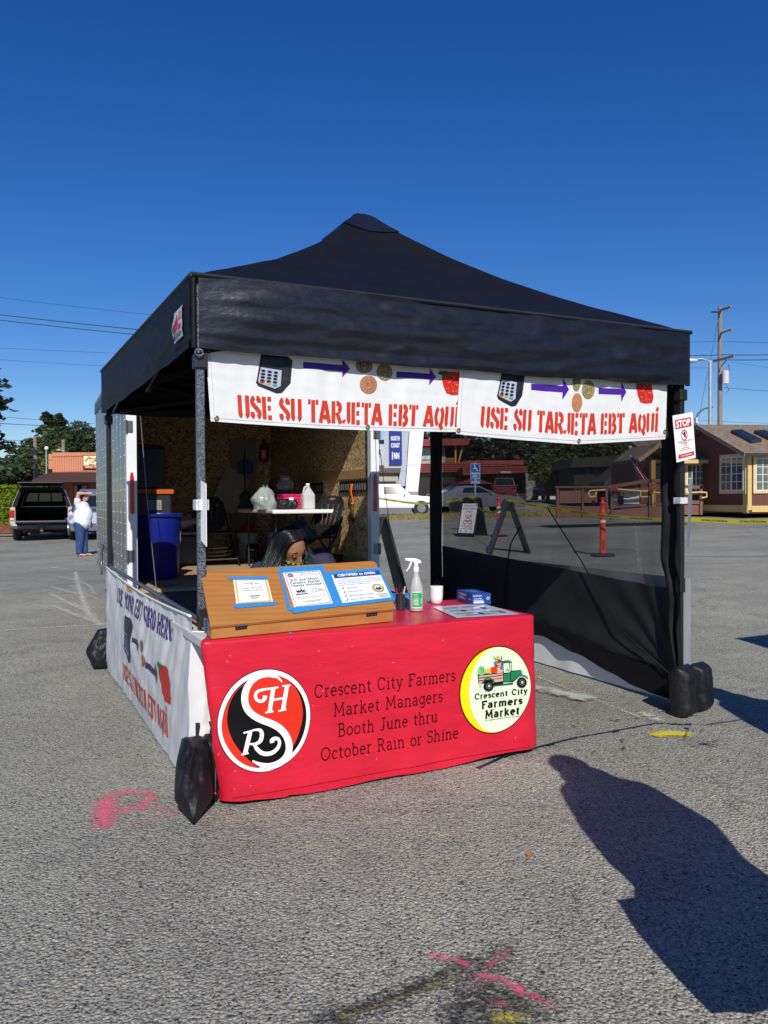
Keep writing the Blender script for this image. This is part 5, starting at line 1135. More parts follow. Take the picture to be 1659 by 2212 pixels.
solo('white_tub', 'round white plastic tub standing just behind the spray bottle', 'tub', x, WP, TF, tuple(cp), smooth=50)
# glove box
ga, gb, gc = mpx(987, 1296, TZ), mpx(1020, 1308, TZ), mpx(1064, 1306, TZ)
t = thing('glove_box', 'blue cardboard box of disposable gloves lettered COBALT at the back of the table', 'glove box', TF, (1.68, 0.2, TZ + 0.003))
gx = Vector((gc.x - gb.x, gc.y - gb.y, 0)).normalized(); gy = Vector((-gx.y, gx.x, 0)); g0 = Vector((gb.x, gb.y, TZ + 0.003)); gw, gd, gh = 0.115, 0.235, 0.062
GB = M('glove_box_blue', (0.02, 0.055, 0.28), 0.35, var=0.25, vs=14)
x = MB(); q = lambda a, b, c: g0 + gx * a + gy * b + Vector((0, 0, c))
x.add([q(0, 0, 0), q(gw, 0, 0), q(gw, gd, 0), q(0, gd, 0), q(0, 0, gh), q(gw, 0, gh), q(gw, gd, gh), q(0, gd, gh)], [(0, 3, 2, 1), (4, 5, 6, 7), (0, 1, 5, 4), (1, 2, 6, 5), (2, 3, 7, 6), (3, 0, 4, 7)])
gbx = part('carton', x, GB, t, bevel=0.0015)
fm = lambda o: (lambda u, v: q(gw * u, -0.0006 - o, gh * v)); sm_ = lambda o: (lambda u, v: q(-0.0006 - o, gd * (1 - u), gh * v)); tmq = lambda o: (lambda u, v: q(gw * u, gd * v, gh + 0.0006 + o))
x = MB(); shape(x, fm(0), [(0.08, 0.14), (0.62, 0.14), (0.62, 0.3), (0.08, 0.3)]); sans(x, fm(0), 'MICROFLEX', 0.06, 0.5, 0.74, 0.86, 0.02); sans(x, fm(0), 'UNDER NITRILE', 0.08, 0.52, 0.5, 0.6, 0.01); ribbon(x, fm(0), [(0.08, 0.4), (0.58, 0.4)], 0.05); shape(x, fm(0), [(0.74, 0.55), (0.84, 0.72), (0.94, 0.55), (0.84, 0.38)])
sans(x, sm_(0), 'COBALT', 0.14, 0.66, 0.62, 0.86, 0.03); ribbon(x, sm_(0), [(0.15, 0.48), (0.5, 0.48)], 0.06); ribbon(x, sm_(0), [(0.15, 0.36), (0.58, 0.36)], 0.05); ribbon(x, sm_(0), [(0.78, 0.45), (0.92, 0.45)], 0.05)
part('carton_lettering', x, ink('D9DEE8'), gbx, recalc=False)
x = MB(); ellipse(x, tmq(0), 0.5, 0.5, 0.28, 0.34, 24); op = part('glove_opening', x, ink('4E86C8'), gbx, recalc=False); x = MB(); ribbon(x, tmq(0.0005), arc(0.5, 0.5, 0.2, 0.26, 0, 360, 24), 0.05); part('glove_folds', x, ink('1B2C66'), op, recalc=False)
x = MB(); shape(x, fm(0.0004), [(0.77, 0.55), (0.84, 0.66), (0.91, 0.55), (0.84, 0.44)]); part('carton_mark', x, ink('2C7A52'), gbx, recalc=False)
# flyer, tape roll, pen cup
P = [mpx(985, 1334, TZ + 0.004), mpx(1122, 1326, TZ + 0.004), mpx(1040, 1303, TZ + 0.004), mpx(934, 1311, TZ + 0.004)]
t = thing('flyer', 'printed information sheet lying flat under a plastic sleeve on the table', 'flyer', TF, tuple(P[0]))
x = MB(); sheet(x, P, Vector((0, 0, 1)), 0.001); sh = part('sheet', x, M('glossy_sleeve_paper', (0.62, 0.65, 0.7), 0.12, var=0.04), t)
k = quad_map(P, Vector((0, 0, 1)), 0.0008); x = MB()
for u, v, w in ((0.12, 0.8, 0.3), (0.45, 0.8, 0.4), (0.12, 0.55, 0.2), (0.5, 0.55, 0.35), (0.12, 0.3, 0.35), (0.6, 0.3, 0.3), (0.2, 0.15, 0.5)):
    ribbon(x, k, [(u, v), (u + w, v)], 0.02); ribbon(x, k, [(u, v - 0.05), (u + w * 0.8, v - 0.05)], 0.012)
for u, v in ((0.35, 0.5), (0.78, 0.62), (0.85, 0.2), (0.5, 0.22)): ellipse(x, k, u, v, 0.05, 0.07, 12)
part('print', x, ink('3B4150'), sh, recalc=False)
c = mpx(876, 1300, TZ); c = Vector((c.x - 0.02, c.y, TZ + 0.003))
x = MB(); x.lathe([(0.04, 0.0), (0.062, 0.0), (0.062, 0.045), (0.04, 0.045), (0.04, 0.0)], c, 28, caps=False)
solo('tape_roll', 'roll of blue masking tape lying flat behind the wooden box', 'tape roll', x, BTAPE, TF, tuple(c), smooth=40)
c = mpx(861, 1318, TZ); c = Vector((c.x + 0.012, c.y, TZ + 0.003))
t = thing('pen_cup', 'dark mesh cup of pens at the right end of the wooden box', 'pen cup', TF, tuple(c))
x = MB(); x.lathe([(0.022, 0.0), (0.024, 0.0), (0.027, 0.085), (0.025, 0.085), (0.022, 0.004), (0.0, 0.004)], c, 16, caps=False); part('cup', x, M('smoked_plastic', (0.03, 0.03, 0.035), 0.2), t, smooth=50)
for i, (dx, dy, h, col) in enumerate(((0.012, -0.004, 0.125, 'B9BDC4'), (-0.01, 0.006, 0.115, 'B02020'), (0.002, 0.01, 0.12, '202024'), (0.004, -0.008, 0.11, 'C02828'))):
    x = MB(); x.tube([c + Vector((dx * 0.4, dy * 0.4, 0.006)), c + Vector((dx * 2.0, dy * 2, h))], 0.0042, 7); part('pen', x, ink(col), t, smooth=60)
x = MB(); p = mpx(625, 1369, TZ); x.ball(Vector((p.x, TY0 + 0.02, TZ + 0.004)), (0.008, 0.006, 0.004), 8, 5); solo('tape_scrap', 'crumpled scrap of blue tape at the front edge of the table', 'scrap', x, BTAPE, TF, (p.x, TY0 + 0.02, TZ))

# ------------------------------------------------------------ people
def body_mesh(name, blobs, mats, parent, vox=0.014, smooth_it=4, label=None):
    x = MB()
    for b in blobs:
        if b[0] == 'b': x.ball(b[1], b[2], 18, 12, b[3] if len(b) > 3 else None)
        else: x.tube(b[1], b[2], 14)
        if b[0] == 't':
            for p, r in ((b[1][0], b[2][0]), (b[1][-1], b[2][-1])): x.ball(p, r, 12, 8)
    o = part(name, x, mats, parent, label=label)
    r = o.modifiers.new('skin', 'REMESH'); r.mode = 'VOXEL'; r.voxel_size = vox; r.use_smooth_shade = True
    s = o.modifiers.new('smooth', 'SMOOTH'); s.iterations = smooth_it; s.factor = 0.5
    return o
V = Vector
def hand(open_dir, palm_c, fing, up_, r=0.009, side=1, L_=0.075):
    """palm with five separate curled fingers"""
    f = V(fing).normalized(); u = V(up_).normalized(); s = f.cross(u).normalized() * side
    out = [('t', [palm_c - f * 0.045, palm_c - f * 0.01, palm_c + f * 0.035], [0.026, 0.034, 0.034])]
    for i, (off, ln) in enumerate(((-0.027, 0.8), (-0.009, 0.95), (0.009, 0.9), (0.026, 0.7))):
        b = palm_c + f * 0.04 + s * off
        out.append(('t', [b, b + f * L_ * ln * 0.45 - u * 0.004, b + f * L_ * ln * 0.8 - u * 0.018, b + f * L_ * ln - u * 0.034], [r, r * 0.95, r * 0.85, r * 0.7]))
    b = palm_c - f * 0.015 - s * 0.03
    out.append(('t', [b, b - s * 0.022 + f * 0.02 - u * 0.006, b - s * 0.026 + f * 0.048 - u * 0.014], [r * 1.25, r * 1.1, r * 0.8]))
    return out
SKIN1 = M('warm_brown_skin', (0.34, 0.155, 0.085), 0.5, var=0.06, vs=25)
SKIN2 = M('fair_skin', (0.55, 0.30, 0.20), 0.5, var=0.06, vs=25)
# seated person behind the box: chair seat at .45, head bowed towards the table
hd = TF.pb(626, 1187, 0.80)
px_, py_ = hd.x, 0.86
ps = thing('person', 'person seated behind the box, head bowed, long dark green-tipped hair and a patterned face mask', 'person', TF, (px_, py_ + 0.2, 0))
hc = V((hd.x, 0.80, hd.z))
hr = Matrix.Rotation(radians(27), 3, 'X') @ Matrix.Rotation(radians(-14), 3, 'Y')     # bowed
hr = Matrix.Rotation(radians(26), 3, 'Z') @ hr
def H(v): return hc + hr @ V(v) * 0.93
neck = V((px_ + 0.02, py_ + 0.13, 0.92)); ch = V((px_ + 0.06, py_ + 0.17, 0.78)); pel = V((px_ + 0.05, py_ + 0.30, 0.52))
shl, shr = V((px_ - 0.15, py_ + 0.12, 0.87)), V((px_ + 0.30, py_ + 0.13, 0.94))
ell, elr = V((px_ - 0.25, py_ - 0.05, 0.66)), V((px_ + 0.36, py_ - 0.06, 0.68))
wrl, wrr = V((px_ - 0.12, py_ - 0.27, 0.775)), V((px_ + 0.18, py_ - 0.27, 0.775))
head_bl = [('b', H((0, 0, 0.03)), (0.076, 0.096, 0.105), hr), ('b', H((0, -0.028, -0.055)), (0.056, 0.066, 0.062), hr), ('b', H((0, -0.045, -0.09)), (0.032, 0.036, 0.028), hr),
           ('t', [H((0, -0.092, 0.02)), H((0, -0.106, -0.018)), H((0, -0.112, -0.036))], [0.010, 0.013, 0.016]), ('t', [H((-0.045, -0.084, 0.03)), H((0, -0.094, 0.036)), H((0.045, -0.084, 0.03))], [0.012, 0.013, 0.012]),
           ('b', H((0.078, 0.005, -0.01)), (0.01, 0.02, 0.03), hr), ('b', H((-0.078, 0.005, -0.01)), (0.01, 0.02, 0.03), hr), ('t', [H((0, 0.02, -0.06)), neck], [0.054, 0.058])]
blobs = head_bl + [('t', [pel, ch, neck], [0.15, 0.16, 0.06]), ('t', [shl, ell, wrl], [0.055, 0.042, 0.028]), ('t', [shr, elr, wrr], [0.055, 0.042, 0.028])]
for s in (-1, 1):
    hp_ = pel + V((s * 0.09, 0, 0)); kn = V((px_ + 0.05 + s * 0.12, py_ - 0.12, 0.50)); an = V((px_ + 0.05 + s * 0.13, py_ - 0.08, 0.09))
    blobs += [('t', [hp_, kn], [0.085, 0.06]), ('t', [kn, an], [0.058, 0.038]), ('t', [an + V((0, 0.04, -0.04)), an + V((0, -0.14, -0.05))], [0.038, 0.03])]
blobs += hand(0, wrl + V((0.03, -0.03, 0.0)), (0.5, -0.8, -0.1), (0, 0, 1)) + hand(0, wrr + V((-0.02, -0.03, 0)), (-0.5, -0.8, -0.1), (0, 0, 1), side=-1)
body_mesh('body', blobs, SKIN1, ps, 0.011, 3)
body_mesh('navy_top', [('t', [pel + V((0, 0, -0.05)), ch, ch + V((0, -0.02, 0.09))], [0.165, 0.18, 0.13]), ('t', [shl + V((0.03, 0, 0.0)), shl.lerp(ell, 0.55)], [0.085, 0.068]), ('t', [shr + V((-0.03, 0, 0)), shr.lerp(elr, 0.55)], [0.085, 0.068])], M('navy_cotton', (0.022, 0.02, 0.055), 0.8, var=0.2, vs=15), ps, 0.014, 5)
lj = []
for s in (-1, 1):
    kn = V((px_ + 0.05 + s * 0.12, py_ - 0.12, 0.50)); an = V((px_ + 0.05 + s * 0.13, py_ - 0.08, 0.13)); lj += [('t', [pel + V((s * 0.09, 0, 0)), kn, an], [0.10, 0.075, 0.055])]
body_mesh('jeans', lj, M('dark_denim', (0.02, 0.025, 0.05), 0.8), ps, 0.016, 4)
# face: eyes, brows, mask
x = MB()
for s in (-1, 1): x.ball(H((s * 0.033, -0.088, 0.008)), (0.013, 0.007, 0.008), 10, 6, hr)
part('eyelid', x, M('eyelid_skin', (0.27, 0.115, 0.065), 0.5), ps, smooth=180)
x = MB()
for s in (-1, 1): x.tube([H((s * 0.016, -0.098, 0.036)), H((s * 0.036, -0.096, 0.042)), H((s * 0.056, -0.084, 0.034))], [0.0018, 0.0026, 0.0015], 6)
for s in (-1, 1): x.tube([H((s * 0.02, -0.094, 0.0)), H((s * 0.034, -0.095, -0.004)), H((s * 0.048, -0.088, 0.0))], 0.0013, 5)
part('eyebrow', x, ink('120C0A'), ps, smooth=180)
def maskp(off):
    def f(u, v):
        a = radians(-80 + 160 * u); w = 0.080 + 0.006 * sin(pi * v)
        return H((w * sin(a) * (1 - 0.25 * (1 - v)), -(0.035 + (0.092 + off + 0.018 * cos(a) ** 6) * cos(a)) + 0.012 + 0.02 * (1 - v), -0.118 + 0.098 * v - 0.012 * (1 - cos(a))))
    return f
mf = maskp(0.0); x = MB(); x.grid(mf, 30, 10); mk = part('face_mask', x, ink('0B0D0C'), ps, smooth=180)
x = MB(); mo = maskp(0.003)
for r in range(4):
    for c in range(8):
        ellipse(x, mo, 0.1 + c * 0.115 + (r % 2) * 0.05, 0.14 + r * 0.24, 0.038, 0.085, 12)
part('mask_spots', x, ink('B9D98A'), mk, recalc=False)
x = MB(); ribbon(x, mo, [(0.02, 0.97), (0.98, 0.97)], 0.06, 0.05); part('mask_binding', x, ink('C2D23A'), mk, recalc=False)
# hair
def hair_mat():
    m = bpy.data.materials.new('dark_hair_green_tips'); m.use_nodes = True; t = m.node_tree; L = t.links.new; b = t.nodes['Principled BSDF']
    a = nd(t, 'ShaderNodeAttribute', attribute_name='t'); r = nd(t, 'ShaderNodeValToRGB'); e = r.color_ramp.elements
    e[0].position = 0.5; e[0].color = (0.010, 0.008, 0.008, 1); e[1].position = 0.8; e[1].color = (0.010, 0.045, 0.033, 1)
    L(a.outputs['Fac'], r.inputs[0]); L(r.outputs[0], b.inputs['Base Color']); b.inputs['Roughness'].default_value = 0.32; b.inputs['Specular IOR Level'].default_value = 0.6; return m
HAIR = hair_mat()
x = MB(); tv = []
def cap(u, v):
    a = 2 * pi * u; th = radians(118) * v
    d = V((0.082 * sin(th) * cos(a), 0.102 * sin(th) * sin(a), 0.104 * cos(th)))
    if d.y < 0: d.z = max(d.z, 0.078 - abs(d.x) * 0.35); d.y *= 0.84
    return H(d + V((0, 0.008, 0.034)))
x.grid(cap, 30, 12, wrap=True); tv += [0.0] * len(x.v)
rn = random.Random(5)
for i in range(850):
    side = -1 if rn.random() < 0.72 else 1
    # root along a parting
    yy = rn.uniform(-0.075, 0.09); zz = 0.034 + 0.112 * sqrt(max(0.02, 1 - (yy / 0.11) ** 2)) * 1.02
    root = H(V((0.012 + rn.uniform(-0.006, 0.006), yy, zz)))
    ss = side * rn.uniform(0.075, 0.102)
    tem = H(V((ss, yy * 0.75 + 0.012 + rn.uniform(-0.02, 0.02), 0.02 + rn.uniform(-0.025, 0.03))))
    mid = H(V((ss * 0.62, yy * 0.95, zz * 0.86 + 0.012)))
    fall = V((side * rn.uniform(-0.02, 0.07) + (-0.05 if side < 0 else 0.0), rn.uniform(-0.06, 0.06), -rn.uniform(0.16, 0.34) if side < 0 else -rn.uniform(0.05, 0.16)))
    e1q = tem + fall * 0.45 + V((0, 0, -0.02)); e2q = tem + fall
    e2q.z = max(e2q.z, 0.80)
    P = dense([tuple(root), tuple(mid), tuple(tem), tuple(e1q), tuple(e2q)], 3) if False else None
    ctrl = [root, mid, tem, e1q, e2q]; pts = []
    for k in range(4):
        p0, p1, p2, p3 = ctrl[max(0, k - 1)], ctrl[k], ctrl[k + 1], ctrl[min(4, k + 2)]
        for j in range(3):
            s_ = j / 3; pts.append(0.5 * (2 * p1 + (p2 - p0) * s_ + (2 * p0 - 5 * p1 + 4 * p2 - p3) * s_ * s_ + (3 * p1 - p0 - 3 * p2 + p3) * s_ ** 3))
    pts.append(e2q)
    nv0 = len(x.v); w = rn.uniform(0.0013, 0.003)
    x.tube(pts, [w * (1 - 0.75 * (j / (len(pts) - 1)) ** 2) for j in range(len(pts))], 4, caps=False)
    tip = rn.uniform(0.75, 1.1)
    tv += [min(1.0, tip * (j / (len(pts) - 1))) for j in range(len(pts)) for _ in range(4)]
o = part('hair', x, HAIR, ps, smooth=180, recalc=False); a_ = o.data.attributes.new('t', 'FLOAT', 'POINT'); a_.data.foreach_set('value', tv)
# chair the person sits on
t = thing('folding_chair', 'black folding chair the seated person sits on, hidden behind the box', 'chair', TF, (px_ + 0.05, py_ + 0.3, 0))
x = MB(); x.box(px_ - 0.16, px_ + 0.26, py_ + 0.1, py_ + 0.5, 0.42, 0.445); part('seat', x, BLKP, t, bevel=0.01)
x = MB(); x.grid(lambda u, v: (px_ - 0.16 + 0.42 * u, py_ + 0.52 + 0.03 * sin(pi * u), 0.58 + 0.22 * v), 8, 4); part('backrest', x, BLKP, t, smooth=180, solid=0.015)
for s in (-0.17, 0.27):
    x = MB(); x.tube([(px_ + s, py_ + 0.08, 0.01), (px_ + s, py_ + 0.42, 0.43), (px_ + s, py_ + 0.54, 0.80)], 0.011, 8); part('leg', x, BLKM, t, smooth=60)
    x = MB(); x.tube([(px_ + s, py_ + 0.56, 0.01), (px_ + s, py_ + 0.12, 0.43)], 0.011, 8); part('leg', x, BLKM, t, smooth=60)
# ------------------------------------------------------------ cargo trailer behind the tent
TW, TL_, TF_Z, TH = 2.57, 4.3, 0.48, 2.72
def osb_mat():
    m = bpy.data.materials.new('oriented_strand_board'); m.use_nodes = True; t = m.node_tree; L = t.links.new; b = t.nodes['Principled BSDF']
    tc = nd(t, 'ShaderNodeTexCoord'); n0 = nd(t, 'ShaderNodeTexNoise', Scale=25.0, Detail=2.0); L(tc.outputs['Object'], n0.inputs['Vector'])
    mx = nd(t, 'ShaderNodeMixRGB', blend_type='LINEAR_LIGHT'); mx.inputs[0].default_value = 0.03; L(tc.outputs['Object'], mx.inputs[1]); L(n0.outputs[1], mx.inputs[2])
    mp = nd(t, 'ShaderNodeMapping'); mp.inputs['Scale'].default_value = (1.0, 0.8, 1.6); L(mx.outputs[0], mp.inputs[0])
    v = nd(t, 'ShaderNodeTexVoronoi', Scale=38.0); L(mp.outputs[0], v.inputs['Vector']); s = nd(t, 'ShaderNodeSeparateColor'); L(v.outputs['Color'], s.inputs[0])
    r = nd(t, 'ShaderNodeValToRGB'); e = r.color_ramp.elements; e[0].color = (0.16, 0.095, 0.037, 1); e[1].color = (0.78, 0.60, 0.32, 1); q = e.new(0.5); q.color = (0.52, 0.36, 0.165, 1); L(s.outputs[0], r.inputs[0])
    L(r.outputs[0], b.inputs['Base Color']); b.inputs['Roughness'].default_value = 0.7; return m
OSB = osb_mat()
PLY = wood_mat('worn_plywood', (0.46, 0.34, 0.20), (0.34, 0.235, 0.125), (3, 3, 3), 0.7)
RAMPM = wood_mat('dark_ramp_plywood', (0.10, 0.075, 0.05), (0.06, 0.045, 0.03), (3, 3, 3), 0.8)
def alu_mat():
    m = M('grey_aluminium_skin', (0.30, 0.31, 0.325), 0.28, 0.85, var=0.12, vs=2.5, bump=0.06, bs=2.0); return m
ALU = alu_mat(); WSTL = M('white_painted_steel', (0.74, 0.75, 0.76), 0.35, var=0.05, vs=3); REDL = M('red_lens', (0.55, 0.008, 0.01), 0.15, var=0.3, vs=60)
tr = thing('cargo_trailer', 'grey aluminium cargo trailer with its rear ramp door open behind the tent', 'trailer', RF, (TW / 2, 2.0, 0))
x = MB(); x.box(0, 0.02, 0.10, TL_, 0.46, TH - 0.06); x.box(0.02, TW - 0.02, TL_ - 0.02, TL_, 0.46, TH - 0.06); lw = part('aluminium_wall', x, ALU, tr)
x = MB(); x.box(TW - 0.02, TW, 0.10, TL_, 0.46, TH - 0.06); part('aluminium_wall', x, ALU, tr)
x = MB()
for i in range(11):
    y = 0.16 + i * 0.405; x.box(-0.004, 0.0, y - 0.006, y + 0.006, 0.48, TH - 0.08)
part('panel_seam', x, M('seam_aluminium', (0.26, 0.27, 0.28), 0.4, 0.6), lw)
x = MB()
for i in range(11):
    for s in (-0.035, 0.035):
        for k in range(17): x.ball((-0.003, 0.16 + i * 0.405 + s + 0.012 * (k % 2), 0.55 + k * 0.11), (0.004, 0.0055, 0.0055), 6, 4)
part('rivets', x, M('rivet_metal', (0.75, 0.76, 0.78), 0.3, 0.7), lw, smooth=180)
x = MB(); x.box(-0.015, TW + 0.015, -0.01, TL_ + 0.01, TH - 0.06, TH); part('roof', x, M('trailer_roof', (0.4, 0.4, 0.42), 0.4, 0.5), tr, bevel=0.02)
x = MB(); x.box(-0.012, 0.0, 0.1, TL_, TH - 0.17, TH - 0.062); part('top_trim', x, M('dark_trim', (0.03, 0.032, 0.036), 0.4), lw)
x = MB(); x.box(-0.012, 0.012, 0.1, TL_, 0.42, 0.47); part('bottom_trim', x, CHRM, lw)
x = MB()
for a, b in ((0.0, 0.095), (TW - 0.095, TW)): x.box(a, b, 0.0, 0.099, 0.40, TH - 0.062)
x.box(0.096, TW - 0.096, 0.0, 0.099, 2.47, TH - 0.062); x.box(0.0, TW, 0.0, 0.099, 0.36, 0.398)
fr2 = part('rear_frame', x, WSTL, tr, bevel=0.006)
for a in (0.03, TW - 0.03):
    for z in (0.80, 2.02): 
        x = MB(); x.box(a - 0.035, a + 0.03, -0.008, 0.0, z - 0.055, z + 0.055); x.tube([(a - 0.03 if a < 1 else a + 0.03, -0.012, z - 0.06), (a - 0.03 if a < 1 else a + 0.03, -0.012, z + 0.06)], 0.013, 8); part('hinge', x, GREYM, fr2, smooth=40)
for a in (0.047, TW - 0.047):
    x = MB(); x.prism([(a - 0.016, 1.20), (a + 0.016, 1.20), (a + 0.018, 1.24), (a + 0.018, 1.55), (a + 0.010, 1.59), (a - 0.010, 1.59), (a - 0.018, 1.55), (a - 0.018, 1.24)], -0.014, 0.0); part('tail_light', x, REDL, fr2, bevel=0.004, label='long upright red tail light')
# interior
x = MB(); x.box(0.021, 0.035, 0.1, TL_ - 0.021, TF_Z, TH - 0.065); x.box(TW - 0.035, TW - 0.021, 0.1, TL_ - 0.021, TF_Z, TH - 0.065); x.box(0.036, TW - 0.036, TL_ - 0.04, TL_ - 0.021, TF_Z, TH - 0.065); part('inner_wall', x, OSB, tr)
x = MB(); x.box(0.036, TW - 0.036, 0.1, TL_ - 0.041, TH - 0.09, TH - 0.061); part('inner_ceiling', x, M('ceiling_panel', (0.3, 0.28, 0.25), 0.6), tr)
x = MB(); x.box(0.02, TW - 0.02, 0.0, TL_ - 0.02, 0.44, TF_Z); fl_ = part('floor', x, PLY, tr)
x = MB(); x.box(TW - 0.045, TW - 0.0355, 0.16, TL_ - 0.05, 1.56, 1.66); x.box(TW - 0.047, TW - 0.0355, 0.16, TL_ - 0.05, TF_Z + 0.1, TF_Z + 0.20); x.box(TW - 0.06, TW - 0.0355, 0.101, 0.155, TF_Z, TH - 0.1); part('wooden_rail', x, wood_mat('raw_pine', (0.45, 0.29, 0.13), (0.34, 0.2, 0.085)), tr)
x = MB(); x.box(TW - 0.0352, TW - 0.02, 0.0, 0.0, 0, 0) if False else None
for y0, y1 in ((0.22, 1.12), (1.75, 2.6)):
    x = MB(); x.box(TW - 0.05, TW - 0.036, y0, y1, 1.40, 1.54); et = part('tie_track', x, BLKM, tr, bevel=0.004)
    x = MB(); n_ = int((y1 - y0) / 0.075)
    for i in range(n_): y = y0 + 0.06 + i * 0.075; x.box(TW - 0.0525, TW - 0.0501, y, y + 0.022, 1.435, 1.505)
    part('track_slot', x, M('slot_steel', (0.5, 0.5, 0.5), 0.3, 0.6), et)
x = MB(); x.box(TW - 0.32, TW - 0.036, 1.0, 1.95, TF_Z, TF_Z + 0.2); part('wheel_box', x, BLKM, tr, bevel=0.01)
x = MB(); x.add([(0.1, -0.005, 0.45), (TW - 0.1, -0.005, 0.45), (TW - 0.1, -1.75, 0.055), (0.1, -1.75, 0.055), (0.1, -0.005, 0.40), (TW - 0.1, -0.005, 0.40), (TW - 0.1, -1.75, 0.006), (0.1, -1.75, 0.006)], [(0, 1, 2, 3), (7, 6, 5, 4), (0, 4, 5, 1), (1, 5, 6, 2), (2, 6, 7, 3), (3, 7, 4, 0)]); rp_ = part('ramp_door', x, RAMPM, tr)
x = MB()
dr = RF.pz(370, 1265, 0.482); dr = V((dr.x, max(0.06, dr.y), 0.482))
x.lathe([(0.075, 0), (0.07, 0.006), (0.045, 0.006), (0.043, 0.002)], dr, 16); x.tube([dr + V((0.03 * cos(a), 0.03 * sin(a), 0.008)) for a in [i * pi / 6 for i in range(13)]], 0.006, 6); part('tie_ring', x, GREYM, fl_, smooth=40)
x = MB(); x.tube([(0.12, 0.02, 2.30), (0.13, -0.45, 1.35), (0.14, -1.2, 0.24)], 0.0035, 5); part('ramp_cable', x, M('cable_wire', (0.3, 0.3, 0.3), 0.4, 0.6), tr, smooth=60)
x = MB(); q = RF.L(TF.W(2.45, 2.75, 0.25)); x.tube([(TW - 0.05, 0.0, 2.30), (q.x + 0.05, q.y, 0.05)], 0.0035, 5); part('ramp_cable', x, MATS['cable_wire'], tr, smooth=60)
for sx in (0.0, TW):
    for y in (1.95, 2.72):
        w = MB(); mt = Matrix.Rotation(pi / 2, 3, 'Y'); c_ = (0.14 if sx == 0 else TW - 0.14, y, 0.335)
        w.lathe([(0.2, -0.09), (0.32, -0.095), (0.335, -0.07), (0.335, 0.07), (0.32, 0.095), (0.2, 0.09)], c_, 28, mt); ty = part('tyre', w, M('tyre_rubber', (0.013, 0.013, 0.014), 0.75, var=0.2), tr, smooth=40)
        w = MB(); w.lathe([(0.03, -0.085), (0.19, -0.06), (0.2, -0.092)], c_, 20, mt); w.lathe([(0.03, 0.085), (0.19, 0.06), (0.2, 0.092)], c_, 20, mt); part('rim', w, CHRM, ty, smooth=40)
    w = MB()
    def fend(u, v, sx=sx):
        a = pi * u; y = 2.335 + 0.86 * -cos(a) ; z = 0.36 + 0.42 * min(1, sin(a) * 1.5); xx = -0.005 - 0.03 * v if sx == 0 else TW + 0.005 + 0.03 * v
        return (xx, y, z + 0.012 * v)
    w.grid(fend, 30, 2); part('fender', w, CHRM, tr, smooth=60, solid=0.02)
x = MB(); x.box(0.25, TW - 0.25, 0.1, TL_, 0.34, 0.438); part('chassis', x, BLKM, tr)
x = MB(); x.bar((TW / 2 - 0.5, TL_, 0.4), (TW / 2, TL_ + 1.2, 0.4), 0.08); x.bar((TW / 2 + 0.5, TL_, 0.4), (TW / 2, TL_ + 1.2, 0.4), 0.08); x.tube([(TW / 2, TL_ + 1.0, 0.02), (TW / 2, TL_ + 1.0, 0.6)], 0.03, 8); part('tow_frame', x, BLKM, tr)

FLZ = TF_Z + 0.001
# ---- inside
c = RF.pz(340, 1250, TF_Z); c = V((c.x, c.y, FLZ))
t = thing('rubbish_bin', 'large round blue plastic bin at the left end of the trailer floor', 'bin', RF, tuple(c))
BLUE = M('blue_plastic', (0.006, 0.016, 0.21), 0.38, var=0.08)
x = MB(); x.lathe([(0.0, 0.006), (0.205, 0.0), (0.225, 0.05), (0.252, 0.6), (0.258, 0.62), (0.258, 0.665), (0.285, 0.675), (0.288, 0.70), (0.262, 0.705), (0.248, 0.66), (0.22, 0.05), (0.0, 0.02)], c, 40, caps=False); bn = part('barrel', x, BLUE, t, smooth=35)
x = MB(); va = radians(-30); x.add([c + V((0.256 * cos(va + d), 0.256 * sin(va + d), h)) for d, h in ((0, 0.44), (0.09, 0.38), (0.12, 0.5), (0.05, 0.52))], [(0, 1, 2, 3)]); part('torn_sticker', x, PAPER, bn, recalc=False)
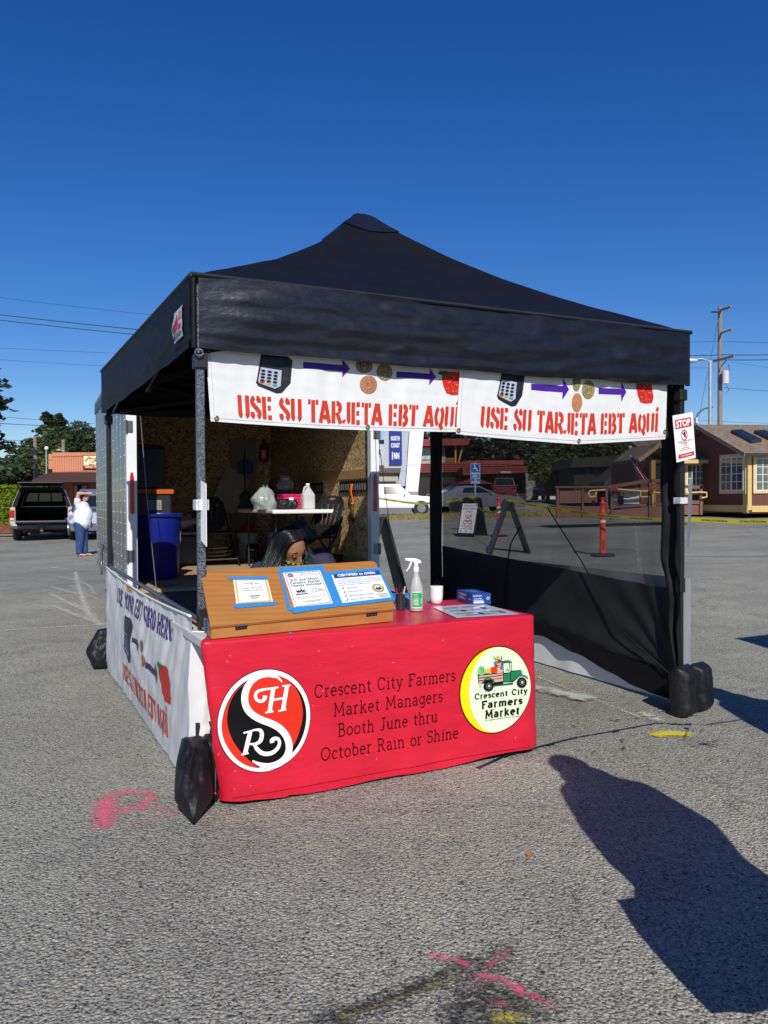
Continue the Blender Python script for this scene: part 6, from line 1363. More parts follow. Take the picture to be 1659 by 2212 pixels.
# black cases on the left
cc_ = RF.pb(338, 1050, 1.6)
t = thing('equipment_stack', 'tall black equipment case with a rolled cover strapped in orange by the left wall', 'equipment case', RF, (0.36, 1.7, FLZ))
x = MB(); x.box(0.06, 0.62, 1.35, 2.0, FLZ, 1.42); part('case', x, BLKP, t, bevel=0.03)
x = MB(); x.box(0.08, 0.56, 1.38, 1.95, 1.425, 1.95); part('upper_case', x, BLKP, t, bevel=0.05)
x = MB(); x.box(0.05, 0.63, 1.33, 2.01, 1.40, 1.45); part('strap', x, ink('B85A1A'), t)
x = MB(); x.box(0.35, 0.5, 1.345, 1.349, 1.22, 1.33); part('label', x, M('grey_label', (0.25, 0.25, 0.26), 0.6), t)
def fold_chair(label, fr, o, rz, slots=True, group='black folding chairs in the trailer'):
    t = thing('folding_chair', label, 'chair', fr, o, group)
    R_ = Matrix.Rotation(rz, 3, 'Z'); O = V(o)
    Q = lambda a, b, z: O + R_ @ V((a, b, z))
    x = MB(); x.grid(lambda u, v: Q(-0.21 + 0.42 * u, -0.2 + 0.4 * v, 0.44 - 0.02 * sin(pi * u) * sin(pi * v)), 8, 8); part('seat', x, BLKP, t, smooth=180, solid=-0.022)
    # backrest: rounded panel with slots, leaning back (towards +b)
    def bk(a, h): return Q(a, 0.215 + 0.26 * (h - 0.46) + 0.02 - 0.25 * a * a, h)
    x = MB(); nn = 25; hh = 22
    def inside(a, h):
        dx, dy = a / 0.215, (h - 0.665) / 0.225
        if abs(dx) ** 2.8 + abs(dy) ** 2.8 > 1: return False
        if slots:
            if ((a) / 0.055) ** 2 + ((h - 0.855) / 0.014) ** 2 < 1: return False
            for k in (-1.5, -0.5, 0.5, 1.5):
                cx = k * 0.075 * (0.75 + 0.35 * (h - 0.5) / 0.3)
                if abs(a - cx) < 0.0105 and 0.56 < h < 0.80: return False
        return True
    na, nh = 60, 60; ids = {}
    def gid(i, j):
        if (i, j) not in ids:
            a, h = -0.22 + 0.44 * i / na, 0.44 + 0.46 * j / nh; x.v.append(tuple(bk(a, h))); ids[(i, j)] = len(x.v) - 1
        return ids[(i, j)]
    for i in range(na):
        for j in range(nh):
            if inside(-0.22 + 0.44 * (i + 0.5) / na, 0.44 + 0.46 * (j + 0.5) / nh): x.f.append((gid(i, j), gid(i + 1, j), gid(i + 1, j + 1), gid(i, j + 1))); x.m.append(0)
    part('backrest', x, BLKP, t, smooth=180, solid=0.012)
    for s in (-1, 1):
        x = MB(); x.tube([Q(s * 0.225, -0.24, 0.0), Q(s * 0.225, 0.14, 0.42), Q(s * 0.225, 0.255, 0.62), Q(s * 0.2, 0.31, 0.80), Q(s * 0.12, 0.345, 0.895)], 0.0115, 8); part('leg', x, M('chair_steel', (0.03, 0.03, 0.032), 0.25, 0.6), t, smooth=60)
        x = MB(); x.tube([Q(s * 0.205, 0.30, 0.0), Q(s * 0.205, -0.1, 0.42)], 0.0115, 8); part('leg', x, MATS['chair_steel'], t, smooth=60)
    x = MB(); x.tube([Q(-0.225, -0.16, 0.088), Q(0.225, -0.16, 0.088)], 0.008, 8); x.tube([Q(-0.205, 0.24, 0.065), Q(0.205, 0.24, 0.065)], 0.008, 8); part('stretcher', x, GREYM, t, smooth=60)
    return t
p = RF.pz(470, 1222, TF_Z)
fold_chair('black folding chair in the shade beyond the blue bin', RF, (p.x, p.y + 0.05, FLZ), radians(8))
# second chair with jacket: seat centre found from the backrest
q = RF.pb(680, 1105, 0.95)
fold_chair('black slotted folding chair by the sunlit wall with a dark jacket over its seat', RF, (q.x - 0.12, 0.70, FLZ), radians(-62))
ch_o = V((q.x - 0.12, 0.70, FLZ))
jk = RF.pb(650, 1150, 0.42)
x = pillow(MB(), (jk.x, 0.42, jk.z + 0.0), (0.185, 0.04, -0.03), (0.02, 0.14, 0.04), (0.0, -0.04, 0.12), 2.0, 0.2, 26, 0.3)
t = thing('jacket', 'crumpled dark puffer jacket with a grey lining on the folding chair', 'jacket', RF, (jk.x, 0.42, jk.z - 0.1)); part('padded_shell', x, M('dark_navy_nylon', (0.012, 0.014, 0.03), 0.45, var=0.3, vs=12, bump=0.4, bs=18), t, smooth=180, merge=0.0005)
x = pillow(MB(), (jk.x - 0.02, 0.46, jk.z + 0.09), (0.15, 0.02, 0.02), (0.01, 0.06, 0.01), (0, -0.015, 0.035), 4.0, 0.2, 18, 0.4); part('lining', x, M('grey_fleece', (0.14, 0.14, 0.145), 0.9, var=0.4, vs=40, bump=0.5, bs=60), t, smooth=180, merge=0.0005)
# white folding table
A_ = RF.pb(589, 1103, 0.80); ZT = 1.215
t = thing('folding_table', 'white plastic folding table loaded with bags and baskets along the trailer wall', 'table', RF, (2.0, 1.6, FLZ))
tx0, tx1, ty0, ty1 = A_.x, TW - 0.10, 0.80, 2.55
x = MB(); x.box(tx0, tx1, ty0, ty1, ZT - 0.045, ZT); part('tabletop', x, M('white_table_plastic', (0.78, 0.78, 0.76), 0.4, var=0.03), t, bevel=0.012)
for y in (ty0 + 0.22, ty1 - 0.22):
    for s in (tx0 + 0.1, tx1 - 0.1):
        x = MB(); x.tube([(s, y, FLZ), (s, y + 0.02, ZT - 0.05)], 0.013, 8); part('leg', x, M('dark_grey_steel', (0.06, 0.06, 0.065), 0.35, 0.6), t, smooth=60)
x = MB(); x.tube([(tx0 + 0.1, ty0 + 0.22, FLZ + 0.12), (tx1 - 0.1, ty0 + 0.22, FLZ + 0.12)], 0.011, 8); x.tube([(tx0 + 0.3, ty0 + 0.24, ZT - 0.05), (tx0 + 0.35, ty0 + 0.7, ZT - 0.3)], 0.009, 6); part('brace', x, MATS['dark_grey_steel'], t, smooth=60)
ZI = ZT + 0.002
def tb(px, b): q = RF.pb(px, 1090, b); return q.x
# carrier bag
bxx = tb(571, 1.15)
t = thing('carrier_bag', 'pale translucent plastic carrier bag on the left of the folding table', 'bag', RF, (bxx, 1.15, ZI))
def bagf(u, v):
    a = 2 * pi * u; r = 0.148 * (sin(pi * min(0.98, 0.2 + 0.7 * v)) ** 0.5) * (1 + 0.10 * N(cos(a) * 2.2, sin(a) * 2.2, v * 3) - 0.16 * abs(N(cos(a) * 5, sin(a) * 5, v * 4)) + 0.04 * sin(a * 9 + v * 5)) * (1.0 - 0.45 * v ** 3)
    return (bxx + r * cos(a) * 1.0 + 0.02 * N(v * 3, 1), 1.15 + r * sin(a) * 0.9, ZI + 0.25 * v + 0.012 * N(cos(a) * 3, sin(a) * 3, v * 6))
x = MB(); x.grid(bagf, 44, 30, wrap=True); part('film', x, M('pale_film', (0.44, 0.50, 0.47), 0.22, var=0.25, vs=9, transl=0.35), t, smooth=180)
x = MB()
for s in (-1, 1): x.grid(lambda u, v, s=s: (bxx + 0.02 + s * 0.02 + 0.045 * (1 - v) * (u - 0.5) + 0.015 * N(v * 4, s), 1.15 + 0.02 * sin(v * 4) + 0.03 * (u - .5), ZI + 0.22 + 0.13 * v), 4, 10)
part('handle', x, MATS['pale_film'], t, smooth=180)
# black crate with odds and ends behind
cx_ = tb(612, 1.75)
t = thing('black_crate', 'black slotted crate piled with cables at the back of the folding table', 'crate', RF, (cx_, 1.75, ZI))
x = MB(); X0, X1, Y0, Y1 = cx_ - 0.25, cx_ + 0.19, 1.58, 1.92
for k in range(5): 
    z0 = ZI + 0.005 + k * 0.05; x.box(X0, X1, Y0, Y0 + 0.008, z0, z0 + 0.028); x.box(X0, X1, Y1 - 0.008, Y1, z0, z0 + 0.028); x.box(X0, X0 + 0.008, Y0 + 0.009, Y1 - 0.009, z0, z0 + 0.028); x.box(X1 - 0.008, X1, Y0 + 0.009, Y1 - 0.009, z0, z0 + 0.028)
for k in range(9): a = X0 + (X1 - X0 - 0.012) * k / 8; x.box(a, a + 0.012, Y0 - 0.002, Y0 + 0.006, ZI, ZI + 0.235)
x.box(X0 + .01, X1 - .01, Y0 + 0.01, Y1 - 0.01, ZI, ZI + 0.012); part('slatted_box', x, M('black_crate_plastic', (0.015, 0.017, 0.025), 0.4), t)
x = MB(); x.tube([(cx_ - 0.2 + 0.03 * i, 1.7 + 0.05 * sin(i), ZI + 0.24 + 0.05 * sin(i * 1.3)) for i in range(12)], 0.012, 6); x.tube([(cx_ - 0.15 + 0.1 * cos(a), 1.66, ZI + 0.27 + 0.06 * sin(a)) for a in [i * 0.4 for i in range(9)]], 0.01, 6); part('cable', x, BLKP, t, smooth=60)
x = pillow(MB(), (cx_ + 0.0, 1.66, ZI + 0.29), (0.11, 0, 0.01), (0, 0.02, 0.06), (0.01, -0.05, 0), 9.0, 0.2, 16, 0.4); part('crumpled_bag', x, MATS['pale_film'], t, smooth=180, merge=0.0005)
x = MB(); x.lathe([(0.055, 0), (0.06, 0.1), (0.063, 0.1), (0.063, 0.112), (0.0, 0.115)], (cx_ + 0.01, 1.74, ZI + 0.29), 18, Matrix.Rotation(0.35, 3, 'X')); part('plastic_tub', x, M('tub_grey', (0.45, 0.46, 0.47), 0.4), t, smooth=50)
# pink basket
p0, p1 = tb(612, 1.12), tb(653, 1.12)
t = thing('pink_basket', 'bright pink plastic basket with a hexagon lattice', 'basket', RF, ((p0 + p1) / 2, 1.2, ZI))
PINK = M('hot_pink_plastic', (0.75, 0.015, 0.16), 0.35, var=0.05)
bw, bh, bd = p1 - p0, 0.165, 0.24; cxp = (p0 + p1) / 2
x = MB()
def wl(P0, P1, P2, P3, mb_, nx, nz):    # lattice of hexagon openings on a quad
    mp = lambda u, v: V(P0).lerp(V(P1), u).lerp(V(P3).lerp(V(P2), u), v)
    for r in range(nz):
        for c_ in range(nx):
            cx, cy = (c_ + 0.5 + 0.5 * (r % 2)) / (nx + 0.5), (r + 0.5) / nz
            ribbon(mb_, mp, [(cx + 0.5 / (nx + 0.5) * cos(radians(a)), cy + 0.56 / nz * sin(radians(a))) for a in range(30, 391, 60)], 0.034)
    for l in ([(0, 0.02), (1, 0.02)], [(0.02, 0), (0.02, 1)], [(0.98, 0), (0.98, 1)], [(0, 0.95), (1, 0.95)]): ribbon(mb_, mp, l, 0.1 if l[0][1] == 0.95 else 0.05)
f0 = [(cxp - bw / 2 + .015, 1.12, ZI), (cxp + bw / 2 - .015, 1.12, ZI), (cxp + bw / 2, 1.105, ZI + bh), (cxp - bw / 2, 1.105, ZI + bh)]
b0 = [(a, b + bd + (0.03 if z > ZI + 0.01 else 0), z) for a, b, z in f0]
wl(*f0, x, 7, 5); wl(b0[1], b0[0], b0[3], b0[2], x, 7, 5); wl(b0[0], f0[0], f0[3], b0[3], x, 6, 5); wl(f0[1], b0[1], b0[2], f0[2], x, 6, 5)
x.add([V(f0[0]) + V((0, 0, 0.003)), V(f0[1]) + V((0, 0, 0.003)), V(b0[1]) + V((0, 0, 0.003)), V(b0[0]) + V((0, 0, 0.003))], [(0, 1, 2, 3)])
part('lattice_box', x, PINK, t, solid=0.003, recalc=False)
x = MB(); rimp = [V(f0[3]), V(f0[2]), V(b0[2]), V(b0[3]), V(f0[3])]; x.tube(rimp, 0.009, 8); part('rim', x, PINK, t, smooth=60)
x = MB(); x.box(cxp - bw / 2 + 0.02, cxp + bw / 2 - 0.02, 1.17, 1.3, ZI + 0.006, ZI + 0.14); part('contents', x, M('pink_cloth', (0.6, 0.06, 0.2), 0.8), t, bevel=0.03)
# jug
jx = tb(665, 1.05); jc = V((jx, 1.05, ZI))
t = thing('plastic_jug', 'white translucent gallon jug with a moulded handle', 'jug', RF, tuple(jc))
JUG = M('jug_plastic', (0.76, 0.77, 0.78), 0.3, var=0.03, transl=0.4)
x = MB()
def jug(u, v):
    a = 2 * pi * u; ca, sa = cos(a), sin(a); k = (abs(ca) ** 5 + abs(sa) ** 5) ** (-1 / 5)
    R_ = 0.074; rs = [(0, 0.90), (0.04, 1), (0.52, 1), (0.60, 0.97), (0.80, 0.55), (0.92, 0.28), (0.94, 0.30), (1.0, 0.30)]
    for (z0, r0), (z1, r1) in zip(rs, rs[1:]):
        if v <= z1 + 1e-9: r = r0 + (r1 - r0) * (v - z0) / (z1 - z0); break
    q = sm(0.55, 0.9, v); kk = k * (1 - q) + q
    return (jx + R_ * r * kk * ca, 1.05 + R_ * r * kk * sa, ZI + 0.285 * v)
x.grid(jug, 36, 40, wrap=True); part('jug_body', x, JUG, t, smooth=50)
x = MB(); x.tube([jc + V((-0.018, -0.03, 0.262)), jc + V((-0.052, -0.045, 0.25)), jc + V((-0.066, -0.05, 0.21)), jc + V((-0.066, -0.048, 0.16))], [0.012, 0.013, 0.012, 0.012], 8); part('handle', x, JUG, t, smooth=60)
x = MB(); x.lathe([(0.024, 0), (0.024, 0.02), (0.0, 0.022)], jc + V((0, 0, 0.278)), 18); part('cap', x, WP, t, smooth=40)
x = MB(); x.box(jx - 0.066, jx + 0.066, 1.05 - 0.066, 1.05 + 0.066, ZI + 0.006, ZI + 0.105); part('liquid', x, M('cloudy_liquid', (0.5, 0.51, 0.5), 0.2), t, bevel=0.015)
# camera bag
kx = tb(620, 0.93)
t = thing('camera_bag', 'small black padded camera bag in front of the pink basket', 'bag', RF, (kx, 0.93, ZI))
x = pillow(MB(), (kx - 0.02, 0.93, ZI + 0.06), (0.095, 0, 0), (0, 0.0, 0.06), (0.0, -0.06, 0), 3.0, 0.1, 18, 0.25); part('pouch', x, BAG, t, smooth=180, merge=0.0005)
x = MB(); x.ball((kx + 0.08, 0.92, ZI + 0.055), (0.05, 0.05, 0.055), 14, 10); part('side_pocket', x, BAG, t, smooth=180)
x = MB(); x.tube([(kx + 0.045 + 0.045 * cos(a), 0.868, ZI + 0.03 + 0.06 * sin(a)) for a in [0.3 + i * 0.2 for i in range(12)]], 0.003, 5); part('piping', x, ink('8A8C90'), t, smooth=60)
x = MB(); x.box(kx + 0.015, kx + 0.065, 0.895, 0.9, ZI + 0.105, ZI + 0.135); part('paper_tag', x, PAPER, t)
# buckets and funnel
def bucket(px, py, lab):
    p = RF.pz(px, py, TF_Z); o = V((p.x, min(p.y, 3.7), FLZ)); t = thing('plastic_bucket', lab, 'bucket', RF, tuple(o), 'white buckets under the folding table')
    x = MB(); x.lathe([(0.0, 0.002), (0.125, 0.0), (0.146, 0.31), (0.154, 0.31), (0.154, 0.325), (0.149, 0.33), (0.149, 0.35), (0.156, 0.355), (0.156, 0.372), (0.143, 0.372), (0.12, 0.01), (0, 0.01)], o, 30, caps=False); bk = part('pail', x, M('bucket_white', (0.62, 0.61, 0.58), 0.4, var=0.06), t, smooth=40)
    va_ = atan2((C0 - RF.W(*o)).dot(RF.ey), (C0 - RF.W(*o)).dot(RF.ex))
    x = MB(); x.grid(lambda u, v: o + V(((0.132 + 0.017 * v) * cos(va_ + 0.15 + 0.55 * u), (0.132 + 0.017 * v) * sin(va_ + 0.15 + 0.55 * u), 0.06 + 0.16 * v)), 8, 2); lb_ = part('label', x, ink('2A2A2C'), bk, smooth=180)
    x = MB()
    for r in range(4): x.grid(lambda u, v, r=r: o + V(((0.1335 + 0.0165 * (r / 4 + .1)) * cos(va_ + 0.2 + 0.42 * u), (0.1335 + 0.0165 * (r / 4 + .1)) * sin(va_ + 0.2 + 0.42 * u), 0.075 + 0.036 * r + 0.018 * v)), 6, 1)
    part('label_print', x, ink('C8C8C8'), lb_, recalc=False)
    x = MB(); x.tube([o + V((0.15 * cos(va_ - 1.5 + 0.2 * i), 0.165 * sin(va_ - 1.5 + 0.2 * i), 0.34 - 0.14 * sin(pi * i / 15))) for i in range(16)], 0.003, 6); part('handle', x, GREYM, t, smooth=60)
    return o
bo = bucket(534, 1206, 'white plastic bucket with a black label and a red funnel on it')
bucket(572, 1198, 'white plastic bucket half hidden behind the one carrying the red funnel')
x = MB(); o = bo + V((0, 0, 0.376)); x.lathe([(0.125, 0.0), (0.128, 0.01), (0.10, 0.06), (0.035, 0.16), (0.022, 0.175), (0.014, 0.26), (0.010, 0.26), (0.03, 0.15), (0.12, 0.004)], o, 24, caps=False)
solo('funnel', 'red plastic funnel upside down on a white bucket', 'funnel', x, M('red_plastic', (0.42, 0.015, 0.01), 0.4), RF, tuple(o), smooth=40)
q = RF.pz(545, 1218, TF_Z); q = V((q.x, max(0.3, q.y), FLZ))
t = thing('backpack', 'small black backpack on the trailer floor in front of the bucket', 'backpack', RF, tuple(q))
x = pillow(MB(), q + V((0, 0, 0.13)), (0.095, 0.02, 0), (0, 0.0, 0.13), (0, -0.075, 0), 6.0, 0.15, 20, 0.3); part('bag_body', x, BAG, t, smooth=180, merge=0.0005)
x = MB(); x.tube([q + V((-0.04 + 0.01 * i, -0.08, 0.19 + 0.01 * sin(i))) for i in range(6)], 0.006, 6); part('zip_pull', x, ink('B0B2B4'), t, smooth=60)
# brooms, board, extinguisher on the back wall
YB = TL_ - 0.045
def bwp(px, py, b=YB): return RF.pb(px, py, b)
P = [bwp(454, 1090, YB - 0.35), bwp(506, 1110, YB - 0.25), bwp(545, 1031, YB - 0.02), bwp(494, 996, YB - 0.02)]
x = MB(); sheet(x, P, (P[1] - P[0]).cross(P[3] - P[0]).normalized(), 0.012); solo('foam_board', 'pale sheet of board leaning against the back wall of the trailer', 'board', x, M('pale_board', (0.50, 0.48, 0.46), 0.6), RF, tuple(P[0]))
t = thing('dustpan', 'blue lobby dustpan with a long handle hanging on the back wall', 'dustpan', RF, tuple(bwp(529, 1010, YB - 0.03)))
a_, b_ = bwp(514, 1022, YB - 0.06), bwp(545, 993, YB - 0.06); mx_ = (a_.x + b_.x) / 2
x = MB(); x.prism([(a_.x, a_.z), (b_.x, a_.z), (b_.x, b_.z - 0.05), (b_.x - 0.05, b_.z), (a_.x + 0.05, b_.z), (a_.x, b_.z - 0.05)], YB - 0.09, YB - 0.04); part('pan', x, M('blue_dustpan', (0.02, 0.09, 0.24), 0.4), t, bevel=0.012)
x = MB(); x.tube([(mx_, YB - 0.05, b_.z - 0.02), (mx_, YB - 0.03, b_.z + 0.36)], 0.012, 8); part('handle', x, BLKP, t, smooth=60)
t = thing('broom', 'broom standing head up behind the dustpan', 'broom', RF, tuple(bwp(529, 1075, YB - 0.1)))
a_ = bwp(517, 1090, YB - 0.14); b_ = bwp(542, 1062, YB - 0.14); mx_ = (a_.x + b_.x) / 2
x = MB(); x.prism([(a_.x - 0.02, a_.z - 0.06), (b_.x + 0.02, a_.z - 0.06), (b_.x, b_.z - 0.05), (mx_ + 0.03, b_.z), (mx_ - 0.03, b_.z), (a_.x, b_.z - 0.05)], YB - 0.17, YB - 0.11); part('bristles', x, M('grey_bristles', (0.06, 0.07, 0.08), 0.8), t)
x = MB(); x.tube([(mx_, YB - 0.13, b_.z), (mx_, YB - 0.1, b_.z + 0.5)], 0.011, 8); part('handle', x, BLKP, t, smooth=60)
o = bwp(569, 998, YB - 0.07); t = thing('fire_extinguisher', 'red fire extinguisher hung in the back corner of the trailer', 'extinguisher', RF, tuple(o))
x = MB(); x.lathe([(0, 0), (0.055, 0.0), (0.06, 0.02), (0.06, 0.22), (0.045, 0.27), (0.02, 0.29)], o, 18); part('cylinder', x, M('extinguisher_red', (0.35, 0.01, 0.01), 0.3), t, smooth=50)
x = MB(); x.box(o.x - 0.012, o.x + 0.012, o.y - 0.05, o.y + 0.03, o.z + 0.285, o.z + 0.34); x.tube([o + V((0.02, -0.02, 0.31)), o + V((0.075, -0.02, 0.25)), o + V((0.07, -0.03, 0.08))], 0.008, 6); part('valve', x, BLKP, t)
x = MB(); x.grid(lambda u, v: o + V((0.061 * cos(-2.3 + 1.2 * u), 0.061 * sin(-2.3 + 1.2 * u), 0.06 + 0.12 * v)), 6, 1); part('label', x, ink('C8B890'), t, smooth=180)
x = MB(); x.box(1.90, 2.30, YB - 0.05, YB - 0.012, FLZ, 2.25); solo('panel_sheet', 'tall grey panel standing upright in the back corner of the trailer', 'panel', x, M('grey_panel', (0.22, 0.21, 0.20), 0.5), RF, (2.1, YB - 0.03, FLZ))
# orange strap on the track
s0 = RF.pa(762, 1028, TW - 0.06); y_s = s0.y
t = thing('ratchet_strap', 'orange ratchet strap with a brass buckle hanging from the wall track', 'strap', RF, (TW - 0.07, y_s, 0.9))
zz1, zz2 = 1.50, RF.pa(764, 1089, TW - 0.06).z
x = MB(); x.grid(lambda u, v: (TW - 0.068 - 0.012 * sin(v * 5) - 0.01 * sin(u * 3), y_s - 0.028 + 0.056 * u + 0.01 * sin(v * 3), zz1 + (zz2 - zz1) * v), 3, 16); part('webbing', x, ink('E0661A'), t, smooth=180, solid=0.004)
x = MB(); x.box(TW - 0.088, TW - 0.055, y_s - 0.035, y_s + 0.035, zz2 - 0.06, zz2 + 0.01); x.tube([(TW - 0.075, y_s - 0.04, zz2 - 0.06), (TW - 0.075, y_s + 0.04, zz2 - 0.06)], 0.012, 8); x.box(TW - 0.085, TW - 0.06, y_s - 0.03, y_s + 0.03, zz2 - 0.15, zz2 - 0.065); part('ratchet', x, BRASS, t, bevel=0.004)
x = MB(); x.box(TW - 0.08, TW - 0.062, y_s - 0.04, y_s + 0.035, zz2 - 0.19, zz2 - 0.152); part('ratchet_grip', x, BLKP, t, bevel=0.004)
s0 = RF.pa(717, 1150, TW - 0.06)
x = MB(); x.lathe([(0.0, 0), (0.02, 0.0), (0.022, 0.05), (0.016, 0.075), (0.010, 0.09), (0.0, 0.092)], (TW - 0.062, s0.y, s0.z - 0.045), 12); solo('hook_bottle', 'small white bottle hooked low on the sunlit trailer wall', 'light fixture', x, WP, RF, (TW - 0.06, s0.y, s0.z - 0.045), smooth=60)  # white bottle on a wall hook, not a lamp
# a pile of rope and dark bag under the table
p = RF.pz(440, 1205, TF_Z)
x = MB(); x.tube([(1.45 + 0.17 * cos(i * 0.5) * (1 + 0.1 * sin(i)), 2.9 + 0.17 * sin(i * 0.5), FLZ + 0.03 + 0.004 * i) for i in range(50)], 0.011, 6); solo('rope_coil', 'coil of pale rope on the trailer floor', 'rope', x, M('rope', (0.3, 0.26, 0.18), 0.9), RF, (1.45, 2.9, FLZ), smooth=180)
t = thing('storage_tote', 'dark storage tote stacked against the left wall behind the blue bin', 'tote', RF, (0.75, 3.0, FLZ))
x = MB(); x.box(0.66, 1.2, 2.7, 3.3, FLZ, FLZ + 0.4); part('tub', x, M('dark_blue_tote', (0.02, 0.03, 0.06), 0.4), t, bevel=0.03); x = MB(); x.box(0.63, 1.23, 2.67, 3.33, FLZ + 0.402, FLZ + 0.44); part('lid', x, M('grey_tote_lid', (0.2, 0.19, 0.19), 0.5), t, bevel=0.015)
x = pillow(MB(), (0.92, 3.0, FLZ + 0.56), (0.26, 0, 0), (0, 0.25, 0), (0, 0, 0.12), 8.0, 0.2, 20, 0.3); solo('white_sack', 'pale soft sack lying on the dark tote', 'sack', x, M('pale_sack', (0.42, 0.40, 0.38), 0.8), RF, (0.92, 3.0, FLZ + 0.44), smooth=180, merge=0.0005)
# ------------------------------------------------------------ background helpers
def bx_(mb, px0, px1, py0, py1, Y, d):       # box whose front face fills the picture rectangle at distance Y
    a, b = at(px0, py1, Y), at(px1, py0, Y); return mb.box(a.x, b.x, Y, Y + d, a.z, b.z)
def gz(px, Y): x = wx(px, Y); return zg(x, Y)
def G(px, Y): x = wx(px, Y); return V((x, Y, zg(x, Y)))
def bsolid(name, label, cat, rects, mat, Y): pass
GLASS = M('dark_glass', (0.012, 0.016, 0.02), 0.06, var=0.3, vs=2, spec=0.6)
TYRE = MATS['tyre_rubber']; CHARC = M('charcoal_trim', (0.03, 0.03, 0.032), 0.5)
def wheel(t, c, r, w, rimmat, out=1):
    mt = Matrix.Rotation(pi / 2, 3, 'X'); m = MB(); rr = r * 0.62
    m.lathe([(rr, -w / 2), (r * 0.94, -w / 2), (r, -w * 0.35), (r, w * 0.35), (r * 0.94, w / 2), (rr, w / 2)], c, 24, mt); ty = part('wheel', m, TYRE, t, smooth=40)
    m = MB(); m.lathe([(0.0, 0), (rr, 0.0)], V(c) + V((0, out * w * 0.30, 0)), 18, mt)
    for k in range(5):
        a = 2 * pi * k / 5; m.bar(V(c) + V((0, out * w * 0.36, 0)), V(c) + V((rr * 0.95 * cos(a), out * w * 0.42, rr * 0.95 * sin(a))), 0.09 * r / 0.33, 0.05)
    m.lathe([(rr * 0.9, 0), (rr, 0.0), (rr, 0.04), (rr * .9, 0.04)], V(c) + V((0, out * w * 0.40 - 0.02, 0)), 20, mt); part('rim', m, rimmat, ty, smooth=40)
def hull(mb, prof, wf):
    n = len(prof); mb.add([(x, -wf(z), z) for x, z in prof] + [(x, wf(z), z) for x, z in prof], [])
    tri = tessellate_polygon([[V((x, z, 0)) for x, z in prof]]); o = len(mb.v) - 2 * n
    for f in tri: mb.f += [tuple(o + i for i in f), tuple(o + n + i for i in reversed(f))]; mb.m += [mb.cur] * 2
    for i in range(n): mb.f.append((o + i, o + (i + 1) % n, o + n + (i + 1) % n, o + n + i)); mb.m.append(mb.cur)
def car(label, fr, body, cab, wheels, W, paint, wins, front, rear, rimc='9A9CA0', glassf=None, group='parked cars', cat='car', name='parked_car', cabin_paint=True, lamp=('C9CDD2', '8E1216'), trim=0.2):
    """body/cab: side outlines (x forward, z); wins: side-window outlines; front/rear: ((x,z),(x,z)) lines of the windscreens"""
    t = thing(name, label, cat, fr, (0, 0, 0), group)
    P = M('paint_' + paint, paint, 0.22, 0.25 if paint != 'E8E9EA' else 0.0, var=0.03, coat=0.7)
    zb = max(z for x, z in body); hw = W / 2
    m = MB(); hull(m, body, lambda z: hw - 0.05 * max(0, (0.5 - z)) - 0.05 * max(0, z - 0.7)); part('body', m, P, t, bevel=0.05, seg=3)
    zc = max(z for x, z in cab); z0 = min(z for x, z in cab)
    wf = lambda z: hw - 0.06 - 0.22 * (z - z0) / max(0.1, zc - z0) * min(1, (zc - z0) / 0.5)
    m = MB(); hull(m, cab, wf); part('cabin', m, P, t, bevel=0.04, seg=2)
    for w_ in wins:
        for s in (-1, 1):
            m = MB(); tri = tessellate_polygon([[V((x, z, 0)) for x, z in w_]]); m.add([(x, s * (wf(z) + 0.006), z) for x, z in w_], [tuple(f) for f in tri]); part('side_window', m, GLASS, t, recalc=False)
    for nm, ln in (('windscreen', front), ('rear_window', rear)):
        if ln:
            (xa, za), (xb, zb_) = ln; k = 0.86; d = V((za - zb_, 0, xb - xa)).normalized() * (0.012 if nm == 'windscreen' else 0.012)
            if (nm == 'windscreen') != (d.x > 0): d = -d
            m = MB(); m.add([V((xa, -wf(za) * k, za)) + d, V((xa, wf(za) * k, za)) + d, V((xb, wf(zb_) * k, zb_)) + d, V((xb, -wf(zb_) * k, zb_)) + d], [(0, 1, 2, 3)]); part(nm, m, GLASS, t, recalc=False)
    xs_ = [x for x, z in body]; x0, x1 = min(xs_), max(xs_)
    for wxx, r in wheels:
        for s in (-1, 1):
            m = MB(); m.lathe([(0, 0), (r * 1.14, 0), (r * 1.14, 0.012), (0, 0.012)], (wxx, s * (hw - 0.012), r), 24, Matrix.Rotation(pi / 2, 3, 'X')); part('wheel_arch', m, CHARC, t)
            wheel(t, (wxx, s * (hw - 0.09), r), r, 0.22, M('rim_' + rimc, rimc, 0.3, 0.7), s)
    for xx, c_, nm, s_ in ((x1, lamp[0], 'headlight', 1), (x0, lamp[1], 'tail_light', -1)):
        zz = [z for x, z in body if abs(x - xx) < 0.25]; zl = max(zz) - 0.12
        for s in (-1, 1): m = MB(); m.box(xx - 0.06 if s_ > 0 else xx - 0.025, xx + 0.025 if s_ > 0 else xx + 0.06, s * hw * 0.72 - hw * 0.2, s * hw * 0.72 + hw * 0.2, zl - 0.07, zl + 0.06); part(nm, m, M('lamp_' + c_, c_, 0.1), t, bevel=0.02)
        m = MB(); m.box(xx - 0.05 if s_ > 0 else xx - 0.06, xx + 0.05 if s_ > 0 else xx + 0.05, -hw * 0.94, hw * 0.94, 0.30, 0.30 + trim); part('bumper', m, CHARC if trim < 0.21 else P, t, bevel=0.04)
    for s in (-1, 1):
        xm = max(x for x, z in wins[0]) - 0.1 if wins else 0; m = MB(); m.ball((xm, s * (hw + 0.06), z0 + 0.1), (0.06, 0.1, 0.07), 10, 6); part('mirror', m, P, t, smooth=180)
    return t
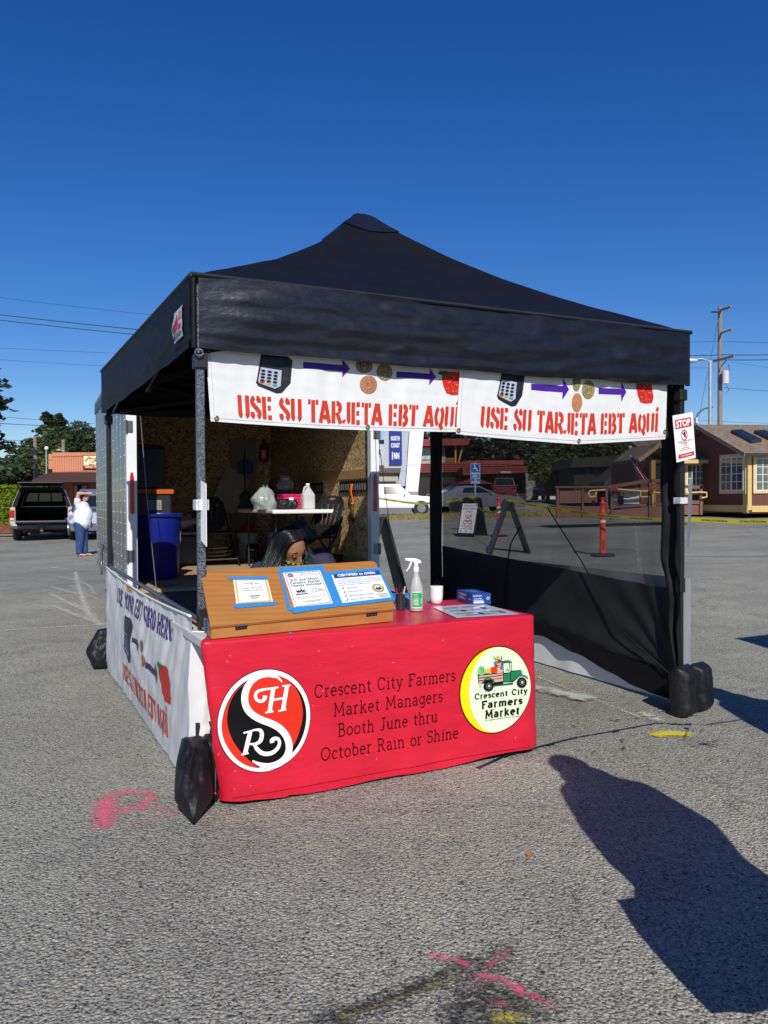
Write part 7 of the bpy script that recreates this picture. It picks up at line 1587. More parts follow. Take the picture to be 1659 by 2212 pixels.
# ---- vegetation
def leaf_mat(name, c1, c2):
    m = M(name, c1, 0.55, var=0.3, vs=0.9, col2=c2, det=6.0, spec=0.25, transl=0.25); return m
LM = {'fir': leaf_mat('fir_needles', (0.026, 0.046, 0.024), (0.07, 0.10, 0.05)), 'oak': leaf_mat('broad_leaves', (0.028, 0.05, 0.016), (0.10, 0.135, 0.045)), 'hedge': leaf_mat('hedge_leaves', (0.10, 0.19, 0.012), (0.30, 0.33, 0.025)), 'dead': leaf_mat('dry_needles', (0.02, 0.022, 0.014), (0.075, 0.065, 0.045)), 'dark': leaf_mat('dark_leaves', (0.02, 0.036, 0.014), (0.075, 0.10, 0.04)), 'lime': leaf_mat('lime_leaves', (0.09, 0.12, 0.02), (0.2, 0.21, 0.05)), 'ivy': leaf_mat('autumn_leaves', (0.03, 0.06, 0.012), (0.16, 0.15, 0.03))}
BARK = M('bark', (0.09, 0.065, 0.045), 0.9, var=0.4, vs=6); DEADW = M('bare_branch_wood', (0.17, 0.145, 0.125), 0.9, var=0.3, vs=6)
def leaves(mb, pts, size, rn, flat=0.4):
    for p in pts:
        s = size * rn.uniform(0.55, 1.3); a = V((rn.gauss(0, 1), rn.gauss(0, 1), rn.gauss(0, flat))).normalized(); b = a.cross(V((rn.gauss(0, 1), rn.gauss(0, 1), rn.gauss(0, 1)))).normalized()
        mb.add([p - a * s, p + b * s * 0.55, p + a * s, p - b * s * 0.55], [(0, 1, 2, 3)])
def crown_pts(c, R_, n, rn, lobes=9, hol=0.35):
    L_ = []
    for i in range(lobes):
        d = V((rn.gauss(0, 1), rn.gauss(0, 1), rn.gauss(0, 0.9))).normalized() * rn.uniform(0.35, 0.75)
        L_.append((V((c[0] + d.x * R_[0], c[1] + d.y * R_[1], c[2] + d.z * R_[2])), rn.uniform(0.3, 0.52)))
    out = []
    for _ in range(n):
        q, k = L_[int(rn.random() * lobes)]; d = V((rn.gauss(0, 1), rn.gauss(0, 1), rn.gauss(0, 1))).normalized() * (rn.uniform(hol, 1) ** 0.5)
        out.append(V((q.x + d.x * R_[0] * k, q.y + d.y * R_[1] * k, q.z + d.z * R_[2] * k)))
    return out
def tree(label, base, H_, Rx, kind, n, size, seed, trunk_h=None, name='tree', cat='tree', group=None, lobes=10, flatz=1.0):
    rn = random.Random(seed); b = V(base); fr = Frame(b.x, b.y, 0, b.z); t = thing(name, label, cat, fr, (0, 0, 0), group)
    th_ = trunk_h if trunk_h is not None else H_ * 0.3
    m = MB(); m.tube([(0, 0, -0.1), (0.03 * Rx, 0, th_ * 0.6), (0, 0.02 * Rx, th_), (0.05 * Rx, 0, H_ * 0.75)], [Rx * 0.09 + 0.05, Rx * 0.07 + 0.04, Rx * 0.055 + 0.03, 0.03], 8)
    for i in range(6):
        a = rn.uniform(0, 6.28); z = th_ * rn.uniform(0.6, 1.3); m.tube([(0, 0, z), (0.35 * Rx * cos(a), 0.35 * Rx * sin(a), z + 0.2 * H_), (0.65 * Rx * cos(a), 0.65 * Rx * sin(a), z + 0.35 * H_)], [Rx * 0.04 + 0.02, Rx * 0.025 + 0.01, 0.01], 6)
    part('trunk', m, BARK, t, smooth=60)
    m = MB(); cz = (th_ * 0.7 + H_) / 2
    leaves(m, crown_pts((0, 0, cz), (Rx, Rx, (H_ - th_ * 0.7) / 2 * 1.0), n, rn, lobes), size, rn); part('crown', m, LM[kind], t, recalc=False)
    return t
def conifer(label, base, H_, R_, kind, seed, n=60, bare=0.15, name='conifer', group=None, leaf=0.35, wood=BARK, per=34, droop=0.25):
    rn = random.Random(seed); b = V(base); fr = Frame(b.x, b.y, 0, b.z); t = thing(name, label, 'tree', fr, (0, 0, 0), group)
    m = MB(); lf = MB(); m.tube([(0, 0, -0.1), (0, 0, H_ * 0.5), (0, 0, H_)], [H_ * 0.018 + 0.05, H_ * 0.011 + 0.03, 0.02], 8)
    pts = []
    for i in range(n):
        k = bare + (1 - bare) * (i / n) ** 0.9; z = H_ * k; l = R_ * (1 - k) ** 0.75 * rn.uniform(0.6, 1.12) + 0.15; a = rn.uniform(0, 6.283)
        d = V((cos(a), sin(a), 0)); e = V((0, 0, z)) + d * l + V((0, 0, -droop * l + 0.12 * l * rn.random())); mid = V((0, 0, z)) + d * l * 0.55 + V((0, 0, 0.03 * l))
        m.tube([(0, 0, z), mid, e], [0.05, 0.03, 0.01], 4)
        for j in range(per):
            s = rn.uniform(0.15, 1.0); p = V((0, 0, z)).lerp(mid, min(1, s / 0.55)) if s < 0.55 else mid.lerp(e, (s - 0.55) / 0.45)
            pts.append(p + V((rn.gauss(0, 0.16), rn.gauss(0, 0.16), rn.gauss(-0.06, 0.1))) * (0.5 + l * 0.35))
    part('trunk', m, wood, t, smooth=60); leaves(lf, pts, leaf, rn, 0.25); part('crown', lf, LM[kind], t, recalc=False); return t

# ------------------------------------------------------------ left background
conifer('tall conifer at the left edge, its drooping boughs reaching into view', G(-68, 42), 13.0, 3.2, 'fir', 3, 90, 0.2, leaf=0.28, per=40, group='conifers behind the lot')
LT = 'trees behind the orange building'
tree('dark broad tree at the far left behind the hedge', G(10, 58), 4.9, 3.2, 'dark', 7500, 0.16, 11, group=LT, trunk_h=1.0)
tree('rounded dark tree between the hedge and the wooden pole', G(85, 60), 4.6, 2.6, 'dark', 6000, 0.15, 12, group=LT, trunk_h=0.8)
conifer('pointed fir rising highest behind the wooden pole', G(104, 72), 8.7, 3.0, 'fir', 13, 110, 0.1, leaf=0.22, per=50, group='conifers behind the lot')
conifer('pointed fir just right of the tallest fir', G(130, 74), 8.7, 2.4, 'fir', 14, 110, 0.1, leaf=0.22, per=50, group='conifers behind the lot')
tree('wide grey-green tree below the pointed firs', G(100, 66), 7.0, 3.4, 'oak', 8000, 0.17, 15, group=LT, trunk_h=1.5)
tree('dark tree above the roof of the orange building', G(172, 74), 8.0, 3.0, 'dark', 7000, 0.17, 16, group=LT, trunk_h=1.5)
tree('dark tree half hidden by the trailer', G(222, 76), 7.6, 3.2, 'dark', 6500, 0.17, 17, group=LT, trunk_h=1.5)
tree('small bright lime-green tree by the street lamp', G(118, 57), 5.0, 1.1, 'lime', 1300, 0.2, 18, group=LT, trunk_h=2.6)
# hedge and kerb
hy = 33.0
m = MB(); rn = random.Random(9); a_, b_ = at(-60, 1090, hy), at(74, 1052, hy); zb_ = zg(a_.x, hy)
pts = []
for i in range(5200):
    x_, z_ = rn.uniform(a_.x, b_.x), zb_ + (b_.z - zb_) * rn.random() ** 0.8
    pts.append(V((x_ + rn.gauss(0, 0.03), hy + (rn.uniform(0, 0.12) if rn.random() < 0.7 else rn.uniform(0, 0.9)), z_ + rn.gauss(0, 0.03))))
for i in range(1500): pts.append(V((rn.uniform(a_.x, b_.x), rn.uniform(hy, hy + 0.9), b_.z + rn.gauss(0, 0.04))))
leaves(m, pts, 0.075, rn, 0.8)
t = thing('clipped_hedge', 'bright yellow-green clipped hedge behind the parked pickup', 'hedge', WF, (a_.x, hy, zb_)); part('foliage', m, LM['hedge'], t, recalc=False)
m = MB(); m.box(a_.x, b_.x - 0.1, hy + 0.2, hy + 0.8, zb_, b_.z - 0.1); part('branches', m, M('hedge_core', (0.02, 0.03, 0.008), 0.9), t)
m = MB(); bx_(m, -80, 300, 1137, 1152, 30.8, 0.25); bx_(m, -80, 300, 1134, 1141, 31.06, 0.2)
solo('brick_kerb', 'low red-brown timber kerb in front of the hedge', 'kerb', m, M('red_timber', (0.17, 0.045, 0.03), 0.8, var=0.3, vs=5), WF, (at(100, 1140, 30.8).x, 30.8, 0))
# orange restaurant
Y = 47.0
t = thing('restaurant_building', 'orange clad restaurant with a dark brown awning and a framed sign', 'building', WF, tuple(G(160, Y)))
OR = M('orange_siding', (0.60, 0.245, 0.13), 0.7, var=0.06, vs=3)
m = MB(); bx_(m, 112, 330, 1008, 1110, Y + 0.6, 7); part('wall', m, M('salmon_wall', (0.30, 0.09, 0.06), 0.8), t)
m = MB(); bx_(m, 113, 330, 976.5, 1021, Y - 0.2, 1.0); bx_(m, 105, 112.9, 981, 1013, Y, 0.7); pa_ = part('parapet', m, OR, t)
m = MB()
for i in range(44): p = 113 + i * 5; bx_(m, p, p + 1.0, 977, 1020.5, Y - 0.23, 0.03)
part('siding_rib', m, M('orange_rib', (0.5, 0.19, 0.10), 0.7), pa_)
m = MB(); a_, b_ = at(108, 1021, Y - 0.1), at(330, 1036, Y - 2.0); m.add([(a_.x, Y - 0.1, a_.z), (b_.x, Y - 0.1, a_.z), (b_.x, Y - 2.0, b_.z), (a_.x - 0.2, Y - 2.0, b_.z), (a_.x - 0.2, Y - 2.0, b_.z - 0.12), (b_.x, Y - 2.0, b_.z - 0.12)], [(0, 1, 2, 3), (3, 2, 5, 4)]); part('awning', m, M('brown_awning', (0.05, 0.022, 0.02), 0.8), t, solid=0.04)
for p0, p1 in ((157, 190), (204, 240)):
    m = MB(); bx_(m, p0, p1, 1047, 1100, Y + 0.55, 0.04); f_ = part('window', m, M('dark_red_frame', (0.06, 0.015, 0.012), 0.6), t); m = MB(); bx_(m, p0 + 3, p1 - 3, 1049, 1100, Y + 0.52, 0.028); part('pane', m, GLASS, f_)
for p in (150, 198):
    m = MB(); bx_(m, p, p + 7, 1036, 1100, Y - 0.2, 0.2); part('post', m, M('red_post', (0.32, 0.08, 0.05), 0.7), t)
t2 = thing('restaurant_sign', 'cream sign in a dark red frame on the orange parapet', 'sign', WF, tuple(at(200, 1000, Y - 0.3)))
m = MB(); bx_(m, 179, 232, 983, 1013, Y - 0.32, 0.08); part('frame', m, ink('7A1A14'), t2); m = MB(); bx_(m, 180.5, 231, 984.5, 1005.5, Y - 0.335, 0.01); part('board', m, ink('F0E2B0'), t2); m = MB(); bx_(m, 180.5, 231, 1006, 1012, Y - 0.335, 0.01); part('board', m, ink('A81E22'), t2)
mp = lambda u, v: at(u, v, Y - 0.35)
m = MB(); sans(m, mp, 'TOR', 192, 209, 999.5, 989, 0.01); sans(m, mp, 'BAR &', 192, 211, 1004.8, 1001.5, 0.02); ribbon(m, mp, [(183, 996), (193, 986)], 1.6); ribbon(m, mp, [(185, 998), (196, 987)], 0.6); part('red_lettering', m, ink('8E1C14'), t2, recalc=False)
m = MB(); sans(m, mp, 'FAMILY ME', 184, 211, 1011, 1007, 0.02); part('white_lettering', m, ink('F2EAD8'), t2, recalc=False)
# poles, lamps, wires
WPOLE = M('weathered_pole_wood', (0.24, 0.20, 0.165), 0.9, var=0.3, vs=4, stretch=(6, 6, 0.4)); GALV = M('galvanised_steel', (0.42, 0.44, 0.46), 0.45, 0.4)
def pole(label, px, py, Y, r, name='utility_pole', mat=None, cat='pole', group='utility poles'):
    g_ = G(px, Y); zt_ = at(px, py, Y).z; t = thing(name, label, cat, WF, tuple(g_), group); m = MB(); m.tube([g_, (g_.x, Y, zt_)], [r, r * 0.8], 10); part('pole', m, mat or WPOLE, t, smooth=60); return t, V((g_.x, Y, zt_))
pole('short bare wooden pole left of the orange building', 77, 943, 50, 0.13)
t, tp = pole('bare wooden pole rising behind the orange building', 138, 950, 55, 0.14)
t, tp = pole('street lamp with a hanging globe above the orange building', 101, 965, 52, 0.05, 'street_lamp', GALV, 'street lamp', 'street lamps')
m = MB(); m.ball(tp + V((0.02, 0, -0.1)), 0.13, 10, 7); part('globe', m, WP, t, smooth=180)
m = MB(); q = at(127, 972, 55); m.tube([at(137, 976, 54.7), at(134, 973, 54.7), at(128, 972, 54.7)], 0.04, 6); m.ball(at(126.5, 972.5, 54.7), (0.2, 0.12, 0.08), 8, 5); solo('street_lamp', 'small curved street lamp fixed to the bare pole', 'street lamp', m, GALV, WF, tuple(q), group='street lamps', smooth=60)
WIRE = M('black_cable', (0.012, 0.012, 0.014), 0.5)
def wire(label, a, b, r=0.012, sag=0.5):
    P = [a.lerp(b, i / 24) + V((0, 0, -sag * 4 * (i / 24) * (1 - i / 24))) for i in range(25)]; m = MB(); m.tube(P, r, 5); solo('power_line', label, 'power line', m, WIRE, WF, tuple(a), group='overhead power lines', smooth=180)
PX, PY_ = 1555, 55.0
wire('top single power line in the sky left of the tent', at(-260, 608, 46), at(PX + 6, 738, PY_), 0.010, 1.0)
wire('upper of the two thick power lines left of the tent', at(-260, 648, 38), at(PX, 767, PY_), 0.022, 0.9)
wire('lower of the two thick power lines left of the tent', at(-260, 660, 38), at(PX, 777, PY_), 0.020, 0.9)
wire('faint high power line just above the left valance corner', at(-200, 742, 60), at(PX - 20, 795, PY_), 0.009, 0.3)
wire('faint power line second above the left tree tops', at(-200, 760, 60), at(700, 800, 62), 0.009, 0.4)
wire('faint power line crossing in front of the left fir tops', at(-200, 882, 55), at(700, 935, 58), 0.012, 0.3)
wire('dark power line below the fir tops', at(-200, 902, 44), at(700, 935, 46), 0.016, 0.2)
wire('low power line in front of the dark trees', at(-200, 938, 44), at(700, 968, 46), 0.01, 0.2)
wire('single power line right of the pole, topmost', at(PX, 737, PY_), at(1900, 741, 58), 0.012, 0.1)
wire('thick power line right of the pole, above its twin', at(PX, 766, PY_), at(1900, 752, 45), 0.022, 0.15)
wire('thick power line right of the pole, below its twin', at(PX, 777, PY_), at(1900, 762, 45), 0.022, 0.15)
wire('power line leaving the transformer', at(PX + 8, 837, PY_), at(1900, 842, 60), 0.012, 0.25)
wire('thin power line from the crossarm to the right', at(PX + 24, 782, PY_), at(1900, 812, 62), 0.008, 0.2)
wire('low power line above the cabin roof', at(1420, 908, 62), at(1900, 922, 60), 0.012, 0.5)
wire('lower thin power line above the cabin roof', at(1420, 900, 64), at(1900, 912, 64), 0.01, 0.3)
t, tp = pole('tall weathered utility pole with crossarms and a transformer behind the cabin', PX, 664, PY_, 0.17)
m = MB(); m.bar(at(1556, 670, PY_), at(1579, 662, PY_ - 3), 0.1, 0.12); m.bar(at(1556, 674, PY_), at(1538, 674, PY_ + 2), 0.1, 0.12); m.bar(at(1558, 718, PY_), at(1581, 711, PY_ - 3), 0.1, 0.12); m.bar(at(1542, 780, PY_), at(1586, 769, PY_ - 2), 0.1, 0.14); m.bar(at(1557, 792, PY_ - .2), at(1570, 777, PY_ - 1), 0.05); part('crossarm', m, WPOLE, t)
m = MB()
for k in range(6): m.ball(at(1561 + k * 3, 668.5 - k * 1.1, PY_ - 0.6 - k * 0.4), 0.1, 8, 5); m.ball(at(1561 + k * 3.2, 717 - k * 1.1, PY_ - 0.6 - k * 0.4), 0.1, 8, 5)
part('insulator', m, M('insulator_grey', (0.3, 0.3, 0.32), 0.4), t, smooth=180)
m = MB(); m.lathe([(0.0, 0), (0.22, 0), (0.22, 0.85), (0.0, 0.9)], at(1567, 829, PY_ - 0.5), 14); part('transformer', m, M('transformer_grey', (0.55, 0.56, 0.57), 0.5), t, smooth=40)
m = MB(); m.tube([at(1569, 812, PY_ - .5), at(1576, 800, PY_ - .6), at(1574, 786, PY_ - .6)], 0.02, 5); m.tube([at(1569, 832, PY_ - .5), at(1575, 842, PY_ - .6), at(1569, 848, PY_ - .5)], 0.02, 5); part('jumper_cable', m, WIRE, t)
m = MB(); m.tube([at(PX - 3, 690, PY_), at(1508, 910, PY_ + 2)], 0.012, 5); part('guy_wire', m, WIRE, t)
t, tp = pole('grey steel street lamp with its arm curving left beside the utility pole', 1534, 778, 48, 0.12, 'street_lamp', GALV, 'street lamp', 'street lamps')
m = MB(); m.tube([at(1535, 790, 48), at(1530, 779, 48), at(1515, 775, 48), at(1500, 777, 48)], 0.05, 8); part('arm', m, GALV, t, smooth=60); m = MB(); m.ball(at(1491, 779, 48), (0.45, 0.2, 0.13), 12, 8); part('lamp_head', m, M('lamp_housing', (0.6, 0.6, 0.58), 0.4), t, smooth=180)
t, tp = pole('distant street lamp with its arm curving right above the cabin ridge', 1503, 905, 66, 0.14, 'street_lamp', M('dark_steel', (0.1, 0.11, 0.12), 0.5), 'street lamp', 'street lamps')
m = MB(); m.tube([at(1503, 905, 66), at(1508, 893, 66), at(1520, 883, 66), at(1540, 879, 66)], 0.07, 6); part('arm', m, MATS['dark_steel'], t, smooth=60); m = MB(); bx_(m, 1503, 1508, 902, 914, 65.7, 0.3); part('lamp_box', m, MATS['transformer_grey'], t)

# ---- pickup with canopy, seen from behind
g_ = G(90, 27.6); fr = Frame(g_.x, 27.6, radians(20), g_.z)   # local x right, y away (front), origin under the rear bumper
t = thing('pickup_truck', 'cream pickup with its canopy hatch raised and tailgate down, seen from behind', 'pickup truck', fr, (0, 0, 0))
CRM = M('cream_paint', (0.56, 0.50, 0.42), 0.28, 0.15, var=0.04, coat=0.5); BLI = M('black_interior', (0.004, 0.004, 0.004), 0.9)
m = MB()
for s in (-1, 1): m.prism([(s * 0.80, 0.55), (s * 0.97, 0.52), (s * 1.0, 0.75), (s * 0.985, 1.08), (s * 0.94, 1.14), (s * 0.82, 1.13)], 0.02, 2.1)
part('bed_side', m, CRM, t, bevel=0.02)
m = MB(); m.box(-0.815, -0.80, 0.01, 2.0, 0.66, 1.15); m.box(0.80, 0.815, 0.01, 2.0, 0.66, 1.15); m.box(-0.80, 0.80, 0.02, 2.08, 0.58, 0.66); m.box(-0.8, 0.8, 2.0, 2.08, 0.66, 1.12); part('bed_liner', m, BLI, t)
m = MB(); m.prism([(-0.94, 0.45), (0.94, 0.45), (0.98, 0.75), (0.96, 1.12), (0.86, 1.16), (0.70, 1.72), (-0.70, 1.72), (-0.86, 1.16), (-0.96, 1.12), (-0.98, 0.75)], 2.12, 3.7); m.prism([(-0.93, 0.45), (0.93, 0.45), (0.96, 0.7), (0.9, 1.08), (-0.9, 1.08), (-0.96, 0.7)], 3.7, 5.1); part('cab', m, CRM, t, bevel=0.04)
out = [(-0.93, 1.15), (-0.84, 1.40), (-0.68, 1.76), (-0.60, 1.81), (0.60, 1.81), (0.68, 1.76), (0.84, 1.40), (0.93, 1.15)]
inn = [(0.80, 1.15), (0.74, 1.40), (0.60, 1.72), (-0.60, 1.72), (-0.74, 1.40), (-0.80, 1.15)]
m = MB(); m.prism(out + inn, 0.05, 2.1); cpy = part('canopy', m, CRM, t, bevel=0.012)
fi = [(a * 0.985, z) for a, z in out]; m = MB(); m.prism([(a, z - 0.004) for a, z in fi] + [(a * 0.97, z - 0.02 if z > 1.6 else z) for a, z in inn], 0.03, 0.048); m.prism([(a * 0.995, min(z, 1.715)) for a, z in inn] + [(a * 0.97, min(z, 1.70)) for a, z in reversed(inn)], 0.06, 2.0); part('canopy_lining', m, BLI, cpy)
m = MB(); m.prism([(a * 0.93, 1.72 if z > 1.6 else z) for a, z in inn], 2.02, 2.03) ; part('canopy_front', m, BLI, cpy)
for x0, x1 in ((-0.62, -0.22), (-0.18, 0.22), (0.26, 0.62)): m = MB(); m.prism([(x0, 1.32), (x1, 1.32), (x1 * 0.92, 1.62), (x0 * 0.92, 1.62)], 2.0, 2.012); part('front_window', m, M('tinted_glass', (0.03, 0.04, 0.05), 0.08), cpy)
m = MB(); m.prism([(-0.70, -0.02), (0.70, -0.02), (0.72, 0.02), (-0.72, 0.02)], 0, 0.62, Matrix.Translation((0, 0.04, 1.84)) @ Matrix.Rotation(radians(198), 4, 'X') if False else Matrix.Translation((0, 0.05, 1.84)) @ Matrix.Rotation(radians(170), 4, 'X')); h_ = part('hatch', m, M('hatch_frame', (0.012, 0.012, 0.013), 0.3), t, bevel=0.01)
m = MB()
for s in (-1, 1): m.tube([(s * 0.68, 0.06, 1.66), (s * 0.70, -0.42, 1.90)], 0.014, 6)
part('gas_strut', m, BLKM, h_, smooth=60)
m = MB(); m.box(-0.79, 0.79, -0.52, 0.0, 0.60, 0.68); tg_ = part('tailgate', m, M('tailgate_black', (0.02, 0.02, 0.021), 0.4), t, bevel=0.02)
m = MB(); m.prism([(-0.97, 0.40), (0.97, 0.40), (0.97, 0.56), (-0.97, 0.56)], -0.14, 0.02); bp_ = part('bumper', m, M('grey_bumper', (0.10, 0.10, 0.105), 0.35, 0.4), t, bevel=0.04)
m = MB(); m.box(-0.17, 0.17, -0.155, -0.142, 0.42, 0.55); lp_ = part('licence_plate', m, ink('5E6472'), bp_); m = MB(); sans(m, lambda u, v: V((u, -0.158, v)), '8R56438', -0.14, 0.14, 0.45, 0.52, 0.02); part('plate_number', m, ink('1B2038'), lp_, recalc=False)
m = MB(); m.box(-0.05, 0.05, -0.25, 0.1, 0.32, 0.37); m.ball((0, -0.22, 0.44), 0.035, 10, 7); m.lathe([(0.02, 0), (0.02, 0.06)], (0, -0.22, 0.37), 8); part('hitch', m, BRASS, bp_, smooth=40)
for s in (-1, 1):
    m = MB(); m.box(s * 0.92 - 0.075, s * 0.92 + 0.075, -0.02, 0.1, 0.70, 1.04); tl = part('tail_light', m, M('tail_red', (0.42, 0.008, 0.008), 0.15), t, bevel=0.02); m = MB(); m.box(s * 0.92 - 0.06, s * 0.92 + 0.06, -0.028, -0.021, 0.70, 0.77); part('reverse_lens', m, M('lamp_clear', (0.6, 0.6, 0.6), 0.15), tl)
    for y in (0.95, 4.2): 
        m = MB(); m.lathe([(0.2, -0.13), (0.36, -0.13), (0.38, -0.1), (0.38, 0.1), (0.36, 0.13), (0.2, 0.13)], (s * 0.82, y, 0.38), 24, Matrix.Rotation(pi / 2, 3, 'Y')); wh = part('wheel', m, TYRE, t, smooth=40); m = MB(); m.lathe([(0, 0), (0.21, 0)], (s * 0.93, y, 0.38), 16, Matrix.Rotation(pi / 2, 3, 'Y')); part('rim', m, CHRM, wh)
    m = MB(); m.ball((s * 1.06, 3.3, 1.2), (0.11, 0.06, 0.13), 10, 7); part('mirror', m, CHARC, t, smooth=180)
m = MB(); m.box(-0.8, 0.8, 0.1, 4.9, 0.36, 0.5); part('chassis', m, BLKM, t)
# ---- silver suv facing us behind the woman
g_ = G(212, 27.0); fr = Frame(g_.x, 27.0, radians(-72), g_.z)
car('silver blue sport utility car facing us, half hidden by the trailer', fr, [(0, 0.35), (-4.5, 0.35), (-4.55, 1.0), (-1.1, 1.05), (-0.1, 0.95), (0.05, 0.6)], [(-4.4, 1.0), (-4.2, 1.68), (-1.9, 1.70), (-1.0, 1.04)], [(-0.9, 0.36), (-3.6, 0.36)], 1.85, '6C7486', [[(-4.2, 1.1), (-4.05, 1.55), (-2.0, 1.58), (-1.35, 1.1)]], ((-1.86, 1.64), (-1.06, 1.1)), None, trim=0.3)
# ---- woman shading her eyes beside the trailer
g_ = G(176, 19.6); fr = Frame(g_.x, 19.6, radians(-8), g_.z)
t = thing('person', 'person in a white shirt, blue jeans and sandals shading their eyes with one raised arm', 'person', fr, (0, 0, 0))
Hh = 1.0
hips, chest, nk_, hd_ = V((0, 0, 0.80)), V((0.02, 0, 1.12)), V((0.03, 0, 1.31)), V((0.09, 0, 1.43))
sh_n, el_n, wr_n = V((-0.03, -0.16, 1.25)), V((0.03, -0.20, 1.50)), V((0.20, -0.10, 1.50))
sh_f, el_f, wr_f = V((-0.02, 0.17, 1.24)), V((0.02, 0.24, 1.0)), V((0.12, 0.2, 0.80))
bl_ = [('b', hd_, (0.085, 0.072, 0.105)), ('b', hd_ + V((0.03, 0, -0.06)), (0.05, 0.05, 0.055)), ('t', [hd_ + V((0.08, 0, 0.02)), hd_ + V((0.098, 0, -0.02))], [0.012, 0.016]), ('b', hd_ + V((-0.005, -0.07, -0.01)), (0.02, 0.012, 0.028)), ('t', [nk_, hd_ + V((0, 0, -0.05))], [0.055, 0.05]), ('t', [hips, chest, nk_ + V((0, 0, -0.05))], [0.17, 0.17, 0.08]), ('t', [sh_n, el_n], [0.058, 0.043]), ('t', [el_n, wr_n], [0.043, 0.028]), ('t', [sh_f, el_f, wr_f], [0.055, 0.042, 0.028])]
for s in (-1, 1):
    bl_ += [('t', [V((-0.01, s * 0.09, 0.78)), V((0.0 + s * 0.0, s * 0.09, 0.43)), V((-0.03 + (0.06 if s > 0 else 0), s * 0.085, 0.06))], [0.11, 0.07, 0.042]), ('t', [V((-0.05 + (0.06 if s > 0 else 0), s * 0.085, 0.045)), V((0.13 + (0.06 if s > 0 else 0), s * 0.095, 0.032))], [0.036, 0.026])]
bl_ += hand(0, wr_n + V((0.04, 0.015, 0.0)), (0.95, 0.3, -0.05), (0, 0, 1), r=0.009) + hand(0, wr_f + V((0.02, 0, -0.04)), (0.25, 0, -0.97), (1, 0, 0))
body_mesh('body', bl_, SKIN2, t, 0.012, 3)
body_mesh('white_shirt', [('b', V((0.045, 0, 0.98)), (0.215, 0.215, 0.26)), ('b', V((0.02, 0, 1.18)), (0.15, 0.20, 0.14)), ('t', [V((0.02, 0, 0.84)), V((0.03, 0, 0.98))], [0.215, 0.215]), ('t', [sh_n + V((0, 0.03, -0.02)), sh_n.lerp(el_n, 0.35)], [0.085, 0.078]), ('t', [sh_f, sh_f.lerp(el_f, 0.6)], [0.085, 0.078])], M('white_cotton', (0.78, 0.80, 0.84), 0.8, var=0.04, vs=8, bump=0.3, bs=9), t, 0.016, 5)
jn = [('b', V((-0.01, 0, 0.76)), (0.195, 0.2, 0.13))]
for s in (-1, 1): jn += [('t', [V((-0.01, s * 0.085, 0.76)), V((0.0, s * 0.09, 0.45)), V((-0.03 + (0.06 if s > 0 else 0), s * 0.085, 0.10))], [0.135, 0.10, 0.075])]
body_mesh('jeans', jn, M('blue_denim', (0.022, 0.06, 0.17), 0.8, var=0.25, vs=12, bump=0.3, bs=14), t, 0.014, 4)
for s in (-1, 1):
    m = MB(); o_ = V((0.035 + (0.06 if s > 0 else 0), s * 0.09, 0.0)); m.lathe([(0, 0), (0.052, 0), (0.054, 0.012), (0, 0.014)], o_, 16, Matrix.Diagonal((2.5, 1, 1))); m.tube([o_ + V((0.0, -0.05, 0.012)), o_ + V((0.055, 0, 0.07)), o_ + V((0.01, 0.05, 0.012))], 0.009, 6); part('sandal', m, M('brown_sandal', (0.16, 0.07, 0.04), 0.7), t, smooth=50)
m = MB(); m.ball(hd_ + V((-0.025, 0, 0.03)), (0.092, 0.085, 0.10), 16, 10); m.ball(hd_ + V((-0.07, 0, -0.05)), (0.04, 0.06, 0.06), 10, 7); part('hair', m, M('dark_brown_hair', (0.02, 0.012, 0.01), 0.5, bump=0.6, bs=60), t, smooth=180)
m = MB()
for s in (-1, 1): m.ball(hd_ + V((0.07, s * 0.03, 0.015)), (0.012, 0.014, 0.009), 8, 5)
part('eye', m, ink('1A1310'), t, smooth=180)
m = pillow(MB(), (-0.20, -0.10, 0.92), (0.06, -0.05, 0), (0.0, 0.0, 0.16), (-0.05, -0.07, 0), 1.0, 0.15, 18, 0.3)
t = thing('shoulder_bag', 'white and blue patterned cloth bag slung on the back of the standing person', 'bag', fr, (-0.2, -0.1, 0.92)); part('cloth_bag', m, M('blue_white_print', (0.70, 0.72, 0.78), 0.8, vs=9, col2=(0.05, 0.08, 0.25)), t, smooth=180, merge=0.0005)
m = MB(); m.tube([(-0.17, -0.13, 1.04), (-0.11, -0.215, 1.16), (0.0, -0.20, 1.29), (0.05, -0.10, 1.345), (0.08, 0.02, 1.31)], 0.014, 6); part('strap', m, ink('22283C'), t, smooth=60)

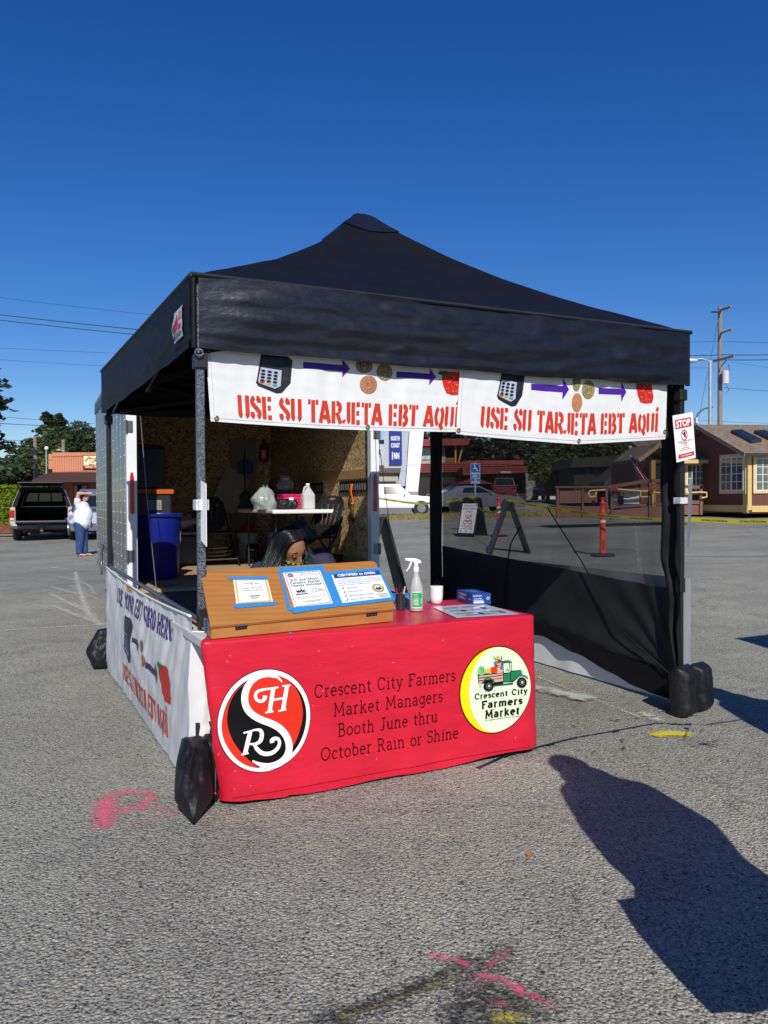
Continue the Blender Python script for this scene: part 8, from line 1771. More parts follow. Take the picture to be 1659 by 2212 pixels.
# ------------------------------------------------------------ right background: lot furniture
ORC = M('orange_plastic', (0.72, 0.055, 0.018), 0.45, var=0.08); REFL = M('white_reflective', (0.7, 0.7, 0.7), 0.4)
def delineator(label, px, Y, h):
    g_ = G(px, Y); fr = Frame(g_.x, Y, 0, g_.z); t = thing('traffic_post', label, 'traffic post', fr, (0, 0, 0), 'orange traffic posts')
    m = MB(); m.lathe([(0, 0), (0.24, 0), (0.245, 0.02), (0.22, 0.05), (0.10, 0.06), (0.0, 0.06)], (0, 0, 0), 8); part('rubber_base', m, TYRE, t, bevel=0.006)
    m = MB(); m.lathe([(0.062, 0.055), (0.060, 0.2), (0.056, h * 0.72), (0.062, h * 0.735), (0.062, h * 0.75), (0.05, h * 0.77), (0.048, h * 0.88), (0.066, h * 0.9), (0.06, h * 0.915), (0.03, h * 0.92), (0.024, h * 0.955), (0.045, h * 0.975), (0.045, h * 0.99), (0.0, h)], (0, 0, 0), 20); tb_ = part('tube', m, ORC, t, smooth=40)
    for z in (0.72, 0.62):
        m = MB(); m.lathe([(0.0585, h * (z - 0.05)), (0.0580, h * (z - 0.005))], (0, 0, 0), 20, caps=False); part('reflective_band', m, REFL, tb_, smooth=180)
    m = MB(); m.box(-0.018, 0.018, -0.063, -0.059, 0.12, 0.32); part('grip_slot', m, M('slot_dark', (0.25, 0.02, 0.01), 0.6), tb_)
    return fr
d1 = delineator('orange traffic post standing between the tent and the ramp, in front of the tape', 1302, 15.8, 1.14)
d2 = delineator('orange traffic post with white bands behind the dark folding sign', 1077, 23.0, 1.18)
BRD = M('black_board', (0.012, 0.012, 0.013), 0.45)
def aframe(label, fr, h, w, spread, face=None):
    t = thing('folding_sign', label, 'folding sign', fr, (0, 0, 0))
    for s in (-1, 1):
        m = MB(); m.prism([(s * spread, 0.0), (s * (spread - 0.05), 0.0), (s * 0.012, h), (s * 0.04, h + 0.02)] if s > 0 else [(-0.04, h + 0.02), (-0.012, h), (-(spread - 0.05), 0.0), (-spread, 0.0)], -w / 2, w / 2); part('panel', m, BRD, t, bevel=0.008)
    m = MB(); m.box(-0.06, 0.06, -w * 0.35, w * 0.35, h - 0.02, h + 0.035); part('handle', m, BRD, t, bevel=0.01)
    return t
# white faced sign: its panel faces the lower left
g_ = G(1020, 23.6); f1_ = Frame(g_.x, 23.6, radians(46), g_.z)
t = aframe('black folding sign with a white smoke-free notice, standing behind the tent', f1_, 1.08, 0.62, 0.32)
sl_ = 0.30 / 1.08
def fp(o_): return lambda u, v: V((-0.2945 + 0.214 * v - 0.004 - o_, 0.27 - 0.54 * u, 0.10 + 0.84 * v))
m = MB(); shape(m, fp(0.004), [(0, 0), (1, 0), (1, 1), (0, 1)]); sh = part('sheet', m, PAPER, t, recalc=False)
m = MB(); k = fp(0.008)
for s, a, b, y in (('Welcome to our', 0.12, 0.9, 0.90), ('Smoke Free Event', 0.08, 0.95, 0.80), ('Please', 0.35, 0.65, 0.70)): sans(m, k, s, a, b, y, y + 0.055, 0.02, 0.2)
for s, y in (('NO SMOKING', 0.585), ('NO VAPING', 0.53)): sans(m, k, s, 0.28, 0.72, y, y + 0.035, 0.02)
for y, a in ((0.24, 0.1), (0.2, 0.28), (0.14, 0.08)): ribbon(m, k, [(a, y), (1 - a, y)], 0.014)
ellipse(m, k, 0.14, 0.06, 0.05, 0.03, 8); ribbon(m, k, [(0.4, 0.06), (0.6, 0.07)], 0.02); part('lettering', m, ink('2C3450'), sh, recalc=False)
m = MB()
for cx, cy in ((0.5, 0.46), (0.33, 0.36), (0.67, 0.36)): ribbon(m, k, arc(cx, cy, 0.13, 0.055, 0, 360, 14), 0.03)
part('red_symbols', m, ink('B03038'), sh, recalc=False)
m = MB(); m.box(-0.40, -0.31, -0.32, 0.32, 0.0, 0.05); part('foot_rail', m, BRD, t)
g_ = G(1098, 17.2); f2_ = Frame(g_.x, 17.2, radians(0), g_.z)
aframe('black folding sign seen end-on, with yellow tape tied to its top', f2_, 1.07, 0.62, 0.43)
g_ = TF.pz(868, 1302, 0.0); g_ = TF.W(g_.x, g_.y); f3_ = Frame(g_.x - 0.27, g_.y + 0.25, radians(12), 0)
t = aframe('black chalkboard sign standing right of the trailer door, lettered in faint blue', f3_, 1.08, 0.6, 0.33)
m = MB(); mq = lambda u, v: V((0.30 - 0.25 * v + 0.0 - 0.33 - 0.03, -0.305, 0)) ; k = lambda u, v: V((-0.27 + u * 0.3, -0.306, v))
k2 = lambda u, v: V((-0.345 + 0.285 * v, 0.25 - 0.5 * u, 0.05 + 1.0 * v))
sans(m, k2, 'ance', 0.35, 0.95, 0.42, 0.52, 0.01); sans(m, k2, 'only', 0.35, 0.95, 0.20, 0.32, 0.01); part('chalk_lettering', m, ink('33476A'), t, recalc=False)
# caution tape
YT = M('yellow_tape', (0.56, 0.47, 0.02), 0.4, var=0.06, transl=0.3)
def ctape(label, P, w=0.06, txt=True, sag=0.06, tw=0.0):
    P = [V(p) for p in P]; Q = []
    for a, b in zip(P, P[1:]):
        n = max(8, int((b - a).length / 0.12)); Q += [a.lerp(b, i / n) + V((0, 0, -sag * 4 * (i / n) * (1 - i / n) + 0.012 * N(i * 0.23, a.x))) for i in range(n)]
    Q.append(P[-1]); L_ = [0]
    for a, b in zip(Q, Q[1:]): L_.append(L_[-1] + (b - a).length)
    def pos(s, v, o=0.0):
        i = max(0, min(len(Q) - 2, next((j for j in range(len(L_) - 1) if L_[j + 1] >= s), len(Q) - 2))); f = (s - L_[i]) / max(1e-6, L_[i + 1] - L_[i]); p = Q[i].lerp(Q[i + 1], f); d = (Q[i + 1] - Q[i]).normalized()
        n_ = d.cross(V((0, 0, 1))).normalized(); a = 0.5 * N(s * 0.35, P[0].x) + tw; return p + V((0, 0, 1)) * cos(a) * v + n_ * sin(a) * v + n_ * o * (1 if (n_.dot(C0 - p) > 0) else -1)
    m = MB(); nn = len(Q) * 2; m.grid(lambda u, v: pos(u * L_[-1], (v - 0.5) * w), nn, 2); t = thing('caution_tape', label, 'caution tape', WF, tuple(P[0]), 'stretches of yellow caution tape'); sh = part('ribbon', m, YT, t, smooth=180)
    if txt:
        m = MB(); s = 0.25; flip = P[-1].x < P[0].x
        while s < L_[-1] - 0.6: sans(m, lambda u, v: pos(u, v, 0.004), 'CAUTION', s, s + 0.42, -w * 0.25, w * 0.25, 0.02); s += 0.62
        part('lettering', m, ink('1C1A10'), t, recalc=False)
    return t
top1 = f1_.W(0, 0, 1.12); top2 = f2_.W(0, 0, 1.11)
ctape('long yellow caution tape from the dark folding sign past the orange post to the right', [top2 + V((0.02, -0.1, -0.02)), at(1300, 1113, 15.5), at(1478, 1122.5, 14.6)], sag=0.02)
ctape('yellow caution tape continuing right of the tent leg across the lot', [at(1482, 1122, 14.5), at(1760, 1127, 13.8)], w=0.07, sag=0.02)
ctape('slack yellow caution tape between the two folding signs', [top1, at(1052, 1106, 21), top2 + V((-0.02, -0.05, -0.02))], txt=True, sag=0.1)
ctape('yellow caution tape running left behind the trailer door', [at(780, 1066, 26), at(905, 1088, 25), top1 + V((-0.03, 0, 0))], sag=0.05)
m = MB()
for k in range(9): a = k * 0.7; m.tube([top2 + V((0, -0.2, 0)), top2 + V((0.10 * cos(a), -0.25, 0.07 * sin(a)))], [0.012, 0.006], 4)
for k in range(7): a = k * 0.9; m.tube([top1 + V((0, -0.2, 0)), top1 + V((0.12 * cos(a), -0.25, 0.08 * sin(a)))], [0.012, 0.006], 4)
solo('tape_knot', 'frayed knots of yellow tape on top of the folding signs', 'tape knot', m, YT, WF, tuple(top2))
# disabled parking sign
g_ = G(1026.5, 25.6); Y = 25.6; t = thing('parking_sign', 'blue disabled parking sign on a thin steel post behind the folding sign', 'sign', WF, tuple(g_))
m = MB(); m.tube([g_, (g_.x, Y, at(1026, 999, Y).z)], 0.028, 8); part('post', m, GALV, t, smooth=60)
BSG = ink('2450A0'); mp = lambda u, v: at(u, v, Y - 0.045)
for a, b in ((1001, 1032), (1032.8, 1045)):
    m = MB(); bx_(m, 1016, 1037.5, a, b, Y - 0.04, 0.012); pl = part('plate', m, BSG, t, bevel=0.004); m = MB(); ribbon(m, mp, [(1017, a + 1), (1036.5, a + 1), (1036.5, b - 1), (1017, b - 1), (1017, a + 1)], 0.6)
    if a < 1010:
        ribbon(m, mp, arc(1026.5, 1014, 3.6, 3.6, 60, -190, 12), 1.1); ribbon(m, mp, [(1025.3, 1006), (1025.8, 1012), (1029.5, 1012.2), (1031.5, 1016.5), (1033, 1016)], 1.2); ellipse(m, mp, 1025, 1004.5, 1.2, 1.2, 8); sans(m, mp, 'PARKING', 1018.5, 1035, 1024.5, 1020.5, 0.02); sans(m, mp, 'ONLY', 1021, 1032.5, 1030, 1026, 0.02)
    else: sans(m, mp, 'VAN', 1024, 1030, 1038, 1035.5, 0.02); sans(m, mp, 'ACCESSIBLE', 1018.5, 1035, 1042.5, 1039.5, 0.02)
    part('white_symbols', m, ink('E4E8F0'), pl, recalc=False)
# dry verge beside the road
rn = random.Random(21); m = MB()
for i in range(8000):
    Y = rn.uniform(37.5, 43.5); X = rn.uniform(-3, 9.0); z = zg(X, Y); h = rn.uniform(0.05, 0.2); a = rn.uniform(0, 6.28); w = rn.uniform(0.02, 0.05)
    m.add([(X - w * cos(a), Y - w * sin(a), z), (X + w * cos(a), Y + w * sin(a), z), (X + rn.gauss(0, 0.04), Y + rn.gauss(0, 0.04), z + h)], [(0, 1, 2)])
solo('dry_grass', 'strip of dry yellow grass beside the road', 'grass', m, M('dry_grass', (0.30, 0.22, 0.08), 0.9, vs=0.7, col2=(0.17, 0.17, 0.05)), WF, (2, 38, 0), kind='stuff', recalc=False)
# ---- vehicles on the road
g_ = G(936, 44.5); fr = Frame(g_.x, 44.5, radians(2), g_.z)
car('white pickup with a white canopy on the road behind the trailer door', fr, [(0, 0.36), (0.05, 0.75), (-0.12, 0.96), (-1.2, 1.06), (-5.1, 1.04), (-5.15, 0.45), (-4.7, 0.40)], [(-5.05, 1.02), (-4.95, 1.68), (-4.6, 1.74), (-3.1, 1.74), (-3.05, 1.66), (-2.0, 1.66), (-1.85, 1.62), (-1.25, 1.06)], [(-0.72, 0.36), (-4.05, 0.36)], 1.75, 'E8E9EA',
    [[(-2.75, 1.1), (-2.7, 1.55), (-2.0, 1.56), (-1.5, 1.1)], [(-4.6, 1.22), (-4.55, 1.6), (-3.35, 1.6), (-3.3, 1.22)]], ((-1.82, 1.58), (-1.3, 1.1)), None, cat='pickup truck', name='pickup_truck', trim=0.26)
g_ = G(1118, 45.5); fr = Frame(g_.x, 45.5, radians(13), g_.z)
car('silver two-door coupe with dark wheels parked by the verge', fr, [(0, 0.30), (0.06, 0.62), (-0.25, 0.86), (-1.55, 0.98), (-4.4, 1.02), (-4.98, 1.04), (-5.02, 0.62), (-4.85, 0.32)], [(-4.55, 1.0), (-3.75, 1.40), (-3.3, 1.46), (-2.5, 1.45), (-1.45, 0.96)], [(-0.95, 0.36), (-3.9, 0.36)], 1.92, '777A80',
    [[(-3.5, 1.06), (-3.35, 1.34), (-2.5, 1.37), (-1.85, 1.05)]], ((-2.4, 1.42), (-1.55, 1.02)), ((-4.45, 1.06), (-3.8, 1.37)), rimc='3A3B3E', lamp=('C9CDD2', '5E0A0E'), trim=0.3)
fr_all = [(1066, 66, 8, 'dark red sedan parked under the motel roof behind the coupe', '5A1218', 'sed'), (1079, 78, 40, 'white van parked behind the dark red sedan', 'DDDEDE', 'suv'), (1089, 66, 82, 'red sport utility car seen from behind beside the stone pillar', '560C10', 'suv'), (1200, 66.3, 68, 'black sedan parked right of the stone pillar', '101216', 'sed')]
for px, Y, yw, lab, col, kd in fr_all:
    g_ = G(px, Y); fr = Frame(g_.x, Y, radians(yw), g_.z)
    if kd == 'sed': car(lab, fr, [(0, 0.3), (0.05, 0.6), (-0.2, 0.8), (-1.4, 0.95), (-4.0, 1.0), (-4.6, 0.98), (-4.65, 0.6), (-4.5, 0.3)], [(-4.3, 0.98), (-3.5, 1.40), (-2.3, 1.44), (-1.3, 0.94)], [(-0.9, 0.33), (-3.7, 0.33)], 1.8, col, [[(-3.9, 1.05), (-3.4, 1.34), (-2.4, 1.37), (-1.7, 1.02)]], ((-2.2, 1.4), (-1.4, 0.98)), ((-4.2, 1.02), (-3.55, 1.38)), trim=0.28)
    else: car(lab, fr, [(0, 0.35), (0.05, 0.8), (-0.2, 0.98), (-1.1, 1.05), (-4.5, 1.05), (-4.6, 0.6), (-4.5, 0.35)], [(-4.5, 1.03), (-4.3, 1.70), (-1.9, 1.74), (-1.0, 1.04)], [(-0.9, 0.36), (-3.6, 0.36)], 1.85, col, [[(-4.2, 1.12), (-4.1, 1.58), (-2.0, 1.62), (-1.35, 1.1)]], ((-1.86, 1.7), (-1.06, 1.1)), ((-4.5, 1.15), (-4.33, 1.62)), trim=0.28)
# ------------------------------------------------------------ right background: buildings and trees
def poly_slab(mb, pts, Y, d):        # outline in picture points at distance Y, extruded back by d
    P = [at(px, py, Y) for px, py in pts]; mb.prism([(p.x, p.z) for p in P], Y, Y + d)
MT = 'trees behind the motel'
for i, (px, Y, h, r) in enumerate(((905, 84, 11, 3.4), (960, 88, 10, 3.6), (1010, 82, 11.5, 3.4), (1065, 86, 11, 3.8), (1112, 82, 10.5, 3.2), (1150, 90, 9, 3.4))):
    conifer(['dense dark conifer behind the white sign pylon', 'dark conifer behind the motel balcony', 'tall half-bare conifer behind the red motel roof', 'half-bare conifer with pale dead limbs right of the parking sign', 'bare-limbed pale conifer beside the round bush', 'dark conifer above the round bush'][i], G(px, Y), h, r, 'dead' if i in (2, 3, 4) else 'fir', 40 + i, 95, 0.06, leaf=0.30, group=MT, wood=DEADW if i in (2, 3, 4) else BARK, per=15 if i in (3, 4) else 30, droop=0.1)
for i, (px, Y, h, r, kd) in enumerate(((870, 98, 9, 4.5, 'dark'), (1030, 100, 8.6, 5.5, 'dark'), (1120, 99, 8.4, 5.0, 'oak'), (1215, 98, 8.4, 5.0, 'oak'), (1290, 96, 8.0, 4.6, 'dark'), (1365, 94, 8.2, 4.6, 'oak'), (1440, 92, 7.9, 4.2, 'dark'), (950, 96, 8.8, 5, 'dark'))):
    tree(['broad dark tree far behind the sign pylon', 'broad dark tree far behind the parking sign', 'grey-green tree far behind the bare conifers', 'grey-green tree far behind the round bush', 'dark rounded tree above the dark brown building', 'green tree above the flag', 'dark tree beside the porch gable', 'broad dark tree far behind the balcony'][i], G(px, Y), h, r, kd, 4500, 0.26, 60 + i, trunk_h=1.2, group=MT)
tree('round leafy green tree with autumn tints beside the motel drive', G(1182, 57), 4.0, 1.55, 'ivy', 3600, 0.13, 81, trunk_h=0.7, group='round trees by the motel', lobes=14)
tree('smaller round leafy tree right of the autumn-tinted one', G(1226, 58), 3.4, 1.05, 'ivy', 2200, 0.13, 82, trunk_h=0.6, group='round trees by the motel', lobes=10)
Y = 62.0
WPL = M('white_pylon_paint', (0.72, 0.74, 0.77), 0.6, var=0.05); RROOF = M('red_roof_boards', (0.22, 0.028, 0.022), 0.7, var=0.2, vs=3); DKBR = M('shaded_brown_boards', (0.022, 0.014, 0.013), 0.85, var=0.2)  # brown boards darkened so that their colour holds shade
t = thing('sign_pylon', 'slanting white sign pylon with a blue motel name panel', 'sign pylon', WF, tuple(G(880, Y)))
m = MB(); poly_slab(m, [(888, 880), (921, 880), (903, 1062), (876, 1062)], Y, 0.8); part('slanted_slab', m, WPL, t); m = MB(); poly_slab(m, [(830, 880), (887.5, 880), (875, 1050), (859, 1050), (866, 1011), (830, 1011)], Y + 0.5, 0.5); part('rear_slab', m, M('shaded_pylon_paint', (0.40, 0.43, 0.48), 0.6), t)  # rear slab's grey is the pylon's shaded face, put into the colour
m = MB(); bx_(m, 841, 868, 925, 1003, Y + 0.3, 0.15); pn = part('name_panel', m, ink('26357F'), t); mp = lambda u, v: at(u, v, Y + 0.28)
m = MB(); sans(m, mp, 'NORTH', 844.5, 863.5, 952, 942, 0.03); sans(m, mp, 'COAST', 844.5, 863.5, 967, 957, 0.03); strokes(m, mp, SLAB, 'I', 846, 849.5, 991.5, -14, 0.22); sans(m, mp, 'NN', 850.5, 862.5, 991.5, 977.5, 0.035); part('white_lettering', m, ink('E8EAF0'), pn, recalc=False)
Y = 74.0
t = thing('clapboard_house', 'pale grey clapboard building with a flat brown porch roof left of the sign pylon', 'building', WF, tuple(G(820, Y)))
m = MB(); bx_(m, 770, 831, 956, 1075, Y, 6); w_ = part('wall', m, M('grey_clapboard', (0.45, 0.47, 0.5), 0.7, stretch=(0.1, 0.1, 14), vs=2, var=0.25), t); m = MB(); bx_(m, 770, 834, 950, 956, Y - 0.2, 6.4); part('eave', m, DKBR, t)
m = MB(); bx_(m, 817.5, 823, 969, 984, Y - 0.08, 0.1); f_ = part('window', m, ink('D8DADC'), t); m = MB(); bx_(m, 818.3, 822.2, 970, 983, Y - 0.1, 0.03); part('pane', m, GLASS, f_)
m = MB(); bx_(m, 770, 864, 1005, 1022, Y - 4, 4); part('porch_roof', m, M('brown_fascia', (0.10, 0.075, 0.07), 0.7), t); m = MB(); bx_(m, 770, 860, 1022, 1075, Y - 3.6, 0.3); part('porch_wall', m, M('beige_wall', (0.42, 0.36, 0.29), 0.8), t)
Y = 70.0
t = thing('motel_building', 'two-storey motel with red board roofs, a balcony and a stone-pillared drive-through', 'building', WF, tuple(G(1000, Y)))
m = MB(); bx_(m, 880, 962, 958, 1080, Y + 0.6, 6); part('wall', m, M('motel_beige', (0.34, 0.30, 0.25), 0.8), t)
m = MB(); bx_(m, 962.5, 1000, 958, 1000, Y + 3, 3); part('balcony_recess', m, DKBR, t)
m = MB(); poly_slab(m, [(880, 949), (1018, 947), (1012, 961), (880, 964)], Y - 0.6, 6); poly_slab(m, [(895, 1002), (985, 1000), (1010, 995), (1131, 994.5), (1131, 1004), (1020, 1009), (1000, 1019), (895, 1021)], Y - 0.3, 5); poly_slab(m, [(1000, 1009), (1172, 1007), (1165, 1020), (1060, 1023), (1000, 1026)], Y - 5, 4.6); rf = part('roof', m, RROOF, t)
m = MB()
for i in range(4): bx_(m, 1003, 1160, 1010.5 + i * 3, 1011 + i * 3, Y - 5.04, 0.03); bx_(m, 897, 1120, 1002.5 + i * 4.3, 1003 + i * 4.3, Y - 0.34, 0.03)
part('board_joint', m, DKBR, rf)
m = MB(); bx_(m, 912, 937, 968, 993, Y + 0.5, 0.1); f_ = part('window', m, ink('D5D8D8'), t); m = MB(); bx_(m, 913.5, 925, 969.5, 992, Y + 0.46, 0.03); bx_(m, 926.5, 936, 969.5, 992, Y + 0.46, 0.03); part('pane', m, M('curtained_glass', (0.30, 0.36, 0.34), 0.15, vs=3, stretch=(14, 1, 0.1), var=0.4), f_)
m = MB(); m.bar(at(984, 962, Y), at(984, 1001, Y), 0.15); m.bar(at(999, 965, Y), at(990, 1001, Y), 0.14); bx_(m, 955, 985, 989, 990.5, Y, 0.1)
for i in range(15): bx_(m, 956 + i * 2, 956.8 + i * 2, 990.6, 1000, Y + 0.02, 0.06)
part('balcony_rail', m, M('orange_timber', (0.42, 0.20, 0.06), 0.7), t)
m = MB(); bx_(m, 905, 1000, 1021, 1085, Y + 0.3, 0.2); part('lobby_glass', m, M('dark_lobby', (0.03, 0.022, 0.018), 0.2), t); m = MB(); bx_(m, 1000.5, 1056, 1022, 1085, Y - 0.2, 0.4); part('red_wall', m, M('red_wall', (0.16, 0.035, 0.03), 0.8), t); m = MB(); bx_(m, 1056.5, 1106, 1026, 1085, Y - 0.4, 0.6); part('grey_wall', m, M('grey_motel_wall', (0.13, 0.13, 0.15), 0.8), t)
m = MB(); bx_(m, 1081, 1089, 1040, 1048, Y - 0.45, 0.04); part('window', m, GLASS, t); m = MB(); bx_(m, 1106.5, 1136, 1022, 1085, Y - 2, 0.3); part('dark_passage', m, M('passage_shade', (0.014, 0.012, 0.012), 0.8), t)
def stone(u, v): return None
m = MB(); a_, b_ = at(1136, 1082, Y - 5.4), at(1157, 1021, Y - 5.4); m.grid(lambda u, v: (a_.x + (b_.x - a_.x) * 0.5 + (b_.x - a_.x) * 0.5 * (cos(2 * pi * u) / max(abs(cos(2 * pi * u)), abs(sin(2 * pi * u)))) + 0.05 * N(u * 14, v * 12), Y - 5 + 0.4 * sin(2 * pi * u) / max(abs(cos(2 * pi * u)), abs(sin(2 * pi * u))) + 0.06 * N(u * 12, v * 12, 4), a_.z + (b_.z - a_.z) * v), 40, 40, wrap=True); part('stone_pillar', m, M('pale_fieldstone', (0.34, 0.33, 0.29), 0.85, vs=3.5, col2=(0.05, 0.05, 0.045), bump=0.6, bs=8), t, smooth=180)
m = MB(); bx_(m, 1111, 1135, 1066, 1079, Y - 5.2, 0.5); part('planter', m, M('dark_red_planter', (0.06, 0.012, 0.012), 0.8), t); m = MB(); bx_(m, 1082, 1104, 1018.5, 1022, Y - 5.1, 0.05); cl_ = part('clearance_sign', m, ink('C8C4BC'), t); m = MB(); sans(m, lambda u, v: at(u, v, Y - 5.12), "CLEARANCE 8'6", 1083, 1103, 1021.6, 1019, 0.01); part('lettering', m, ink('A02020'), cl_, recalc=False)
m = MB(); m.lathe([(1.7, 0.0), (0.05, 0.6)], at(1022, 1046, 66), 8); m.tube([at(1022, 1078, 66), at(1022, 1040, 66)], 0.04, 6); solo('patio_umbrella', 'small red patio umbrella in front of the motel', 'umbrella', m, M('red_canvas', (0.16, 0.03, 0.025), 0.8), WF, tuple(at(1022, 1078, 66)))
t = thing('dark_brown_building', 'long low dark brown building with a sloping shingle roof behind the ramp', 'building', WF, tuple(G(1320, 50)))
m = MB(); bx_(m, 1240, 1480, 1004, 1085, 50.6, 5); part('wall', m, DKBR, t); m = MB(); poly_slab(m, [(1232, 1010), (1238, 990), (1345, 983), (1480, 981), (1480, 1003)], 50, 6); part('roof', m, M('dark_shingles', (0.022, 0.017, 0.016), 0.85, var=0.3, vs=4), t)  # wall and roof browns darkened, shade put into the colour
for i in range(4): m = MB(); bx_(m, 1262 + i * 22, 1272 + i * 22, 1012, 1028, 50.55, 0.06); part('window', m, GLASS, t)
m = MB(); poly_slab(m, [(1300, 1060), (1307, 1040), (1382, 982), (1480, 982), (1480, 1060)], 46, 3.5); part('side_wing', m, M('grey_brown_shingles', (0.05, 0.04, 0.037), 0.85, var=0.3, vs=4), t)
m = MB(); c_ = TF.W(0, 0); c_ = at(1143, 1850, 3.0); r = ray(1143, 1850); c_ = C0 + r * (-CH / r.z); m.ball(c_ + V((0, 0, 0.008)), (0.014, 0.009, 0.006), 8, 5, Matrix.Rotation(0.5, 3, 'Z')); solo('fallen_leaf', 'tiny orange leaf lying on the open asphalt', 'leaf', m, ink('B8541C'), WF, tuple(c_), smooth=180)
# ---- brown cabin
cb = at(1616, 1109, 30); CFm = Frame(cb.x, 30, radians(6.3), cb.z)
t = thing('brown_cabin', 'brown cabin with cream trimmed windows and a shingled roof with skylights', 'building', CFm, (0, 0, 0))
BRN = M('brown_siding', (0.125, 0.042, 0.024), 0.75, var=0.1, vs=2, stretch=(8, 8, 0.3)); CRT = M('cream_trim', (0.62, 0.44, 0.17), 0.6, var=0.05); SHG = M('brown_shingles', (0.20, 0.145, 0.105), 0.9, var=0.45, vs=5, stretch=(1, 1, 3), bump=0.4, bs=12)
EZ, RZ, GWd = 2.22, 3.42, 6.4
m = MB(); m.prism([(0, 0.0), (GWd, 0.0), (GWd, EZ), (GWd / 2, RZ - 0.1), (0, EZ)], 0.0, 11, ax='x'); part('wall', m, BRN, t)
m = MB()
for s in (0, 1):
    y0, y1 = (-0.4, GWd / 2) if s == 0 else (GWd + 0.4, GWd / 2); z0 = EZ - 0.4 * (RZ - EZ) / (GWd / 2)
    m.add([(-0.35, y0, z0), (11.3, y0, z0), (11.3, y1, RZ), (-0.35, y1, RZ), (-0.35, y0, z0 + 0.12), (11.3, y0, z0 + 0.12), (11.3, y1, RZ + 0.12), (-0.35, y1, RZ + 0.12)], [(0, 1, 2, 3), (7, 6, 5, 4), (0, 4, 5, 1), (3, 2, 6, 7), (0, 3, 7, 4), (1, 5, 6, 2)])
rf = part('roof', m, SHG, t)
m = MB()
for (ya, za), (yb, zb2) in (((-0.41, EZ - 0.15), (GWd / 2, RZ)), ((GWd + 0.41, EZ - 0.15), (GWd / 2, RZ))): m.bar((-0.37, ya, za + 0.05), (-0.37, yb, zb2 + 0.05), 0.05, 0.16)
part('barge_board', m, M('weathered_tan', (0.26, 0.2, 0.14), 0.8), t)
m = MB(); m.bar((-0.36, -0.42, EZ - 0.1), (11.3, -0.42, EZ - 0.1), 0.05, 0.12); part('gutter', m, M('dark_gutter', (0.03, 0.02, 0.018), 0.5), t)
def rp2(px, py):
    n_ = V((0, -(RZ - EZ), GWd / 2)).normalized(); o_ = V((0, 0, EZ + 0.13)); r = ray(px, py); c_ = CFm.L(C0); d_ = V((r.dot(CFm.ex), r.dot(CFm.ey), r.z)); return c_ + d_ * ((o_ - c_).dot(n_) / d_.dot(n_))
for q in ([(1578, 935), (1600, 933), (1645, 955), (1622, 958)], [(1628, 936), (1650, 934), (1700, 956), (1676, 959)]):
    P = [rp2(*c) for c in q]; m = MB(); m.add(P + [p + V((0, -0.04, 0.11)) for p in P], [(0, 1, 5, 4), (1, 2, 6, 5), (2, 3, 7, 6), (3, 0, 4, 7), (4, 5, 6, 7)]); f_ = part('skylight', m, CHARC, rf); ct_ = sum(P, V()) / 4; m = MB(); m.add([ct_ + (p - ct_) * 0.84 + V((0, -0.043, 0.118)) for p in P], [(0, 1, 2, 3)]); part('pane', m, GLASS, f_, recalc=False)
m = MB(); m.box(-0.03, -0.002, -0.03, 0.3, 0.0, EZ); m.box(0.0, 0.12, -0.032, -0.002, 0.12, EZ); m.box(-0.05, -0.002, 0, 4.6, 0.05, 0.30); m.box(0.121, 11, -0.05, -0.002, 0.05, 0.28); part('trim', m, CRT, t)
IV = ink('E3DFD3')
def cwin(P4, nrm, nx, ny):
    c_ = sum(P4, V()) / 4; k_ = lambda f, o_: [c_ + (p - c_) * f + nrm * o_ for p in P4]
    m = MB(); sheet(m, k_(1.0, 0.05), nrm, 0.048); f_ = part('window', m, M('pale_cream', (0.66, 0.52, 0.30), 0.6), t); m = MB(); sheet(m, k_(0.86, 0.065), nrm, 0.014); part('sash', m, IV, f_)
    m = MB(); sheet(m, k_(0.80, 0.072), nrm, 0.006); part('pane', m, M('window_glass', (0.05, 0.065, 0.07), 0.08, vs=1.4, col2=(0.16, 0.17, 0.16), spec=0.7), f_)
    mp = lambda u, v: quad_map(k_(0.80, 0.078), nrm)(u, v); m = MB()
    for i in range(1, nx): ribbon(m, mp, [(i / nx, 0), (i / nx, 1)], 0.03 if i != nx // 2 else 0.07)
    for j in range(1, ny): ribbon(m, mp, [(0, j / ny), (1, j / ny)], 0.018)
    part('glazing_bar', m, IV, f_, recalc=False)
NX, NY = V((-1, 0, 0)), V((0, -1, 0))
cwin([CFm.pa(x_, y_, -0.002) for x_, y_ in ((1556, 1067), (1613, 1066), (1613, 979), (1557, 983))], NX, 4, 4)
cwin([CFm.pb(x_, y_, -0.002) for x_, y_ in ((1626, 1066), (1690, 1065), (1690, 984), (1626, 984))], NY, 4, 4)
# annex and porch on the left of the gable
m = MB(); m.box(-2.7, -0.001, 3.4, 6.2, -0.1, 2.1); part('annex_wall', m, BRN, t); m = MB(); m.add([(-2.2, 2.9, 2.0), (-0.001, 2.9, 2.0), (-0.001, 5.6, 3.0), (-2.2, 5.6, 3.0), (-2.2, 2.9, 2.1), (-0.001, 2.9, 2.1), (-0.001, 5.6, 3.1), (-2.2, 5.6, 3.1)], [(0, 1, 2, 3), (7, 6, 5, 4), (0, 4, 5, 1), (3, 2, 6, 7), (0, 3, 7, 4), (1, 5, 6, 2)]); part('annex_roof', m, SHG, t)
m = MB(); m.box(-2.25, -0.01, 2.86, 2.899, 1.96, 2.1); part('annex_fascia', m, CRT, t)
cwin([CFm.pb(x_, y_, 3.398) for x_, y_ in ((1479, 1068), (1533, 1068), (1533, 998), (1479, 998))], NY, 5, 4)
ap, el_, er_ = CFm.pb(1424, 964, 2.0), CFm.pb(1379, 998, 2.0), CFm.pb(1472, 996, 2.0)
m = MB()
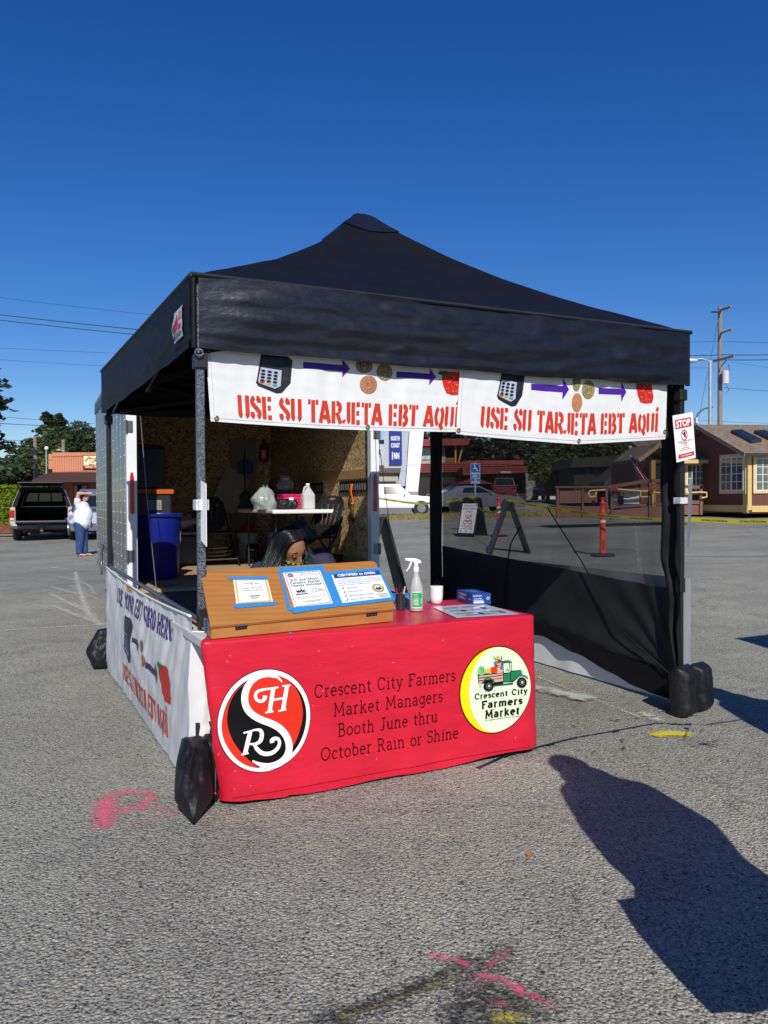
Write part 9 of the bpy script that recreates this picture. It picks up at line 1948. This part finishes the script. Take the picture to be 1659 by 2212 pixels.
for e_ in (el_, er_): m.add([e_, ap, ap + V((0, 2.6, 0)), e_ + V((0, 2.6, 0))] + [p + V((0, 0, 0.12)) for p in (e_, ap, ap + V((0, 2.6, 0)), e_ + V((0, 2.6, 0)))], [(0, 1, 2, 3), (7, 6, 5, 4), (0, 4, 5, 1), (1, 5, 6, 2), (2, 6, 7, 3), (3, 7, 4, 0)])
part('porch_roof', m, SHG, t); m = MB(); m.bar(el_ + V((0, -0.03, 0.05)), ap + V((0, -0.03, 0.05)), 0.05, 0.15); m.bar(er_ + V((0, -0.03, 0.05)), ap + V((0, -0.03, 0.05)), 0.05, 0.15); part('porch_barge', m, MATS['weathered_tan'], t)
for px in (1409, 1464): q = CFm.pb(px, 1000, 2.2); m = MB(); m.box(q.x - 0.09, q.x + 0.09, 2.1, 2.28, 0, 2.05); part('porch_post', m, M('yellow_ochre_post', (0.36, 0.2, 0.05), 0.7), t)
m = MB(); sheet(m, [CFm.pb(x_, y_, 3.39) for x_, y_ in ((1416, 1055), (1452, 1055), (1452, 1004), (1416, 1004))], NY, 0.02); f_ = part('window', m, ink('6E6A60'), t); m = MB(); mp = quad_map([CFm.pb(x_, y_, 3.36) for x_, y_ in ((1418, 1053), (1450, 1053), (1450, 1006), (1418, 1006))], NY); shape(m, mp, [(0, 0), (1, 0), (1, 1), (0, 1)]); part('pane', m, GLASS, f_, recalc=False)
# ---- wooden ramp in front of the cabin
RM = M('ramp_brown_paint', (0.155, 0.072, 0.052), 0.75, var=0.15, vs=3); RMP = M('ramp_red_brown_panel', (0.19, 0.075, 0.055), 0.75, var=0.15, vs=2); YR = M('yellow_handrail', (0.62, 0.42, 0.13), 0.5)
Y = 26.5; t = thing('wooden_ramp', 'brown wooden access ramp with panelled railings and yellow handrails', 'ramp', WF, tuple(G(1320, Y)))
for i, (px, a, b, w) in enumerate(((1205, 1052, 1120, 5), (1259, 1052, 1119, 4), (1284, 1080, 1100, 4), (1311, 1053, 1122, 5), (1322, 1055, 1124, 5), (1343, 1060, 1102, 4), (1405, 1040, 1117, 6), (1440, 1042, 1112, 5), (1515, 1050, 1112, 6))): m = MB(); bx_(m, px - w / 2, px + w / 2, a, b, Y - 0.06 + (0.8 if px in (1284, 1343) else 0), 0.14); part('post', m, RM, t)
m = MB(); bx_(m, 1200, 1316, 1050, 1054, Y - 0.1, 0.2); m.bar(at(1313, 1052, Y), at(1405, 1038, Y), 0.16, 0.1); m.bar(at(1402, 1038, Y), at(1475, 1042, Y), 0.16, 0.1); m.bar(at(1318, 1062, Y), at(1475, 1050, Y), 0.06, 0.1); m.bar(at(1402, 1047, Y), at(1475, 1047, Y), 0.05, 0.08); m.bar(at(1402, 1055, Y), at(1475, 1057, Y), 0.05, 0.08); m.bar(at(1478, 1051, Y), at(1517, 1053, Y), 0.12, 0.1); m.bar(at(1478, 1085, Y), at(1517, 1085, Y), 0.05, 0.12); part('top_rail', m, RM, t)
m = MB(); bx_(m, 1208.5, 1256, 1060, 1087, Y, 0.06); bx_(m, 1262, 1290, 1064, 1086, Y + 0.9, 0.06); part('side_panel', m, RMP, t)
m = MB(); bx_(m, 1207, 1310, 1097, 1119, Y + 0.01, 0.06); poly_slab(m, [(1325, 1102), (1402, 1095), (1475, 1090), (1475, 1115), (1325, 1121)], Y + 0.02, 0.06); poly_slab(m, [(1478, 1088), (1517, 1090), (1517, 1112), (1478, 1112)], Y + 0.02, 0.06); part('skirt_panel', m, RMP, t)
m = MB(); poly_slab(m, [(1207, 1093), (1320, 1094), (1402, 1087), (1520, 1084), (1520, 1088), (1402, 1092), (1320, 1098), (1207, 1097)], Y + 0.09, 1.6); part('deck', m, RM, t)
def loop(P, r=0.028): m = MB(); m.tube([at(*p, Y - 0.16) for p in P], r, 8); part('handrail', m, YR, t, smooth=60)
loop([(1308, 1058), (1275, 1060), (1272, 1063), (1272, 1071), (1275, 1074), (1287, 1072), (1288, 1062)]); loop([(1327, 1056), (1398, 1062)]); loop([(1400, 1060), (1384, 1061), (1383, 1072), (1386, 1074), (1399, 1073)]); loop([(1404, 1063), (1475, 1068)]); loop([(1480, 1065), (1515, 1063), (1526, 1064), (1527, 1073), (1516, 1076)]); loop([(1410, 1070), (1410, 1088)])
for i, (a, b, c_, d_, lab) in enumerate(((1325, 1334, 1066, 1100, 'narrow white vinyl panel tied inside the ramp railing'), (1347, 1381, 1058, 1088, 'wide white vinyl panel tied on the ramp railing'))):
    p, q = at(a, d_, Y + 0.5), at(b, c_, Y + 0.5); m = MB(); m.grid(lambda u, v: (p.x + (q.x - p.x) * u, Y + 0.5 + 0.05 * N(u * 5, v * 4, i), p.z + (q.z - p.z) * v), 12, 10); solo('vinyl_panel', lab, 'panel', m, VINYL, WF, tuple(p), smooth=180, group='white panels on the ramp')
for i, (px, py) in enumerate(((1329, 1057), (1406, 1057))): m = MB(); c_ = at(px, py, Y - 0.2); m.tube([c_ + V((0.09 * sin(k) * cos(k * .5), -0.03, 0.10 * cos(k * 1.3))) for k in range(12)], 0.022, 6); solo('ribbon_bow', ['red ribbon bow tied to the ramp corner post', 'red ribbon bow tied to the taller ramp post'][i], 'bow', m, M('red_ribbon', (0.36, 0.03, 0.015), 0.6), WF, tuple(c_), group='red bows on the ramp', smooth=180)
t = thing('flag', 'limp striped flag with a starred blue corner on a leaning pole by the porch', 'flag', WF, tuple(at(1385, 1041, 28)))
m = MB(); m.tube([at(1386, 1042, 28), at(1361, 984, 28)], 0.02, 6); part('flagpole', m, ink('D8D2C4'), t, smooth=60)
fpt = lambda u, v: at(1363 + 23 * v + (u - 0.25) * (7 + 16 * v ** 1.5) + 1.2 * sin(u * 9 + v * 4), 987 + 47 * v + u * (2 + 3 * v), 27.95 + 0.1 * sin(u * 12))
for nm, col, u0, u1, v0, v1 in [('blue_corner', '20305E', 0, 1, 0.0, 0.42)] + [('stripe', ('B8303A', 'D8D4D0')[k % 2], k / 7, (k + 1) / 7, 0.42, 1.0) for k in range(7)]:
    m = MB(); m.grid(lambda u, v: fpt(u0 + (u1 - u0) * u, v0 + (v1 - v0) * v), 4, 12); bc = part(nm, m, ink(col), t, smooth=180)
    if nm[0] == 'b':
        x = MB(); [ellipse(x, lambda u, v: fpt(u, v) + V((0, -0.02, 0)), (i + 0.5 + 0.25 * (j % 2)) / 4, 0.03 + j * 0.055, 0.07, 0.012, 5) for i in range(4) for j in range(7)]; part('stars', x, ink('E4E4E4'), bc, recalc=False)
g_ = G(1368, 45); fr = Frame(g_.x, 45, radians(-96), at(1368, 1027, 45).z - 1.7)
car('dark red sport utility car parked behind the ramp, only its roof showing', fr, [(0, 0.35), (0.05, 0.8), (-0.2, 0.98), (-1.1, 1.05), (-4.5, 1.05), (-4.6, 0.6), (-4.5, 0.35)], [(-4.5, 1.03), (-4.3, 1.66), (-1.9, 1.70), (-1.0, 1.04)], [(-0.9, 0.36), (-3.6, 0.36)], 1.85, '6A1218', [[(-4.2, 1.12), (-4.1, 1.55), (-2.0, 1.58), (-1.35, 1.1)]], ((-1.86, 1.66), (-1.06, 1.1)), ((-4.5, 1.15), (-4.33, 1.6)), trim=0.28)
# ------------------------------------------------------------ just outside the picture, casting the shadows that fall into it
sd, sl2 = V((sin(SUN_AZ), cos(SUN_AZ), 0)), V((-cos(SUN_AZ), sin(SUN_AZ), 0))
def bystander(label, x, y, bag):
    fr = Frame(x, y, 0, 0); t = thing('person', label, 'person', fr, (0, 0, 0)); Q = lambda l, z, d=0.0: sl2 * (l - 0.05) * 1.08 + sd * d + V((0, 0, z * 1.12))
    bl = [('b', Q(-0.03, 1.49), (0.085, 0.085, 0.115)), ('t', [Q(-0.05, 1.3), Q(-0.03, 1.42)], [0.06, 0.055]), ('t', [Q(-0.06, 0.85), Q(-0.06, 1.14), Q(-0.06, 1.32)], [0.15, 0.15, 0.07]), ('t', [Q(0.08, 1.27), Q(0.15, 1.0), Q(0.17, 0.72)], [0.055, 0.045, 0.035]), ('t', [Q(-0.21, 1.27), Q(-0.26, 1.0), Q(-0.22, 0.74)], [0.055, 0.045, 0.035])]
    for s in (-1, 1): bl.append(('t', [Q(-0.06 + s * 0.09, 0.85), Q(-0.06 + s * 0.09, 0.45), Q(-0.06 + s * 0.09, 0.06)], [0.10, 0.07, 0.045])); bl += hand(0, Q(0.175 if s > 0 else -0.215, 0.66), (0, 0, -1), (sd.x, sd.y, 0))
    body_mesh('body', bl, SKIN2, t, 0.014, 3)
    body_mesh('long_coat', [('t', [Q(-0.06, 0.5), Q(-0.05, 0.9), Q(-0.06, 1.25)], [0.235, 0.225, 0.18]), ('t', [Q(0.07, 1.26), Q(0.14, 1.0), Q(0.165, 0.8)], [0.075, 0.06, 0.05]), ('t', [Q(-0.2, 1.26), Q(-0.26, 1.0), Q(-0.21, 0.82)], [0.085, 0.075, 0.065])], CHARC, t, 0.018, 4)
    m = MB(); m.ball(Q(-0.03, 1.5), (0.098, 0.098, 0.115), 14, 9); m.ball(Q(-0.05, 1.38), (0.13, 0.11, 0.12), 14, 9); part('hair', m, BLKP, t, smooth=180)
    if bag:
        b = thing('tote_bag', 'large dark tote bag held low by the person at the right edge', 'bag', fr, tuple(Q(0.17, 0.26))); part('bag_body', pillow(MB(), Q(0.17, 0.45), sl2 * 0.15, (0, 0, 0.22), sd * 0.10, 3.0, 0.15, 18, 0.2), BAG, b, smooth=180, merge=0.0005); m = MB(); m.tube([Q(0.12, 0.62), Q(0.17, 0.7), Q(0.22, 0.62)], 0.012, 6); part('handle', m, BAG, b, smooth=60)
bystander('person in a long dark coat standing beside the camera, just right of the picture', 1.15, 1.73, True)
bystander('second person in a long dark coat standing right of the picture near the front leg', 2.49, 3.25, False)
q = V((3.75, 4.4, 0)) - TF.ey * S
c_ = copy_tree(TENT); c_.location = q; c_['label'] = 'neighbouring black pop-up canopy standing outside the picture on the right'
